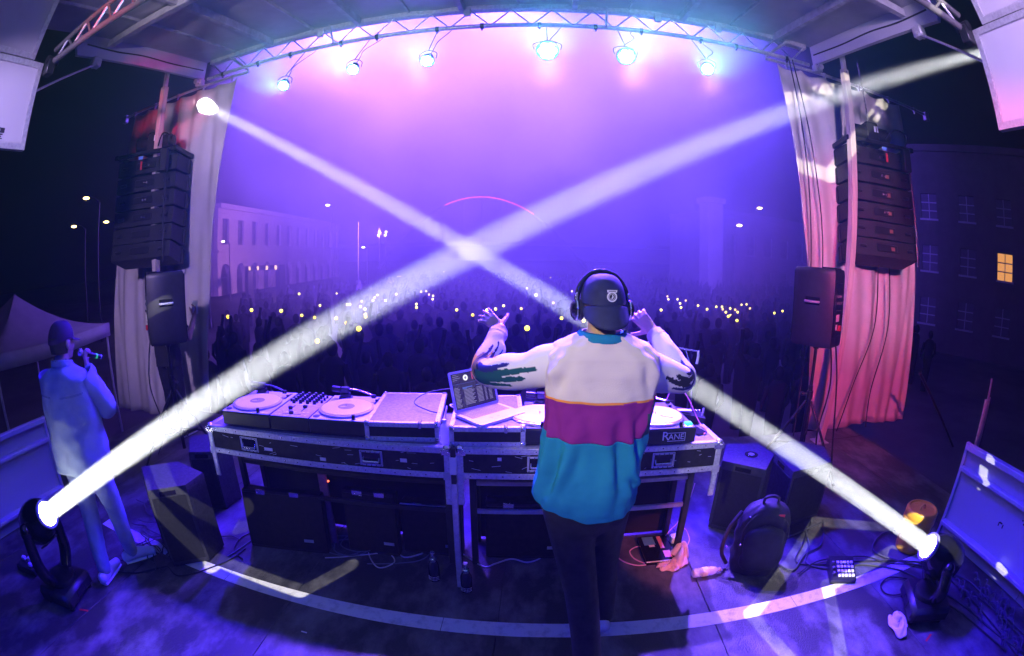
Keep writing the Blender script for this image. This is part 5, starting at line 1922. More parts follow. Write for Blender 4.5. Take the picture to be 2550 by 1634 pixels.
M_denim = mat('pale_denim_shirt', (0.30, 0.37, 0.45), 0.85, scale=7, var=0.14, bump=0.35, bscale=380, detail=8)
M_jeanb = mat('faded_jeans', (0.26, 0.33, 0.43), 0.85, scale=5, var=0.22, bump=0.35, bscale=300, detail=8)
M_capm = mat('plum_cap', (0.05, 0.012, 0.05), 0.8, bump=0.2, bscale=300)
Jm = dict(head=(0, 0.02, 1.555), neck=(0, -0.015, 1.43), turn=R(-12), tilt=R(-4), hip=0.86, hs=0.98,
          shl=(-0.185, 0, 1.365), shr=(0.185, 0, 1.365), ell=(-0.26, 0.06, 1.10), wrl=(-0.15, 0.24, 0.99), elr=(0.265, 0.115, 1.135), wrr=(0.085, 0.185, 1.375),
          handl=((0.5, 0.8, -0.1), (0.3, -0.1, 0.9), (35, 45, 35), 4), handr=((-0.35, 0.15, 0.85), (-0.5, 0.7, -0.2), (60, 65, 45), 3, (50, 30), 1.0, (-0.6, 0.75, 0.1)),
          knl=(-0.09, -0.02, 0.47), anl=(-0.08, -0.14, 0.10), knr=(0.085, 0.09, 0.47), anr=(0.075, 0.11, 0.11), toel=(0.10, 1, 0), toer=(0.75, 0.7, 0), heelr=0.02)
mc, Mhm, mtop = person((-2.68, 1.40, 0), R(22), 'person in a pale denim shirt and dark cap speaking into a microphone', Jm,
    dict(top=M_denim, bottom=M_jeanb, shoe=M_whitep, hem=0.80, hw=0.235, hd=0.165, cw=0.225, cd=0.14, fold=0.016, tail=0.045, sleeve='long', leg=[0.112, 0.092, 0.074, 0.066, 0.058], seed=4))
back_cap(mc, Mhm, M_capm)
b = B(Mhm)
rows = []
for j in range(8):
    a = j / 7
    rows.append([((0.083 - 0.012 * a) * math.cos(2 * PI * q / 36), -0.020 + (0.098 - 0.02 * a) * math.sin(2 * PI * q / 36) - (0.0 if math.sin(2 * PI * q / 36) < 0.3 else 0.05), 0.03 - 0.095 * a) for q in range(36)])
b.loft(rows)
b.obj('hair', M_hair, mc, sharp=180)
b = B()
b.loft([[Vector((0.082 * k * math.cos(2 * PI * q / 40), -0.012 + 0.080 * k * math.sin(2 * PI * q / 40), z + 0.014 * math.sin(2 * PI * q / 40 + PI))) for q in range(40)] for k, z in ((1.08, 1.418), (1.02, 1.452), (0.98, 1.455), (1.0, 1.415))])
b.obj('collar', M_denim, mc, sharp=180)
b = B()
for k in range(2):
    pts = []
    for q in range(26):
        u = -1 + 2 * q / 25
        pts.append((0.205 * u, -0.135 * math.sqrt(max(0.05, 1 - (u * 0.93) ** 4)) - 0.010, 1.275 - 0.022 * (1 - abs(u)) + k * 0.006 + 0.012 * (abs(u) < 0.05)))
    b.tube(pts, 0.0016, 5)
b.objs('yoke_seam', mat('denim_seam', (0.14, 0.19, 0.28), 0.8), mc)
b = B()
for k in range(14):
    a = R(200 + 140 * k / 13)
    b.ball((0.070 * math.cos(a), -0.014 + 0.075 * math.sin(a), 1.462), (0.009, 0.006, 0.007), 8, 5)
b.objs('necklace_bead', M_chrome, mc)
mic = thing('microphone', 'black handheld microphone with a green ring held by the person in denim', 'microphone', (0, 0, 0))
Mw = Matrix.Translation((-2.68, 1.40, 0)) @ Matrix.Rotation(R(22), 4, 'Z')
m0, m1 = Mw @ Vector((0.035, 0.135, 1.475)), Mw @ Vector((0.125, 0.335, 1.400))
mic.location = m1
dm = m0 - m1
def mpt(t):
    return dm * t
B().tube([mpt(0), mpt(0.25), mpt(0.75)], [0.013, 0.015, 0.019], 14).obj('handle', M_black, mic)
B().ball(mpt(0.86), 0.025, 16, 10).obj('grille_ball', M_chrome, mic)
B().cyl(mpt(0.20), mpt(0.26), 0.0165, seg=16).obj('green_ring', glow('green_ring', (0.05, 0.7, 0.35), 0.8), mic)
B().cyl(mpt(0.03), mpt(0.07), 0.0150, seg=16).obj('white_ring', M_whitep, mic)

M_tee = mat('black_tee', (0.010, 0.010, 0.014), 0.85, bump=0.2, bscale=300)
Jp = dict(head=(0, 0.02, 1.60), neck=(0, -0.01, 1.47), turn=R(10), hip=0.90,
          shl=(-0.19, 0, 1.40), shr=(0.19, 0, 1.40), ell=(-0.24, 0.10, 1.15), wrl=(-0.06, 0.28, 1.22), elr=(0.30, 0.10, 1.14), wrr=(0.30, 0.24, 1.36),
          handl=((0.5, 0.8, 0.2), (0.1, -0.2, 0.95), (30, 35, 30), 4), handr=((0.0, 0.25, 0.95), (-0.95, 0.2, 0.0), (30, 40, 30), 3),
          knl=(-0.10, 0.03, 0.50), anl=(-0.12, 0.0, 0.10), knr=(0.10, 0.03, 0.50), anr=(0.12, 0.0, 0.10), toel=(-0.1, 1, 0), toer=(0.15, 1, 0))
pp, Mhp, _ = person((-4.10, 3.72, 0), R(4), 'person in black holding up a phone behind the left tripod speaker', Jp,
    dict(top=M_tee, bottom=M_jean, shoe=M_black, hem=0.84, hw=0.195, hd=0.13, cw=0.215, cd=0.13, fold=0.008, sleeve='short', leg=[0.105, 0.088, 0.072, 0.062, 0.055], seed=9))
b = B(Mhp)
b.ball((0, -0.018, 0.035), (0.088, 0.103, 0.098), 26, 16)
b.ball((0, -0.055, -0.03), (0.080, 0.070, 0.085), 20, 12)
b.objs('hair', M_hair, pp)
b = B(Matrix.Translation((-3.80, 3.99, 1.46)) @ Matrix.Rotation(R(20), 4, 'Z'))
b.box((-0.037, -0.004, -0.075), (0.037, 0.004, 0.075), 0.003)
tag(b.obj('phone', M_whitep), 'pale phone held up beside the left tripod speaker', 'phone')
# ================================================================ things on the stage floor
M_subtop = mat('sub_texture_paint', (0.030, 0.030, 0.034), 0.55, scale=40, var=0.3, bump=0.6, bscale=160)
def upright_monitor(poly, h, loc, label, cup=None):
    """Wedge monitor standing on end: angular prism, grille face, handle slot, optional pole cup."""
    t = thing('floor_monitor', label, 'loudspeaker', loc, 0, 'angular black floor speakers')
    o = Vector((loc[0], loc[1]))
    P = [Vector(p) - o for p in poly]
    c = sum(P, Vector((0, 0))) / len(P)
    b = B()
    rows = []
    for z, s in ((0.012, 0.985), (0.02, 1.0), (h - 0.014, 1.0), (h, 0.975)):
        rows.append([(c.x + (p.x - c.x) * s, c.y + (p.y - c.y) * s, z) for p in P])
    b.loft(rows, True, True, True)
    b.obj('cabinet', M_subtop, t, sharp=25)
    for i in (0, len(P) - 1):
        # slightly proud grille on the two faces that look at the camera
        a, d = P[i], P[(i + 1) % len(P)]
        n = Vector(((d - a).y, -(d - a).x)).normalized()
        if n.dot(((a + d) / 2) - c) < 0:
            n = -n
        a2, d2 = a.lerp(d, 0.06), a.lerp(d, 0.94)
        b = B()
        b.loft([[(q.x + n.x * k, q.y + n.y * k, z) for q, z in ((a2, 0.05), (d2, 0.05), (d2, h - 0.06), (a2, h - 0.06))] for k in (-0.002, 0.006)], True, True, True)
        b.obj('grille', M_grille, t)
        m = a.lerp(d, 0.5)
        b = B()
        u = (d - a).normalized()
        b.loft([[(m.x + u.x * w + n.x * k, m.y + u.y * w + n.y * k, z) for w, z in ((-0.06, h - 0.05), (0.06, h - 0.05), (0.06, h - 0.02), (-0.06, h - 0.02))] for k in (-0.001, 0.004)], True, True, True)
        b.obj('handle_slot', M_gloss, t)
    for p in P[:4]:
        q = c.lerp(p, 0.85)
        B().cyl((q.x, q.y, 0), (q.x, q.y, 0.014), 0.018, seg=10).obj('foot', M_rubber, t)
    if cup:
        b = B()
        b.lathe([(0.052, h + 0.0008), (0.052, h + 0.006), (0.030, h + 0.007), (0.028, h - 0.004)], 26, Matrix.Translation((cup[0] - o.x, cup[1] - o.y, 0)))
        cp_ = b.obj('pole_cup', M_gloss, t)
        b = B()
        b.lathe([(0.026, h + 0.0022), (0.024, h + 0.0045), (0.016, h + 0.0045)], 20, Matrix.Translation((cup[0] - o.x, cup[1] - o.y, 0.003)))
        b.obj('cup_ring', M_chrome, cp_)
    return t
upright_monitor([(-2.32, 1.65), (-2.115, 1.85), (-2.12, 2.06), (-2.44, 2.12), (-2.66, 1.90)], 0.60, (-2.35, 1.90, 0), 'big black angular floor speaker with a blue-lit top, left of the desk')
upright_monitor([(-2.62, 2.42), (-2.42, 2.52), (-2.40, 2.74), (-2.62, 2.90), (-2.86, 2.70)], 0.52, (-2.62, 2.66, 0), 'second black angular floor speaker standing behind the big left one')
upright_monitor([(1.31, 2.76), (1.58, 2.55), (1.78, 2.80), (1.74, 3.03), (1.46, 3.06)], 0.57, (1.55, 2.82, 0), 'black angular floor speaker with a round cup on top, right of the desk', cup=(1.58, 2.82))
upright_monitor([(1.86, 2.60), (2.30, 2.68), (2.42, 2.98), (2.20, 3.20), (1.88, 3.02)], 0.50, (2.1, 2.88, 0), 'black angular floor speaker with a plain blue top behind the backpack')

# things stowed under the desk
def slab_case(loc, rz, w, d, h, lean, label, hinge=True):
    t = thing('equipment_lid', label, 'case lid', loc, rz, 'black lids stowed under the desk')
    M = Matrix.Rotation(lean, 4, 'X')
    b = B(M)
    b.box((0, 0, 0.0), (w, d, h), 0.008)
    b.obj('shell', M_lam, t)
    for z in (0.0, h - 0.02):
        b = B(M)
        b.box((0.01, -0.003, z), (w - 0.01, 0.003, z + 0.02), 0.002)
        b.obj('edge_trim', M_blackm, t)
    b = B(M)
    for x in (0.2 * w, 0.62 * w):
        b.box((x, -0.008, h - 0.03), (x + 0.07, 0.002, h + 0.006), 0.003)
    b.objs('latch', M_chrome, t)
    b = B(M)
    b.box((w * 0.72, -0.0042, h * 0.18), (w * 0.72 + 0.07, -0.0005, h * 0.18 + 0.022))
    b.obj('name_plate', M_alud, t)
    return t
slab_case((-1.93, 2.16, 0.003), R(11), 0.60, 0.09, 0.44, R(-9), 'big black case lid leaning under the left end of the desk')
slab_case((-1.22, 2.36, 0.003), R(2), 0.36, 0.08, 0.47, R(-5), 'narrow black case lid standing under the middle of the left case')
slab_case((-0.85, 2.44, 0.003), R(0), 0.40, 0.10, 0.39, R(-4), 'black case lid with a pale top edge beside the silver post')
slab_case((-0.30, 2.46, 0.003), R(2), 0.55, 0.12, 0.42, R(-3), 'wide black case lid under the right case, left of the DJ')
b = B()
b.box((-0.84, 2.425, 0.385), (-0.46, 2.445, 0.402), 0.004)
b2 = b
sp = thing('prop_post', 'scuffed silver post wedged between the two flight cases', 'post', (-0.42, 2.135, 0))
B().box((-0.016, -0.012, 0.0), (0.016, 0.018, 0.74), 0.003).obj('tube', M_alu, sp)
B().box((-0.018, -0.016, 0.80), (0.018, 0.022, 0.90), 0.003).obj('clamp_block', M_whitep, sp)
B().box((-0.014, -0.010, 0.74), (0.014, 0.016, 0.95), 0.003).obj('neck', M_blackm, sp)
tag(b2.obj('shelf_edge', M_whitep), 'pale strip along the shelf edge under the left case', 'strip')
wp = thing('wall_plank', 'worn board standing upright under the left flight case', 'board', (-1.36, 2.42, 0), R(4))
B().box((-0.03, -0.012, 0), (0.03, 0.012, 0.56), 0.003).obj('plank', mat('worn_board', (0.25, 0.12, 0.14), 0.7, scale=12, var=0.4, detail=8), wp)
B().cyl((0.05, -0.02, 0.52), (0.05, -0.03, 0.52), 0.006, seg=10).obj('indicator_light', glow('red_led', (1.0, 0.12, 0.05), 4.0), wp)

# cables
M_cab = mat('black_cable', (0.014, 0.014, 0.016), 0.5)
M_cabw = mat('white_cable', (0.62, 0.56, 0.60), 0.5)
M_cabg = mat('grey_cable', (0.16, 0.16, 0.19), 0.5)
def cable(pts, r, m_, label, z=None, cat='cable', group=None):
    P = [(p[0], p[1], (p[2] if len(p) > 2 else r + 0.001)) for p in pts]
    b = B()
    b.tube(spline(P, 8), r, 7)
    return tag(b.obj('floor_cable', m_), label, cat, group)
cable([(-1.35, 2.22), (-1.25, 2.26), (-1.07, 2.34, 0.010), (-0.95, 2.39), (-0.88, 2.30), (-0.97, 2.22), (-1.09, 2.39), (-1.03, 2.54), (-1.00, 2.60)], 0.0045, M_cabw, 'white power cord curling in a loop under the left flight case')
cable([(-0.99, 2.62, 0.05), (-0.97, 2.56), (-0.91, 2.45), (-0.83, 2.37), (-0.73, 2.43), (-0.64, 2.54), (-0.56, 2.57), (-0.44, 2.46), (-0.30, 2.35), (-0.23, 2.39), (-0.13, 2.45), (-0.02, 2.42), (0.08, 2.51), (0.12, 2.66, 0.08)], 0.0055, M_cabw, 'long white power cord waving across the floor under the desk')
for k, (cx, cy_, rr) in enumerate(((-1.28, 2.40, 0.16), (-1.22, 2.38, 0.13), (-1.17, 2.44, 0.14))):
    pts = [(cx + rr * math.cos(a) * (1 + 0.1 * math.sin(3 * a + k)), cy_ + 0.75 * rr * math.sin(a), 0.006 + 0.008 * k) for a in [R(20 + 340 * q / 12) for q in range(13)]]
    cable(pts, 0.004, M_cabg, ['outer coil of grey cable beside the white cord', 'middle coil of grey cable beside the white cord', 'inner coil of grey cable beside the white cord'][k], group='cable coils under the desk')
cable([(-0.80, 2.60), (-0.72, 2.66), (-0.66, 2.56), (-0.70, 2.38), (-0.84, 2.30), (-1.05, 2.24)], 0.004, M_cabg, 'thin grey cable arcing behind the white power cord')
cable([(0.60, 2.80, 0.18), (0.585, 2.76, 0.05), (0.55, 2.62), (0.55, 2.52), (0.60, 2.42), (0.69, 2.365), (0.79, 2.375)], 0.0045, mat('rose_cable', (0.75, 0.42, 0.42), 0.5), 'pink-lit charging cord reaching the tablet from the left')
cable([(0.74, 2.59), (0.70, 2.575), (0.66, 2.53), (0.675, 2.45), (0.74, 2.385), (0.79, 2.375)], 0.0045, mat('rose_cable', (0.75, 0.42, 0.42), 0.5), 'short pink-lit cord curled left of the tablet')
cable([(1.0, 2.62, 0.06), (1.02, 2.60, 0.11), (1.06, 2.60, 0.12), (1.09, 2.56, 0.06), (1.07, 2.52, 0.03)], 0.003, mat('rose_cable', (0.75, 0.42, 0.42), 0.5), 'thin cord arching out of the white charger')
cable([(0.94, 2.66, 0.03), (1.0, 2.74, 0.03), (1.08, 2.82, 0.05), (1.14, 2.84, 0.22), (1.17, 2.86, 0.35)], 0.0035, mat('rose_cable', (0.75, 0.42, 0.42), 0.5), 'thin cord rising from the charger towards the right speaker')

# tablet, papers, charger and crumpled bag lit orange
tb = thing('tablet', 'dark tablet with bright stickers on the floor under the right case', 'tablet', (0.74, 2.36, 0.03), R(2))
b = B()
b.prism(rrect(0.21, 0.30, 0.012), -0.0265, 0.006)
b.obj('body', M_gloss, tb)
b = B()
b.box((0.0, -0.004, 0.0), (0.21, 0.0, 0.007))
b.obj('front_edge', M_label, tb)
for nm, q, m_ in (('sticker', (0.03, 0.19, 0.11, 0.29), mat('blue_sticker', (0.10, 0.30, 0.42), 0.5)), ('sticker', (0.135, 0.14, 0.165, 0.29), mat('salmon_sticker', (0.75, 0.30, 0.25), 0.5)), ('sticker', (0.14, 0.03, 0.19, 0.11), mat('salmon_sticker', (0.75, 0.30, 0.25), 0.5)), ('sticker', (0.06, 0.165, 0.10, 0.19), M_label)):
    B().box((q[0], q[1], 0.0062), (q[2], q[3], 0.0072)).obj(nm, m_, tb)
ch = thing('charger', 'small white power brick beside the tablet', 'charger', (1.0, 2.62, 0), R(10))
B().box((-0.035, -0.03, 0.002), (0.035, 0.03, 0.062), 0.008).obj('brick', M_whitep, ch)
M_bag = mat('crumpled_cloth', (0.80, 0.55, 0.42), 0.75, scale=8, var=0.1, bump=0.2)
def rag(name, loc, pts_r, h, m_, label, seed, sx=1, sy=1, rz=0):
    """Crumpled cloth: a mound of creased sheet with a ragged outline."""
    rg = random.Random(seed)
    ks = [(rg.uniform(1, 5), rg.uniform(0, 6.28), rg.uniform(-2, 2)) for _ in range(6)]
    b = B(Matrix.Rotation(rz, 4, 'Z'))
    rows = []
    n, seg = 14, 48
    for j in range(n + 1):
        t = j / n
        row = []
        for q in range(seg):
            a = 2 * PI * q / seg
            rad = pts_r * (1 + 0.22 * math.sin(2 * a + ks[0][1]) + 0.14 * math.sin(3 * a + ks[1][1]) + 0.07 * math.sin(7 * a + ks[2][1])) * t
            z = h * (1 - t ** 2.2) * (0.55 + 0.45 * math.sin(ks[3][0] * a + ks[3][1] + 3 * t)) + 0.012 * math.sin(ks[4][0] * 3 * a + 9 * t + ks[4][1]) * (1 - t * 0.5) + 0.010
            row.append((rad * math.cos(a) * sx, rad * math.sin(a) * sy, max(0.003, z)))
        rows.append(row)
    b.loft(rows[1:], True, True)
    o = b.obj(name, m_, sharp=60)
    o.location = loc
    md = o.modifiers.new('thickness', 'SOLIDIFY')
    md.thickness = 0.003
    md.offset = 1
    return tag(o, label, 'cloth')
rag('crumpled_bag', (0.985, 2.42, 0), 0.10, 0.11, M_bag, 'crumpled orange-lit plastic bag beside the tablet', 2, 0.8, 1.0)
rag('crumpled_bag', (0.90, 2.325, 0), 0.085, 0.035, M_bag, 'flat end of the orange-lit bag in front of the tablet', 6, 1.3, 0.5)
rag('hand_towel', (2.185, 1.255, 0), 0.105, 0.055, mat('towel_cloth', (0.66, 0.60, 0.62), 0.9, bump=0.4, bscale=160), 'small crumpled white towel on the floor by the right moving head', 4, 0.62, 1.25, R(-10))

def bottle(loc, label, lying=None, m_=None, s=1.0):
    t = thing('water_bottle', label, 'bottle', loc, 0)
    M = Matrix.Identity(4) if lying is None else Matrix.Translation((0, 0, 0.033 * s)) @ Matrix.Rotation(lying, 4, 'Z') @ Matrix.Rotation(PI / 2, 4, 'Y')
    b = B(M)
    pr = [(0.020, 0.0), (0.030, 0.006), (0.032, 0.02)]
    for k in range(6):
        pr += [(0.0325, 0.03 + k * 0.016), (0.029, 0.038 + k * 0.016)]
    pr += [(0.032, 0.13), (0.026, 0.16), (0.013, 0.18), (0.0125, 0.19)]
    b.lathe([(r * s, z * s) for r, z in pr], 22)
    b.obj('body', m_ or MATS['clear_plastic'], t)
    b = B(M)
    b.lathe([(0.0328 * s, 0.065 * s), (0.0330 * s, 0.10 * s)], 22, cap=False)
    b.obj('wrapper', M_label, t)
    b = B(M)
    b.lathe([(0.0145 * s, 0.183 * s), (0.0145 * s, 0.20 * s)], 16)
    b.obj('cap', M_whitep, t)
    return t
bottle((1.015, 2.195, 0), 'clear ribbed plastic bottle lying on the floor beside the backpack', R(2))
M_dkb = mat('dark_flask', (0.02, 0.02, 0.04), 0.25)
def flask(loc, label):
    t = thing('flask', label, 'bottle', loc, 0, 'dark bottles under the desk')
    b = B()
    b.lathe([(0.030, 0.0), (0.034, 0.01), (0.034, 0.12), (0.026, 0.145), (0.020, 0.155)], 22)
    b.obj('body', M_dkb, t)
    b = B()
    for k in range(3):
        for q in range(9):
            a = R(-150 + 120 * q / 8)
            b.ball((0.0345 * math.cos(a), 0.0345 * math.sin(a), 0.02 + 0.012 * k), 0.003, 6, 4)
    b.obj('dot_pattern', M_label, t)['kind'] = 'stuff'
    b = B()
    b.lathe([(0.021, 0.156), (0.021, 0.175), (0.012, 0.18), (0.011, 0.21), (0.016, 0.215), (0.014, 0.225)], 18)
    b.obj('pump_cap', M_chrome, t)
    return t
flask((-0.585, 2.18, 0), 'dark flask with a dotted base standing under the desk, left one')
flask((-0.375, 2.10, 0), 'dark flask standing in front of the silver post, right one')

# backpack
bp_ = thing('backpack', 'bulging black backpack standing on the floor right of the desk', 'backpack', (1.47, 2.22, 0), R(-16))
M_pack = mat('black_nylon', (0.012, 0.012, 0.018), 0.65, scale=14, var=0.3, bump=0.35, bscale=220)
rows = []
for j in range(22):
    t = j / 21
    z = 0.01 + 0.50 * t
    w = 0.185 * (1 - 0.10 * (2 * t - 0.8) ** 2) * (math.sqrt(max(0.0, 1 - max(0, (t - 0.72) / 0.30) ** 2)) if t > 0.72 else 1) * (0.93 + 0.07 * min(1, t * 6))
    d = 0.125 * (1 - 0.35 * t) * (math.sqrt(max(0.02, 1 - max(0, (t - 0.8) / 0.22) ** 2)) if t > 0.8 else 1)
    rows.append([p for p in superring(0, 0.02 * t, z, max(0.02, w), max(0.02, d), 2.8, 48, lambda an, zz: 0.005 * math.sin(an * 4 + zz * 30) + 0.004 * math.sin(an * 9 - zz * 50))])
b = B()
b.loft(rows, True, True, True)
b.obj('bag', M_pack, bp_, sharp=70)
rows = []
for j in range(14):
    t = j / 13
    z = 0.04 + 0.34 * t
    k = math.sqrt(max(0.03, 1 - (2 * t - 1) ** 6))
    rows.append(superring(0, -0.108 + 0.03 * t, z, 0.135 * k, 0.040 * k, 3.0, 36, lambda an, zz: 0.004 * math.sin(an * 5 + zz * 40)))
b = B()
b.loft(rows, True, True, True)
b.obj('front_pocket', M_pack, bp_, sharp=70)
b = B()
b.tube(spline([(-0.155, -0.085, 0.25), (-0.15, -0.075, 0.36), (-0.09, -0.055, 0.44), (0.0, -0.045, 0.465), (0.09, -0.055, 0.44), (0.15, -0.075, 0.36), (0.155, -0.085, 0.25)], 6), 0.005, 6)
b.obj('zip', M_rubber, bp_)
b = B()
b.tube(spline([(-0.05, 0.0, 0.50), (-0.045, -0.01, 0.545), (0.0, -0.012, 0.56), (0.045, -0.01, 0.545), (0.05, 0.0, 0.50)], 6), 0.010, 8)
b.obj('top_handle', M_pack, bp_)
B().box((0.035, -0.062, 0.43), (0.105, -0.054, 0.452), 0.003).obj('red_tab', M_red, bp_)
b = B()
b.tube(spline([(-0.17, 0.03, 0.42), (-0.24, 0.0, 0.30), (-0.26, -0.05, 0.16), (-0.20, -0.02, 0.04)], 6), 0.014, 8)
b.obj('shoulder_strap', M_pack, bp_)
b = B()
for p in ((-0.155, -0.095, 0.24), (-0.235, -0.06, 0.2), (-0.13, -0.06, 0.43)):
    b.ball(p, 0.008, 8, 6)
b.objs('zip_pull', M_chrome, bp_)

# orange tub with lid
M_tub = mat('amber_plastic', (0.90, 0.50, 0.02), 0.32, scale=6, var=0.12)
tu = thing('orange_tub', 'round orange plastic tub with a handled lid by the right trailer wall', 'tub', (2.86, 1.96, 0), 0)
b = B()
b.lathe([(0.115, 0.0), (0.125, 0.01), (0.140, 0.20), (0.142, 0.26), (0.136, 0.262), (0.120, 0.03)], 36)
b.obj('bucket', M_tub, tu)
b = B()
b.lathe([(0.146, 0.235), (0.152, 0.24), (0.152, 0.275), (0.148, 0.28), (0.150, 0.285), (0.150, 0.33), (0.140, 0.345), (0.128, 0.347), (0.122, 0.332), (0.02, 0.330)], 40)
ld = b.obj('lid', M_tub, tu)
b = B()
b.tube(spline([(-0.028, 0, 0.331), (-0.026, 0, 0.355), (0, 0, 0.368), (0.026, 0, 0.355), (0.028, 0, 0.331)], 6), 0.007, 8)
b.obj('lid_handle', mat('yellow_plastic', (0.85, 0.55, 0.05), 0.35), ld)
b = B()
b.lathe([(0.1425, 0.15), (0.147, 0.152), (0.147, 0.162), (0.1435, 0.164)], 36, cap=False)
b.obj('rim_band', M_tub, tu)

# small control pad
kp = thing('control_pad', 'small black control pad with rows of buttons on the right floor', 'control pad', (2.075, 1.92, 0), R(-22))
b = B()
b.prism([(-0.115, 0.0), (0.115, 0.0), (0.115, 0.075), (-0.115, 0.035)], -0.10, 0.10, Matrix.Rotation(PI / 2, 4, 'Z') @ Matrix.Rotation(PI / 2, 4, 'X'))
b.obj('case', M_black, kp)
def on_pad(x, y):
    return Vector((x, y, 0.055 + (y) * 0.174 + 0.001))
b = B()
for i in range(5):
    for j in range(4):
        p = on_pad(-0.035 + i * 0.028, -0.075 + j * 0.042)
        b.box((p.x - 0.010, p.y - 0.013, p.z - 0.006), (p.x + 0.010, p.y + 0.013, p.z + 0.006), 0.002)
b.objs('button', M_label, kp)
b = B()
for j in range(3):
    p = on_pad(-0.078, -0.06 + j * 0.05)
    b.cyl(p, p + Vector((0, 0, 0.016)), 0.010, seg=10)
b.objs('knob', M_chrome, kp)

# cable tangles on the right
M_cab2 = mat('dull_cable', (0.05, 0.05, 0.06), 0.5)
rg = random.Random(21)
routes = [[(2.20, 2.62), (1.98, 2.36), (1.81, 2.16), (2.00, 2.06), (2.2, 2.02), (2.45, 1.92), (2.70, 1.80), (2.88, 1.62), (2.92, 1.2), (2.90, 0.8), (2.85, 0.3)],
          [(2.32, 2.60), (2.12, 2.30), (1.92, 2.22), (1.74, 2.08), (1.66, 2.16), (1.60, 2.30), (1.72, 2.42), (2.0, 2.5), (2.3, 2.58)],
          [(1.75, 2.02), (1.95, 2.10), (2.15, 2.08), (2.38, 2.0), (2.52, 1.84), (2.74, 1.70), (2.96, 1.40), (3.0, 1.0), (3.02, 0.5)],
          [(2.10, 2.55), (2.0, 2.3), (1.88, 2.12), (2.05, 1.98), (2.3, 1.94), (2.55, 1.75), (2.66, 1.55), (2.80, 1.15), (2.86, 0.7), (2.98, 0.2)],
          [(2.55, 1.62), (2.42, 1.70), (2.30, 1.66), (2.28, 1.56), (2.38, 1.50), (2.50, 1.54), (2.60, 1.40), (2.72, 1.05), (2.80, 0.5)],
          [(2.9, 2.2), (2.7, 2.2), (2.5, 2.05), (2.6, 1.85), (2.85, 1.6), (3.05, 1.3), (3.05, 0.9), (3.08, 0.4)]]
labs = ['black cable running from the right speaker past the control pad to the wall', 'black cable looping beside the backpack', 'black cable crossing in front of the control pad', 'black cable bundled along the foot of the right trailer wall', 'black cable looped in front of the right moving head', 'black cable passing the orange tub']
for k, (r_, lb) in enumerate(zip(routes, labs)):
    cable([(x, y, 0.009 + 0.004 * (k % 3)) for x, y in r_], 0.007 if k % 2 else 0.0055, M_cab2 if k % 2 else M_cab, lb, group='cables on the right floor')
b = B()
for k in range(90):
    x, y = rg.uniform(2.78, 3.18), rg.uniform(0.15, 1.25)
    a, l_ = rg.uniform(0.6, 1.4), rg.uniform(0.05, 0.16)
    z = rg.uniform(0.008, 0.05)
    b.tube(spline([(x, y, z), (x + l_ * 0.5 * math.cos(a), y + l_ * 0.5 * math.sin(a), z + 0.03), (x + l_ * math.cos(a), y + l_ * math.sin(a), z)], 4), 0.006, 5)
tag(b.obj('cable_tangle', M_cab2), 'tangled heap of cable ends at the foot of the right trailer wall', 'cables', kind='stuff')
b = B()
for k in range(26):
    x, y = rg.uniform(-2.95, -2.45), rg.uniform(1.60, 2.25)
    pts = [(x, y, 0.008)]
    a = rg.uniform(0, 6.28)
    for q in range(5):
        a += rg.uniform(-1.2, 1.2)
        x += 0.10 * math.cos(a)
        y += 0.08 * math.sin(a)
        pts.append((x, y, 0.008 + rg.uniform(0, 0.03)))
    b.tube(spline(pts, 4), 0.005, 5)
tag(b.obj('cable_tangle', M_cab2), 'black tangled cables between the left person and the floor speaker', 'cables', kind='stuff')
cable([(-2.78, 1.30), (-2.55, 1.42), (-2.42, 1.58), (-2.36, 1.62, 0.01), (-2.2, 1.6), (-2.0, 1.9), (-1.95, 2.1)], 0.006, M_cab, 'black cable curving past the left white shoe')
cable([(-2.02, 1.96), (-1.98, 2.12), (-1.96, 2.30), (-2.02, 2.5), (-2.1, 2.62)], 0.006, M_cabg, 'grey cable curving between the left speaker and the desk')
cable([(-1.90, 1.98), (-2.02, 2.05), (-2.06, 2.20), (-2.0, 2.34), (-1.9, 2.4)], 0.006, M_cab, 'black cable looped at the left end of the desk')
for pts, lb in (([(3.02, 4.58, 4.5), (3.08, 4.56, 3.2), (3.12, 4.58, 2.0), (3.10, 4.56, 1.0), (3.02, 4.40, 0.02)], 'thin black cable hanging down the inner edge of the right curtain'),
                ([(3.06, 4.56, 4.5), (3.20, 4.56, 3.2), (3.30, 4.58, 2.2), (3.26, 4.54, 1.0), (3.22, 4.40, 0.02)], 'thick black cable hanging beside the right timber post'),
                ([(4.14, 4.42, 2.10), (4.22, 4.50, 1.3), (4.00, 4.54, 0.6), (3.72, 4.40, 0.02)], 'black cable sweeping from the right line array to the floor'),
                ([(4.36, 4.42, 2.15), (4.50, 4.50, 1.3), (4.36, 4.54, 0.5), (4.28, 4.42, 0.02)], 'black cable hanging straight below the right line array'),
                ([(2.66, 3.50, 1.4), (2.74, 3.48, 0.9), (2.70, 3.50, 0.4), (2.78, 3.46, 0.01)], 'black cable dangling from the back of the right tripod speaker'),
                ([(2.72, 3.50, 1.4), (2.82, 3.50, 1.0), (2.92, 3.50, 0.4), (2.98, 3.46, 0.01)], 'second black cable dangling behind the right tripod speaker')):
    cable(pts, 0.009, M_cab, lb, group='cables hanging at the right curtain')
cable([(-3.72, 3.18, 1.4), (-3.86, 3.15, 0.8), (-3.80, 3.2, 0.3), (-3.9, 3.1, 0.01)], 0.008, M_cab, 'black cable dangling from the left tripod speaker')

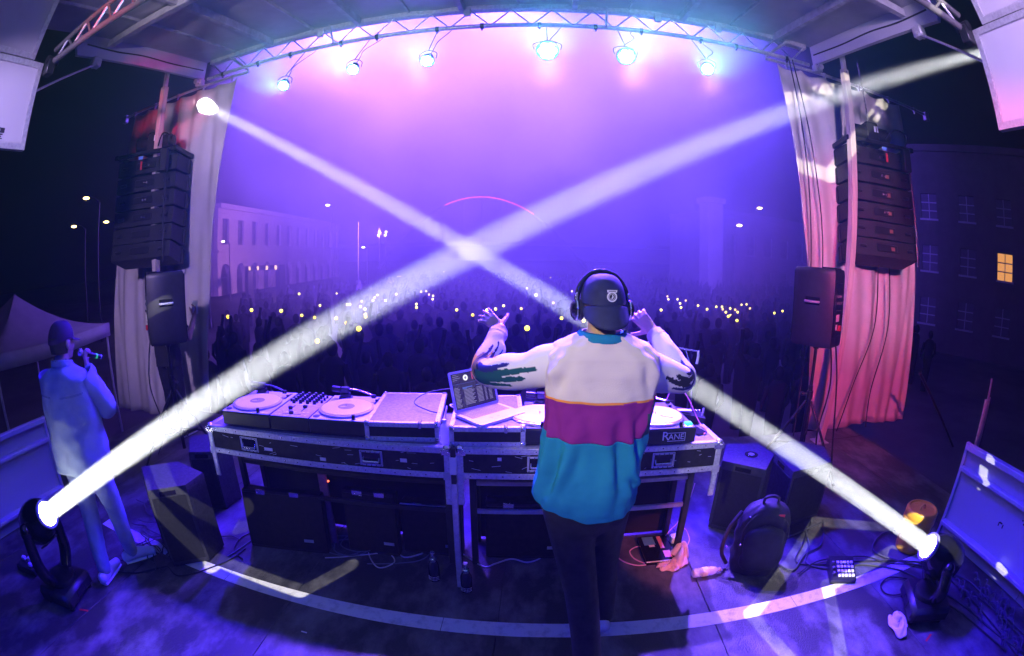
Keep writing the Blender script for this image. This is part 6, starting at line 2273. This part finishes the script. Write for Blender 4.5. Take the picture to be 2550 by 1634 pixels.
# plug box near the left wall and a scrap of red tape
pbx = thing('power_box', 'black power box with white plugs by the left trailer wall', 'power box', (-3.42, 0.82, 0), R(20))
B().box((-0.12, -0.08, 0.003), (0.12, 0.08, 0.055), 0.008).obj('housing', M_black, pbx)
b = B()
for x, y in ((-0.07, 0.02), (0.0, 0.03), (0.06, -0.03)):
    b.box((x - 0.022, y - 0.018, 0.055), (x + 0.022, y + 0.018, 0.085), 0.006)
b.objs('plug', M_whitep, pbx)
for k, (x, y, a, lb) in enumerate(((-2.62, 0.86, 0.5, 'scrap of red tape on the floor near the left moving head'), (2.33, 1.03, 0.4, 'scrap of red tape on the floor near the right moving head'))):
    b = B(Matrix.Rotation(a, 4, 'Z'))
    b.box((-0.04, -0.008, 0.0012), (0.04, 0.008, 0.0026))
    o = tag(b.obj('tape_scrap', M_red), lb, 'tape', 'red tape scraps')
    o.location = (x, y, 0)
b = B()
b.box((-1.205, 1.50, 0.001), (-1.17, 1.508, 0.006), 0.001)
tag(b.obj('paper_scrap', M_label), 'tiny white paper scrap on the black floor left of centre', 'paper')

# rear truss with the lamps that light the stage from behind the photographer
rt2 = thing('rear_truss', 'lamp truss behind the photographer', 'truss', (0, -2.0, 3.62))
B().cyl((-4.4, 0, 0), (3.3, 0, 0), 0.027).obj('lower_chord', M_alu, rt2)
B().cyl((-4.4, 0, 0.25), (3.3, 0, 0.25), 0.027).obj('upper_chord', M_alu, rt2)
for i, (p, a) in enumerate(REAR):
    d = (Vector(a) - Vector(p)).normalized()
    t = thing('rear_lamp', ['rear stage lamp with warm white light', 'rear stage lamp with blue light', 'rear stage lamp with pink light', 'rear stage lamp with lilac light for the left', 'rear stage lamp with lilac light for the right', 'rear stencil lamp for the right', 'rear stencil lamp for the left', 'rear stage lamp with red light', 'rear lamp lighting the roof, left one', 'rear lamp lighting the roof, right one', 'rear stage lamp with amber light'][i], 'stage lamp', tuple(Vector(p) - d * 0.14), 0, 'lamps behind the photographer')
    b = B(look_M((0, 0, 0), d))
    b.lathe([(0.05, -0.12), (0.10, -0.10), (0.11, 0.10), (0.095, 0.10)], 20)
    b.obj('can', M_blackm, t)
# ================================================================ plaza, crowd and buildings beyond the stage
def crowd_person(b, x, y, z, h, a, pose, rg):
    """Low head-and-shoulders figure added to the crowd mesh."""
    M = Matrix.Translation((x, y, z)) @ Matrix.Rotation(a, 4, 'Z') @ Matrix.Scale(h / 1.75, 4)
    old = b.M
    b.M = M
    rows = []
    for zz, w, d in ((0.0, 0.11, 0.09), (0.45, 0.13, 0.10), (0.88, 0.17, 0.12), (1.15, 0.17, 0.12), (1.38, 0.22, 0.12), (1.46, 0.14, 0.09), (1.49, 0.06, 0.06)):
        rows.append([(w * math.cos(PI * 2 * q / 8), d * math.sin(PI * 2 * q / 8), zz) for q in range(8)])
    b.loft(rows, True, True, True)
    b.ball((0, 0.01, 1.62), (0.085, 0.10, 0.125), 8, 6)
    for sx in (-1, 1):
        if pose == 1 and sx == 1 or pose == 2:
            b.tube([(sx * 0.20, 0, 1.38), (sx * 0.27, -0.12, 1.55), (sx * 0.20, -0.16, 1.86), (sx * 0.19, -0.17, 1.95)], [0.055, 0.045, 0.035, 0.04], 6)
        else:
            b.tube([(sx * 0.20, 0, 1.38), (sx * 0.26, -0.02, 1.10), (sx * 0.20, -0.14, 0.92)], [0.055, 0.045, 0.035], 6)
    b.M = old
M_crowd = mat('dark_clothes', (0.005, 0.0045, 0.006), 0.95, scale=1.1, var=0.7, detail=3, spec=0.05)
rg = random.Random(99)
b = B()
n = 0
GZ = -1.25
for j in range(30):
    y = 6.6 + j * 0.72 * (1 + j * 0.022)
    half = 6 + y * 0.62
    m = int(2 * half / (0.62 + 0.012 * y))
    for i in range(m):
        x = -half + 2 * half * (i + 0.5) / m + rg.uniform(-0.22, 0.22)
        if rg.random() < 0.10 or (x < -0.62 * y - 2.5) or (y > 23 and x < -11) or (x > 5.5 and y < 9):
            continue
        crowd_person(b, x, y + rg.uniform(-0.25, 0.25), GZ, rg.uniform(1.58, 1.90), PI + rg.uniform(-0.5, 0.5), rg.choice((0, 0, 0, 0, 0, 0, 0, 0, 0, 1, 2)), rg)
        n += 1
cr = b.obj('crowd', M_crowd, None, sharp=180, fix=False)
tag(cr, 'dense dark crowd filling the plaza in front of the stage', 'crowd', kind='stuff')

# raised phone torches
# where each raised torch is: x, y, z, zone, size
TORCH = [(-7.9, 9.63, 0.55, 0, 1.4), (-8.13, 11.09, 0.55, 0, 1.4), (-6.93, 10.91, 0.55, 0, 1.4), (-9.69, 16.76, 0.55, 0, 1.4), (-5.73, 10, 0.55, 0, 1), (-5.17, 9.65, 0.55, 0, 1),
         (-3.6, 6.77, 0.55, 0, 1), (-6.38, 12.29, 0.55, 0, 1), (-4.54, 9.55, 0.55, 0, 1), (-7.92, 16.78, 0.55, 0, 1), (-3.98, 8.87, 0.55, 1, 1), (-5.57, 12.54, 0.55, 1, 1),
         (-5.49, 12.54, 0.55, 1, 1), (-3.39, 8.14, 0.55, 1, 1.4), (-4.92, 11.99, 0.55, 1, 1), (-5.51, 13.55, 0.55, 1, 1), (-4.55, 11.4, 0.55, 1, 1), (-4.09, 10.27, 0.55, 1, 1),
         (-3.94, 9.9, 0.55, 1, 1), (-5.23, 13.83, 0.55, 1, 1), (-5.56, 14.88, 0.55, 1, 1), (-5.83, 15.91, 0.55, 1, 1), (-4.8, 13.84, 0.55, 1, 1), (-5.22, 16.28, 0.55, 1, 1),
         (-10.32, 32.59, 0.55, 1, 1), (-10.11, 32.55, 0.55, 1, 1), (-3.48, 12.75, 0.55, 2, 1), (-3.24, 11.88, 0.55, 2, 1), (-4.58, 17.51, 0.55, 2, 1), (-4.43, 17.74, 0.55, 2, 1),
         (-3.92, 16.12, 0.55, 2, 1), (-3.37, 14.34, 0.55, 2, 1), (-3.65, 15.6, 0.55, 2, 1), (-8.58, 41.09, 0.6, 2, 1), (-2.06, 11.41, 0.55, 2, 1), (-1.51, 10.44, 0.55, 2, 1),
         (-1.11, 9.63, 0.55, 2, 1), (-1.3, 11.49, 0.55, 2, 1), (-1.1, 11.71, 0.55, 3, 1), (-0.96, 12.55, 0.55, 3, 1), (-0.45, 11.89, 0.55, 3, 1), (-0.51, 19.94, 0.55, 3, 1),
         (-0.21, 8.57, 0.55, 3, 1.4), (-0.1, 16.41, 0.55, 3, 1.4), (0.79, 31.54, 0.55, 3, 1), (0.43, 13.59, 0.55, 3, 1), (0.51, 10.11, 0.55, 3, 1), (1.34, 18.62, 0.55, 3, 1),
         (0.97, 9.76, 0.55, 3, 1), (3.37, 12.27, 0.55, 4, 1), (4.98, 17.27, 0.55, 4, 1), (4.63, 15.92, 0.55, 4, 1), (5.02, 16.05, 0.55, 4, 1), (4.61, 14.43, 0.55, 4, 1),
         (4.22, 13.1, 0.55, 4, 1), (5.2, 15.62, 0.55, 4, 1), (5.06, 13.9, 0.55, 4, 1), (4.97, 12.83, 0.55, 4, 1), (5.62, 13.68, 0.55, 4, 1), (5.85, 13.74, 0.55, 5, 1),
         (5.55, 12.97, 0.55, 5, 1), (5.32, 12.18, 0.55, 5, 1), (4.97, 11.2, 0.55, 5, 1), (5.95, 13.29, 0.55, 5, 1), (5.13, 11.4, 0.55, 5, 1), (5.98, 12.96, 0.55, 5, 1),
         (4.86, 10.38, 0.55, 5, 1), (5.75, 12.28, 0.55, 5, 1), (7.04, 14.73, 0.55, 5, 1), (7.36, 14.97, 0.55, 5, 1), (6.78, 13.51, 0.55, 5, 1), (7.1, 12.38, 0.55, 5, 1),
         (7.82, 13.08, 0.55, 5, 1)]
M_torch = [glow('torch_glow', (1.0, 0.76, 0.05), 4.5), glow('torch_glow_dim', (1.0, 0.62, 0.03), 3.2)]
ORD = ['first', 'second', 'third', 'fourth', 'fifth', 'sixth', 'seventh', 'eighth', 'ninth', 'tenth', 'eleventh', 'twelfth', 'thirteenth', 'fourteenth', 'fifteenth', 'sixteenth', 'seventeenth', 'eighteenth']
ZONES = ['nearest the left curtain', 'under the left beam', 'right of the left beam', 'just left of the DJ', 'just right of the DJ', 'nearest the right tripod speaker']
for k, (tx_, ty_, tz_, zn, sz) in enumerate(TORCH):
    rank = k - [q[3] for q in TORCH].index(zn)
    t = thing('phone_torch', ORD[rank] + ' lit phone from the left in the crowd ' + ZONES[zn], 'phone', (tx_, ty_, tz_), math.atan2(-tx_, ty_), 'phone torches held up in the crowd')
    s = 0.036 * sz
    b = B()
    b.box((-0.04, 0.0, -0.09), (0.04, 0.01, 0.07), 0.004)
    b.obj('phone_body', M_black, t)
    b = B()
    b.ball((0, -0.01, 0.04), (s, s * 0.4, s), 10, 6)
    b.obj('torch', M_torch[0 if k % 5 else 1], t)

# people standing on the open plaza
def plain_person(loc, rz, m_, label, group, h=1.75, pose=0):
    b = B()
    crowd_person(b, 0, 0, 0, h, 0, pose, rg)
    me = b.obj('tmp_body', m_)
    md = me.modifiers.new('r', 'REMESH')
    md.mode = 'VOXEL'
    md.voxel_size = 0.035
    md.use_smooth_shade = True
    bpy.context.view_layer.update()
    nm = bpy.data.meshes.new_from_object(me.evaluated_get(bpy.context.evaluated_depsgraph_get()))
    bpy.data.objects.remove(me)
    o = bpy.data.objects.new('person', nm)
    C.objects.link(o)
    o.location = loc
    o.rotation_euler = (0, 0, rz)
    return tag(o, label, 'person', group)
M_pclo = [mat('pale_jacket', (0.45, 0.42, 0.45), 0.8), mat('dark_jacket', (0.06, 0.05, 0.07), 0.8)]
base = None
plaza = [(-15.91, 26.15, 1), (-13.13, 24.52, 1), (-12.51, 24.35, 1), (-12.59, 26.73, 1), (-12.44, 27.21, 1), (-13.83, 31.29, 1), (-12.73, 30.4, 1), (-12.23, 29.83, 0), (-11.84, 29.84, 1), (-11.74, 30.42, 1), (-11.83, 35.1, 0), (-11.58, 35.11, 0)]
for k, (x, y, dk) in enumerate(plaza):
    p = (x, y, GZ)
    lab = ORD[k] + ' from the left of the small figures standing on the open plaza'
    if base is None or not dk:
        cur = plain_person(tuple(p), rg.uniform(0, 6), M_pclo[0 if not dk else 1], lab, 'people on the open plaza', 1.75, 0)
        if base is None:
            base = cur
    else:
        cur = base.copy()
        C.objects.link(cur)
        cur.location = tuple(p)
        cur.rotation_euler = (0, 0, rg.uniform(0, 6))
        cur['label'] = lab

# ---------------- arcaded building
M_stucco = mat('pale_stucco', (0.50, 0.45, 0.44), 0.8, scale=0.6, var=0.15, bump=0.2, bscale=12, detail=8)
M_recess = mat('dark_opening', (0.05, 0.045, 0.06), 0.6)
M_frame = mat('window_frame', (0.30, 0.28, 0.30), 0.6)
arc = thing('arcade_building', 'long pale building with a row of pointed arches and tall upper windows', 'building', (-29.5, 34.6, GZ + 0.35), R(95.5))
BW, H1, H2 = 3.05, 4.1, 4.2
def wall_piece(poly, y0, y1, nm, m_, parent):
    b = B()
    A = [b._v((x, y0, z)) for x, z in poly]
    Bq = [b._v((x, y1, z)) for x, z in poly]
    b.bridge(A, Bq)
    b._f(A[::-1])
    b._f(Bq)
    return b.obj(nm, m_, parent, sharp=30)
# local x runs along the facade, local +y into the building (the street side is -y)
for i in range(12):
    x0 = i * BW
    xc = x0 + BW / 2
    hw, sp_, ap = 0.92, 1.75, 3.0
    arch = [(xc - hw, 0), (xc - hw, sp_)]
    for k in range(1, 6):
        a = k / 6
        arch.append((xc - hw * math.cos(a * PI / 2) ** 0.9, sp_ + (ap - sp_) * math.sin(a * PI / 2) ** 0.85))
    arch.append((xc, ap))
    arch += [(2 * xc - x, z) for x, z in arch[-2::-1]]
    poly = [(x0 + 0.004, 0)] + arch + [(x0 + BW - 0.004, 0), (x0 + BW - 0.004, H1), (x0 + 0.004, H1)]
    bay = wall_piece(poly, 0.0, -0.6 * -1, 'arch_bay', M_stucco, arc)
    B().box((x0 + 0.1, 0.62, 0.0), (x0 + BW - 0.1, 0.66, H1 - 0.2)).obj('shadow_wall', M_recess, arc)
    B().box((xc - hw - 0.05, -0.05, sp_ - 0.10), (xc + hw + 0.05, -0.002, sp_ - 0.02)).obj('impost', M_stucco, bay)
    B().box((xc - 0.7, 0.30, 0.0), (xc + 0.7, 0.36, 2.0), 0.02).obj('door', M_recess, bay)
    # upper storey: pier, tall window, sill, head
    wv = 0.62
    for xa, xb in ((x0 + 0.004, xc - wv), (xc + wv, x0 + BW - 0.004)):
        B().box((xa, 0.0, H1 + 0.25), (xb, 0.5, H1 + H2)).obj('pier', M_stucco, arc)
    B().box((xc - wv, 0.0, H1 + 0.25), (xc + wv, 0.5, H1 + 0.75)).obj('apron', M_stucco, arc)
    B().box((xc - wv, 0.0, H1 + 3.3), (xc + wv, 0.5, H1 + H2)).obj('lintel', M_stucco, arc)
    w_ = B().box((xc - wv, 0.24, H1 + 0.76), (xc + wv, 0.30, H1 + 3.29)).obj('window', M_recess, arc)
    B().box((xc - 0.03, 0.20, H1 + 0.76), (xc + 0.03, 0.239, H1 + 3.29)).obj('mullion', M_frame, w_)
    B().box((xc - wv - 0.08, -0.12, H1 + 0.68), (xc + wv + 0.08, -0.002, H1 + 0.76)).obj('sill', M_stucco, w_)
B().box((0, -0.18, H1 + 0.002), (12 * BW, 0.6, H1 + 0.248)).obj('string_course', M_stucco, arc)
B().box((0, -0.35, H1 + H2 + 0.002), (12 * BW, 0.8, H1 + H2 + 0.5)).obj('cornice', M_stucco, arc)
B().box((0.01, 0.7, 0), (12 * BW - 0.01, 9.0, H1 + H2 - 0.01)).obj('rear_block', M_stucco, arc)

# ---------------- goalpost frame, lamp posts, masts
gp = thing('truss_portal', 'dark goalpost-shaped frame with small lights before the arcade', 'frame', (-23.6, 34.3, GZ), R(-30.7))
for x in (-3.5, 3.5):
    B().box((x - 0.40, -0.3, 0), (x + 0.40, 0.3, 2.6), 0.05).obj('leg', M_blackm, gp)
B().box((-3.9, -0.25, 2.6), (3.9, 0.25, 3.0), 0.05).obj('crossbar', M_blackm, gp)
b = B()
for x in (-2.6, -0.6, 1.4, 3.2):
    b.box((x - 0.13, -0.34, 2.62), (x + 0.13, -0.26, 2.95))
b.objs('lamp', glow('warm_lamp', (1.0, 0.55, 0.30), 3.5), gp)
def street_lamp(loc, h, label, head='lantern', e=6.0, col=(1.0, 0.42, 0.12), s=1.0):
    t = thing('street_lamp', label, 'street lamp', loc, 0, 'street lamps round the plaza')
    b = B()
    b.lathe([(0.13, 0.0), (0.12, 0.25), (0.06, 0.45), (0.05, 0.6), (0.04, h - 0.05)], 12)
    b.obj('post', M_blackm, t)
    if head == 'lantern':
        b = B()
        b.lathe([(0.10 * s, h), (0.24 * s, h + 0.55 * s), (0.23 * s, h + 0.57 * s)], 8)
        b.obj('glass', glow('lantern_glass', col, e), t)
        b = B()
        b.lathe([(0.28 * s, h + 0.57 * s), (0.16 * s, h + 0.72 * s), (0.03, h + 0.86 * s)], 8)
        b.obj('roof', M_blackm, t)
    else:
        b = B()
        b.tube([(0, 0, h - 0.06), (0, -0.5, h + 0.15), (0, -0.9, h + 0.16)], 0.03, 6)
        b.obj('arm', M_blackm, t)
        b = B()
        b.ball((0, -1.0, h + 0.10), (0.22 * s, 0.30 * s, 0.10 * s), 10, 6)
        b.obj('luminaire', glow('sodium' if col[2] < 0.4 else 'white_luminaire', col, e), t)
    return t
street_lamp((-16.6, 18.7, GZ), 4.9, 'orange street lantern at the edge of the left curtain', s=0.85, e=5.0)
street_lamp((-17.98, 20.2, GZ), 4.1, 'second smaller orange lantern below the first by the left curtain', s=0.35, e=5.0)
street_lamp((-20.83, 13.83, GZ), 6.9, 'dim yellow street lamp in the darkness left of the curtain, highest one', 'arm', 9, (1.0, 0.70, 0.22), 0.7)
street_lamp((-25.5, 15.8, GZ), 6.1, 'small pale street lamp in the darkness far left', 'arm', 6, (1.0, 0.66, 0.3), 0.7)
street_lamp((-24.2, 17.7, GZ), 6.2, 'small pale street lamp in the darkness beside the left line array', 'arm', 6, (1.0, 0.66, 0.3), 0.7)
street_lamp((20.45, 40.1, GZ), 8.6, 'amber street lamp beside the right curtain', 'arm', 16, (1.0, 0.45, 0.12), 1.2)
street_lamp((-19.6, 40.5, GZ), 8.3, 'white street lamp high above the arcade', 'arm', 16, (1.0, 0.9, 0.85), 0.9)
street_lamp((-16.4, 41.9, GZ), 4.2, 'white street lamp low beside the flagpole', 'arm', 14, (1.0, 0.9, 0.85), 0.7)
street_lamp((-27.0, 33.5, GZ), 5.2, 'white street lamp just right of the orange lanterns', 'arm', 12, (1.0, 0.9, 0.85), 0.7)
fp = thing('flagpole', 'tall thin pale flagpole right of the arcade', 'pole', (-14.9, 36.0, GZ))
b = B()
b.lathe([(0.07, 0), (0.045, 6.2), (0.06, 6.25), (0.02, 6.32)], 10)
b.obj('pole', mat('grey_pole', (0.12, 0.12, 0.13), 0.6), fp)
fo = thing('light_tower', 'lighting tower with two pairs of white floodlights over the crowd', 'tower', (-12.0, 33.95, GZ))
for dx in (-0.25, 0.25):
    B().cyl((dx, 0, 0), (dx, 0, 5.6), 0.035, seg=8).obj('mast', M_blackm, fo)
for k in range(10):
    B().cyl((-0.25, 0, 0.3 + k * 0.52), (0.25, 0, 0.56 + k * 0.52), 0.018, seg=6).obj('lacing_bar', M_blackm, fo)
b = B()
for dx in (-0.28, 0.28):
    for dz in (0, 0.24):
        b.ball((dx + dz * 0.25, -0.12, 4.98 + dz), (0.115, 0.05, 0.115), 12, 8)
b.objs('floodlight', glow('flood_face', (1.0, 0.82, 0.86), 5.0), fo)

# ---------------- arch bridge outlined in red
M_redline = glow('red_light_line', (1.0, 0.05, 0.22), 4.0)
br_ = thing('arch_bridge', 'distant bridge arch outlined by a thin red light', 'bridge', (-17.5, 139.0, GZ))
def arch_pts(x0, x1, h, n=24, z0=0):
    return [(x0 + (x1 - x0) * k / n, 0, z0 + h * (1 - (2 * k / n - 1) ** 2)) for k in range(n + 1)]
B().tube(arch_pts(-33, 32, 21.5), 0.5, 6).obj('arch_rib', M_blackm, br_)
B().tube([(p[0], p[1] - 0.6, p[2] + 0.3) for p in arch_pts(-33, 32, 21.5)[8:19]], 0.13, 6).obj('red_light', M_redline, br_)
B().box((-60, -3, 7.0), (60, 3, 8.0)).obj('deck', M_blackm, br_)
for k in range(9):
    x = -24 + k * 6
    B().cyl((x, 0, 8.0), (x, 0, 21.5 * (1 - (2 * (x + 33) / 65 - 1) ** 2)), 0.12, seg=6).obj('hanger', M_blackm, br_)

# ---------------- buildings on the right
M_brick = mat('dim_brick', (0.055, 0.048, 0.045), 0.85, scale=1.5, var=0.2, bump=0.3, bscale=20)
def block(name, label, loc, rz, W, D, H, m_, rows, cols, z0, dz, ww, wh, lit=(), pier=None):
    """Building: each face of the front is wall strips round real window openings."""
    t = thing(name, label, 'building', loc, rz)
    xs = [W * (i + 0.5) / cols for i in range(cols)]
    zc = z0
    B().box((0, 0.3, 0), (W, D, H)).obj('core', m_, t)
    last = 0.0
    for r in range(rows):
        zb, zt = z0 + r * dz, z0 + r * dz + wh
        B().box((0, 0, last), (W, 0.298, zb)).obj('wall_band', m_, t)
        xa = 0.0
        for i, x in enumerate(xs):
            B().box((xa, 0.001, zb + 0.001), (x - ww / 2, 0.297, zt - 0.001)).obj('wall_pier', m_, t)
            xa = x + ww / 2
            L_ = (r, i) in lit
            g = B().box((x - ww / 2, 0.18, zb), (x + ww / 2, 0.22, zt)).obj('window', glow('lit_window', (1.0, 0.42, 0.10), 0.8) if L_ else M_recess, t)
            for q in (0.33, 0.66):
                B().box((x - ww / 2, 0.14, zb + wh * q - 0.025), (x + ww / 2, 0.178, zb + wh * q + 0.025)).obj('glazing_bar', M_frame, g)
            B().box((x - 0.025, 0.135, zb), (x + 0.025, 0.139, zt)).obj('glazing_bar', M_frame, g)
            B().box((x - ww / 2 - 0.08, -0.08, zb - 0.09), (x + ww / 2 + 0.08, -0.002, zb - 0.002)).obj('sill', M_frame, g)
        B().box((xa, 0.001, zb + 0.001), (W, 0.297, zt - 0.001)).obj('wall_pier', m_, t)
        last = zt
    B().box((0, 0, last), (W, 0.298, H)).obj('wall_band', m_, t)
    B().box((-0.1, -0.2, H + 0.002), (W + 0.1, D + 0.1, H + 0.35)).obj('roof_edge', m_, t)
    return t
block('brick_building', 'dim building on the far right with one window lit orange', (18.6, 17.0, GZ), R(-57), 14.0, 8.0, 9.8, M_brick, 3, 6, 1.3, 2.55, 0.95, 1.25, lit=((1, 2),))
block('corner_building', 'purple-lit building with a pale corner pier behind the right side of the crowd', (15.5, 37.2, GZ), R(18), 15.0, 8.0, 7.6, mat('dark_render', (0.16, 0.14, 0.17), 0.85), 2, 6, 1.0, 3.2, 1.1, 1.7)
pi_ = thing('stone_pier', 'pale square stone pier lit purple, right of the crowd', 'pillar', (14.3, 36.4, GZ), R(10))
B().box((-0.75, -0.75, 0), (0.75, 0.75, 8.2), 0.03).obj('shaft', M_stucco, pi_)
B().box((-0.95, -0.95, 8.2), (0.95, 0.95, 8.7), 0.05).obj('cap_stone', M_stucco, pi_)
B().box((-0.95, -0.95, 0), (0.95, 0.95, 0.5), 0.05).obj('base_stone', M_stucco, pi_)
street_lamp((14.4, 31.9, GZ), 6.0, 'unlit dark lamp post in front of the stone pier', 'arm', 0.0, (0.2, 0.2, 0.25))

# ---------------- pop-up tent on the left
tn = thing('popup_tent', 'white pop-up tent with a peaked roof in the dark on the left', 'tent', (-9.0, 3.55, GZ), R(10))
M_tent = mat('tent_fabric', (0.50, 0.48, 0.48), 0.8, scale=2, var=0.12)
hw = 1.55
ez, pz = 2.30, 3.05
rows = []
cor = [(-hw, -hw), (hw, -hw), (hw, hw), (-hw, hw)]
ed = []
for k in range(4):
    a, c = Vector(cor[k]), Vector(cor[(k + 1) % 4])
    for q in range(8):
        ed.append(a.lerp(c, q / 8))
for j in range(9):
    t = j / 8
    rows.append([(p.x * (1 - t) , p.y * (1 - t), ez + (pz - ez) * t ** 1.5 - 0.10 * math.sin(PI * t) * 0.5 - (0.06 * math.sin(PI * (i % 8) / 8) * (1 - t))) for i, p in enumerate(ed)])
rows[-1] = [(0.01 * math.cos(i), 0.01 * math.sin(i), pz) for i in range(32)]
b = B()
b.loft(rows, True, False, True)
o = b.obj('canopy', M_tent, tn, sharp=50)
b = B()
b.loft([[(p.x * 1.005, p.y * 1.005, ez - 0.06 * math.sin(PI * (i % 8) / 8) - d) for i, p in enumerate(ed)] for d in (0.0, 0.24)])
o = b.obj('valance', M_tent, tn)
md = o.modifiers.new('thickness', 'SOLIDIFY')
md.thickness = 0.004
for c in cor:
    B().box((c[0] * 0.97 - 0.02, c[1] * 0.97 - 0.02, 0), (c[0] * 0.97 + 0.02, c[1] * 0.97 + 0.02, ez), 0.004).obj('leg', M_alud, tn)

# ---------------- access stair and handrail on the right
st = thing('stage_stair', 'dark access stair with bright handrail posts at the far right', 'stair', (4.10, 2.4, GZ))
for k in range(6):
    B().box((0.05 + k * 0.22, 0.0, 1.05 - k * 0.20), (0.05 + k * 0.22 + 0.24, 1.1, 1.09 - k * 0.20), 0.006).obj('tread', M_blackm, st)
for y in (0.0, 1.1):
    B().cyl((0.0, y, 0.95), (1.4, y, 0.0), 0.03).obj('stringer', M_blackm, st)
for x, z0, z1 in ((1.12, 0.2, 2.22), (1.16, 0.1, 2.0), (0.10, 1.0, 2.2)):
    B().cyl((x, 0.55 if x > 0.5 else 0.0, z0), (x, 0.55 if x > 0.5 else 0.0, z1), 0.016, seg=10).obj('rail_post', M_alu, st)
B().cyl((0.10, 1.1, 2.2), (1.3, 1.1, 1.2), 0.02).obj('handrail', M_blackm, st)
# ---------------------------------------------------------------- haze: smoke-machine fog filling the place
def haze_box(lo, hi, dens):
    me = bpy.data.meshes.new('haze')
    b = bmesh.new()
    bmesh.ops.create_cube(b, size=1)
    for v in b.verts:
        v.co = Vector([lo[i] if v.co[i] < 0 else hi[i] for i in range(3)])
    b.to_mesh(me)
    o = bpy.data.objects.new('haze', me)
    C.objects.link(o)
    m = bpy.data.materials.new('haze_air')
    m.use_nodes = True
    nt = m.node_tree
    nt.nodes.clear()
    out = nt.nodes.new('ShaderNodeOutputMaterial')
    v = nt.nodes.new('ShaderNodeVolumePrincipled')
    v.inputs['Color'].default_value = (0.92, 0.92, 0.95, 1)
    v.inputs['Density'].default_value = dens
    v.inputs['Anisotropy'].default_value = 0.4
    nt.links.new(v.outputs[0], out.inputs['Volume'])
    me.materials.append(m)
    o['kind'] = 'stuff'
    return o
haze_box((-90, -6, -3), (90, 150, 34), 0.0029)

# smoke from the machines, blown off the front of the stage and spreading over the crowd
b = B()
rows = []
for y, x0, x1, z0, z1 in ((2.9, -3.0, 2.2, 3.65, 4.45), (4.55, -3.2, 2.4, 3.45, 4.75), (4.80, -4.0, 3.0, -0.6, 5.6), (6.0, -6.0, 5.0, -1.24, 7.5), (12.0, -11.5, 9.0, -1.24, 10.0), (22.0, -19.5, 15.0, -1.24, 11.0), (26.0, -17.0, 12.0, -1.24, 7.0)):
    row = []
    for k in range(24):
        a = 2 * PI * k / 24
        c, s = math.cos(a), math.sin(a)
        ux, uz = abs(c) ** 0.5 * (1 if c >= 0 else -1), abs(s) ** 0.5 * (1 if s >= 0 else -1)
        row.append(((x0 + x1) / 2 + ux * (x1 - x0) / 2, y, (z0 + z1) / 2 + uz * (z1 - z0) / 2))
    rows.append(row)
b.loft(rows, True, True, True)
m = bpy.data.materials.new('smoke_air')
m.use_nodes = True
nt = m.node_tree
nt.nodes.clear()
out = nt.nodes.new('ShaderNodeOutputMaterial')
v = nt.nodes.new('ShaderNodeVolumePrincipled')
v.inputs['Color'].default_value = (0.92, 0.92, 0.95, 1)
tc = nt.nodes.new('ShaderNodeTexCoord')
ns = nt.nodes.new('ShaderNodeTexNoise')
ns.inputs['Scale'].default_value = 0.32
ns.inputs['Detail'].default_value = 2.0
nt.links.new(tc.outputs['Object'], ns.inputs['Vector'])
mr = nt.nodes.new('ShaderNodeMapRange')
mr.inputs[1].default_value = 0.32
mr.inputs[2].default_value = 0.68
mr.inputs[3].default_value = 0.010
mr.inputs[4].default_value = 0.056
nt.links.new(ns.outputs['Fac'], mr.inputs[0])
nt.links.new(mr.outputs[0], v.inputs['Density'])
v.inputs['Anisotropy'].default_value = 0.3
nt.links.new(v.outputs[0], out.inputs['Volume'])
tag(b.obj('smoke', m), 'thin lit stage smoke drifting out over the crowd', 'smoke', kind='stuff')
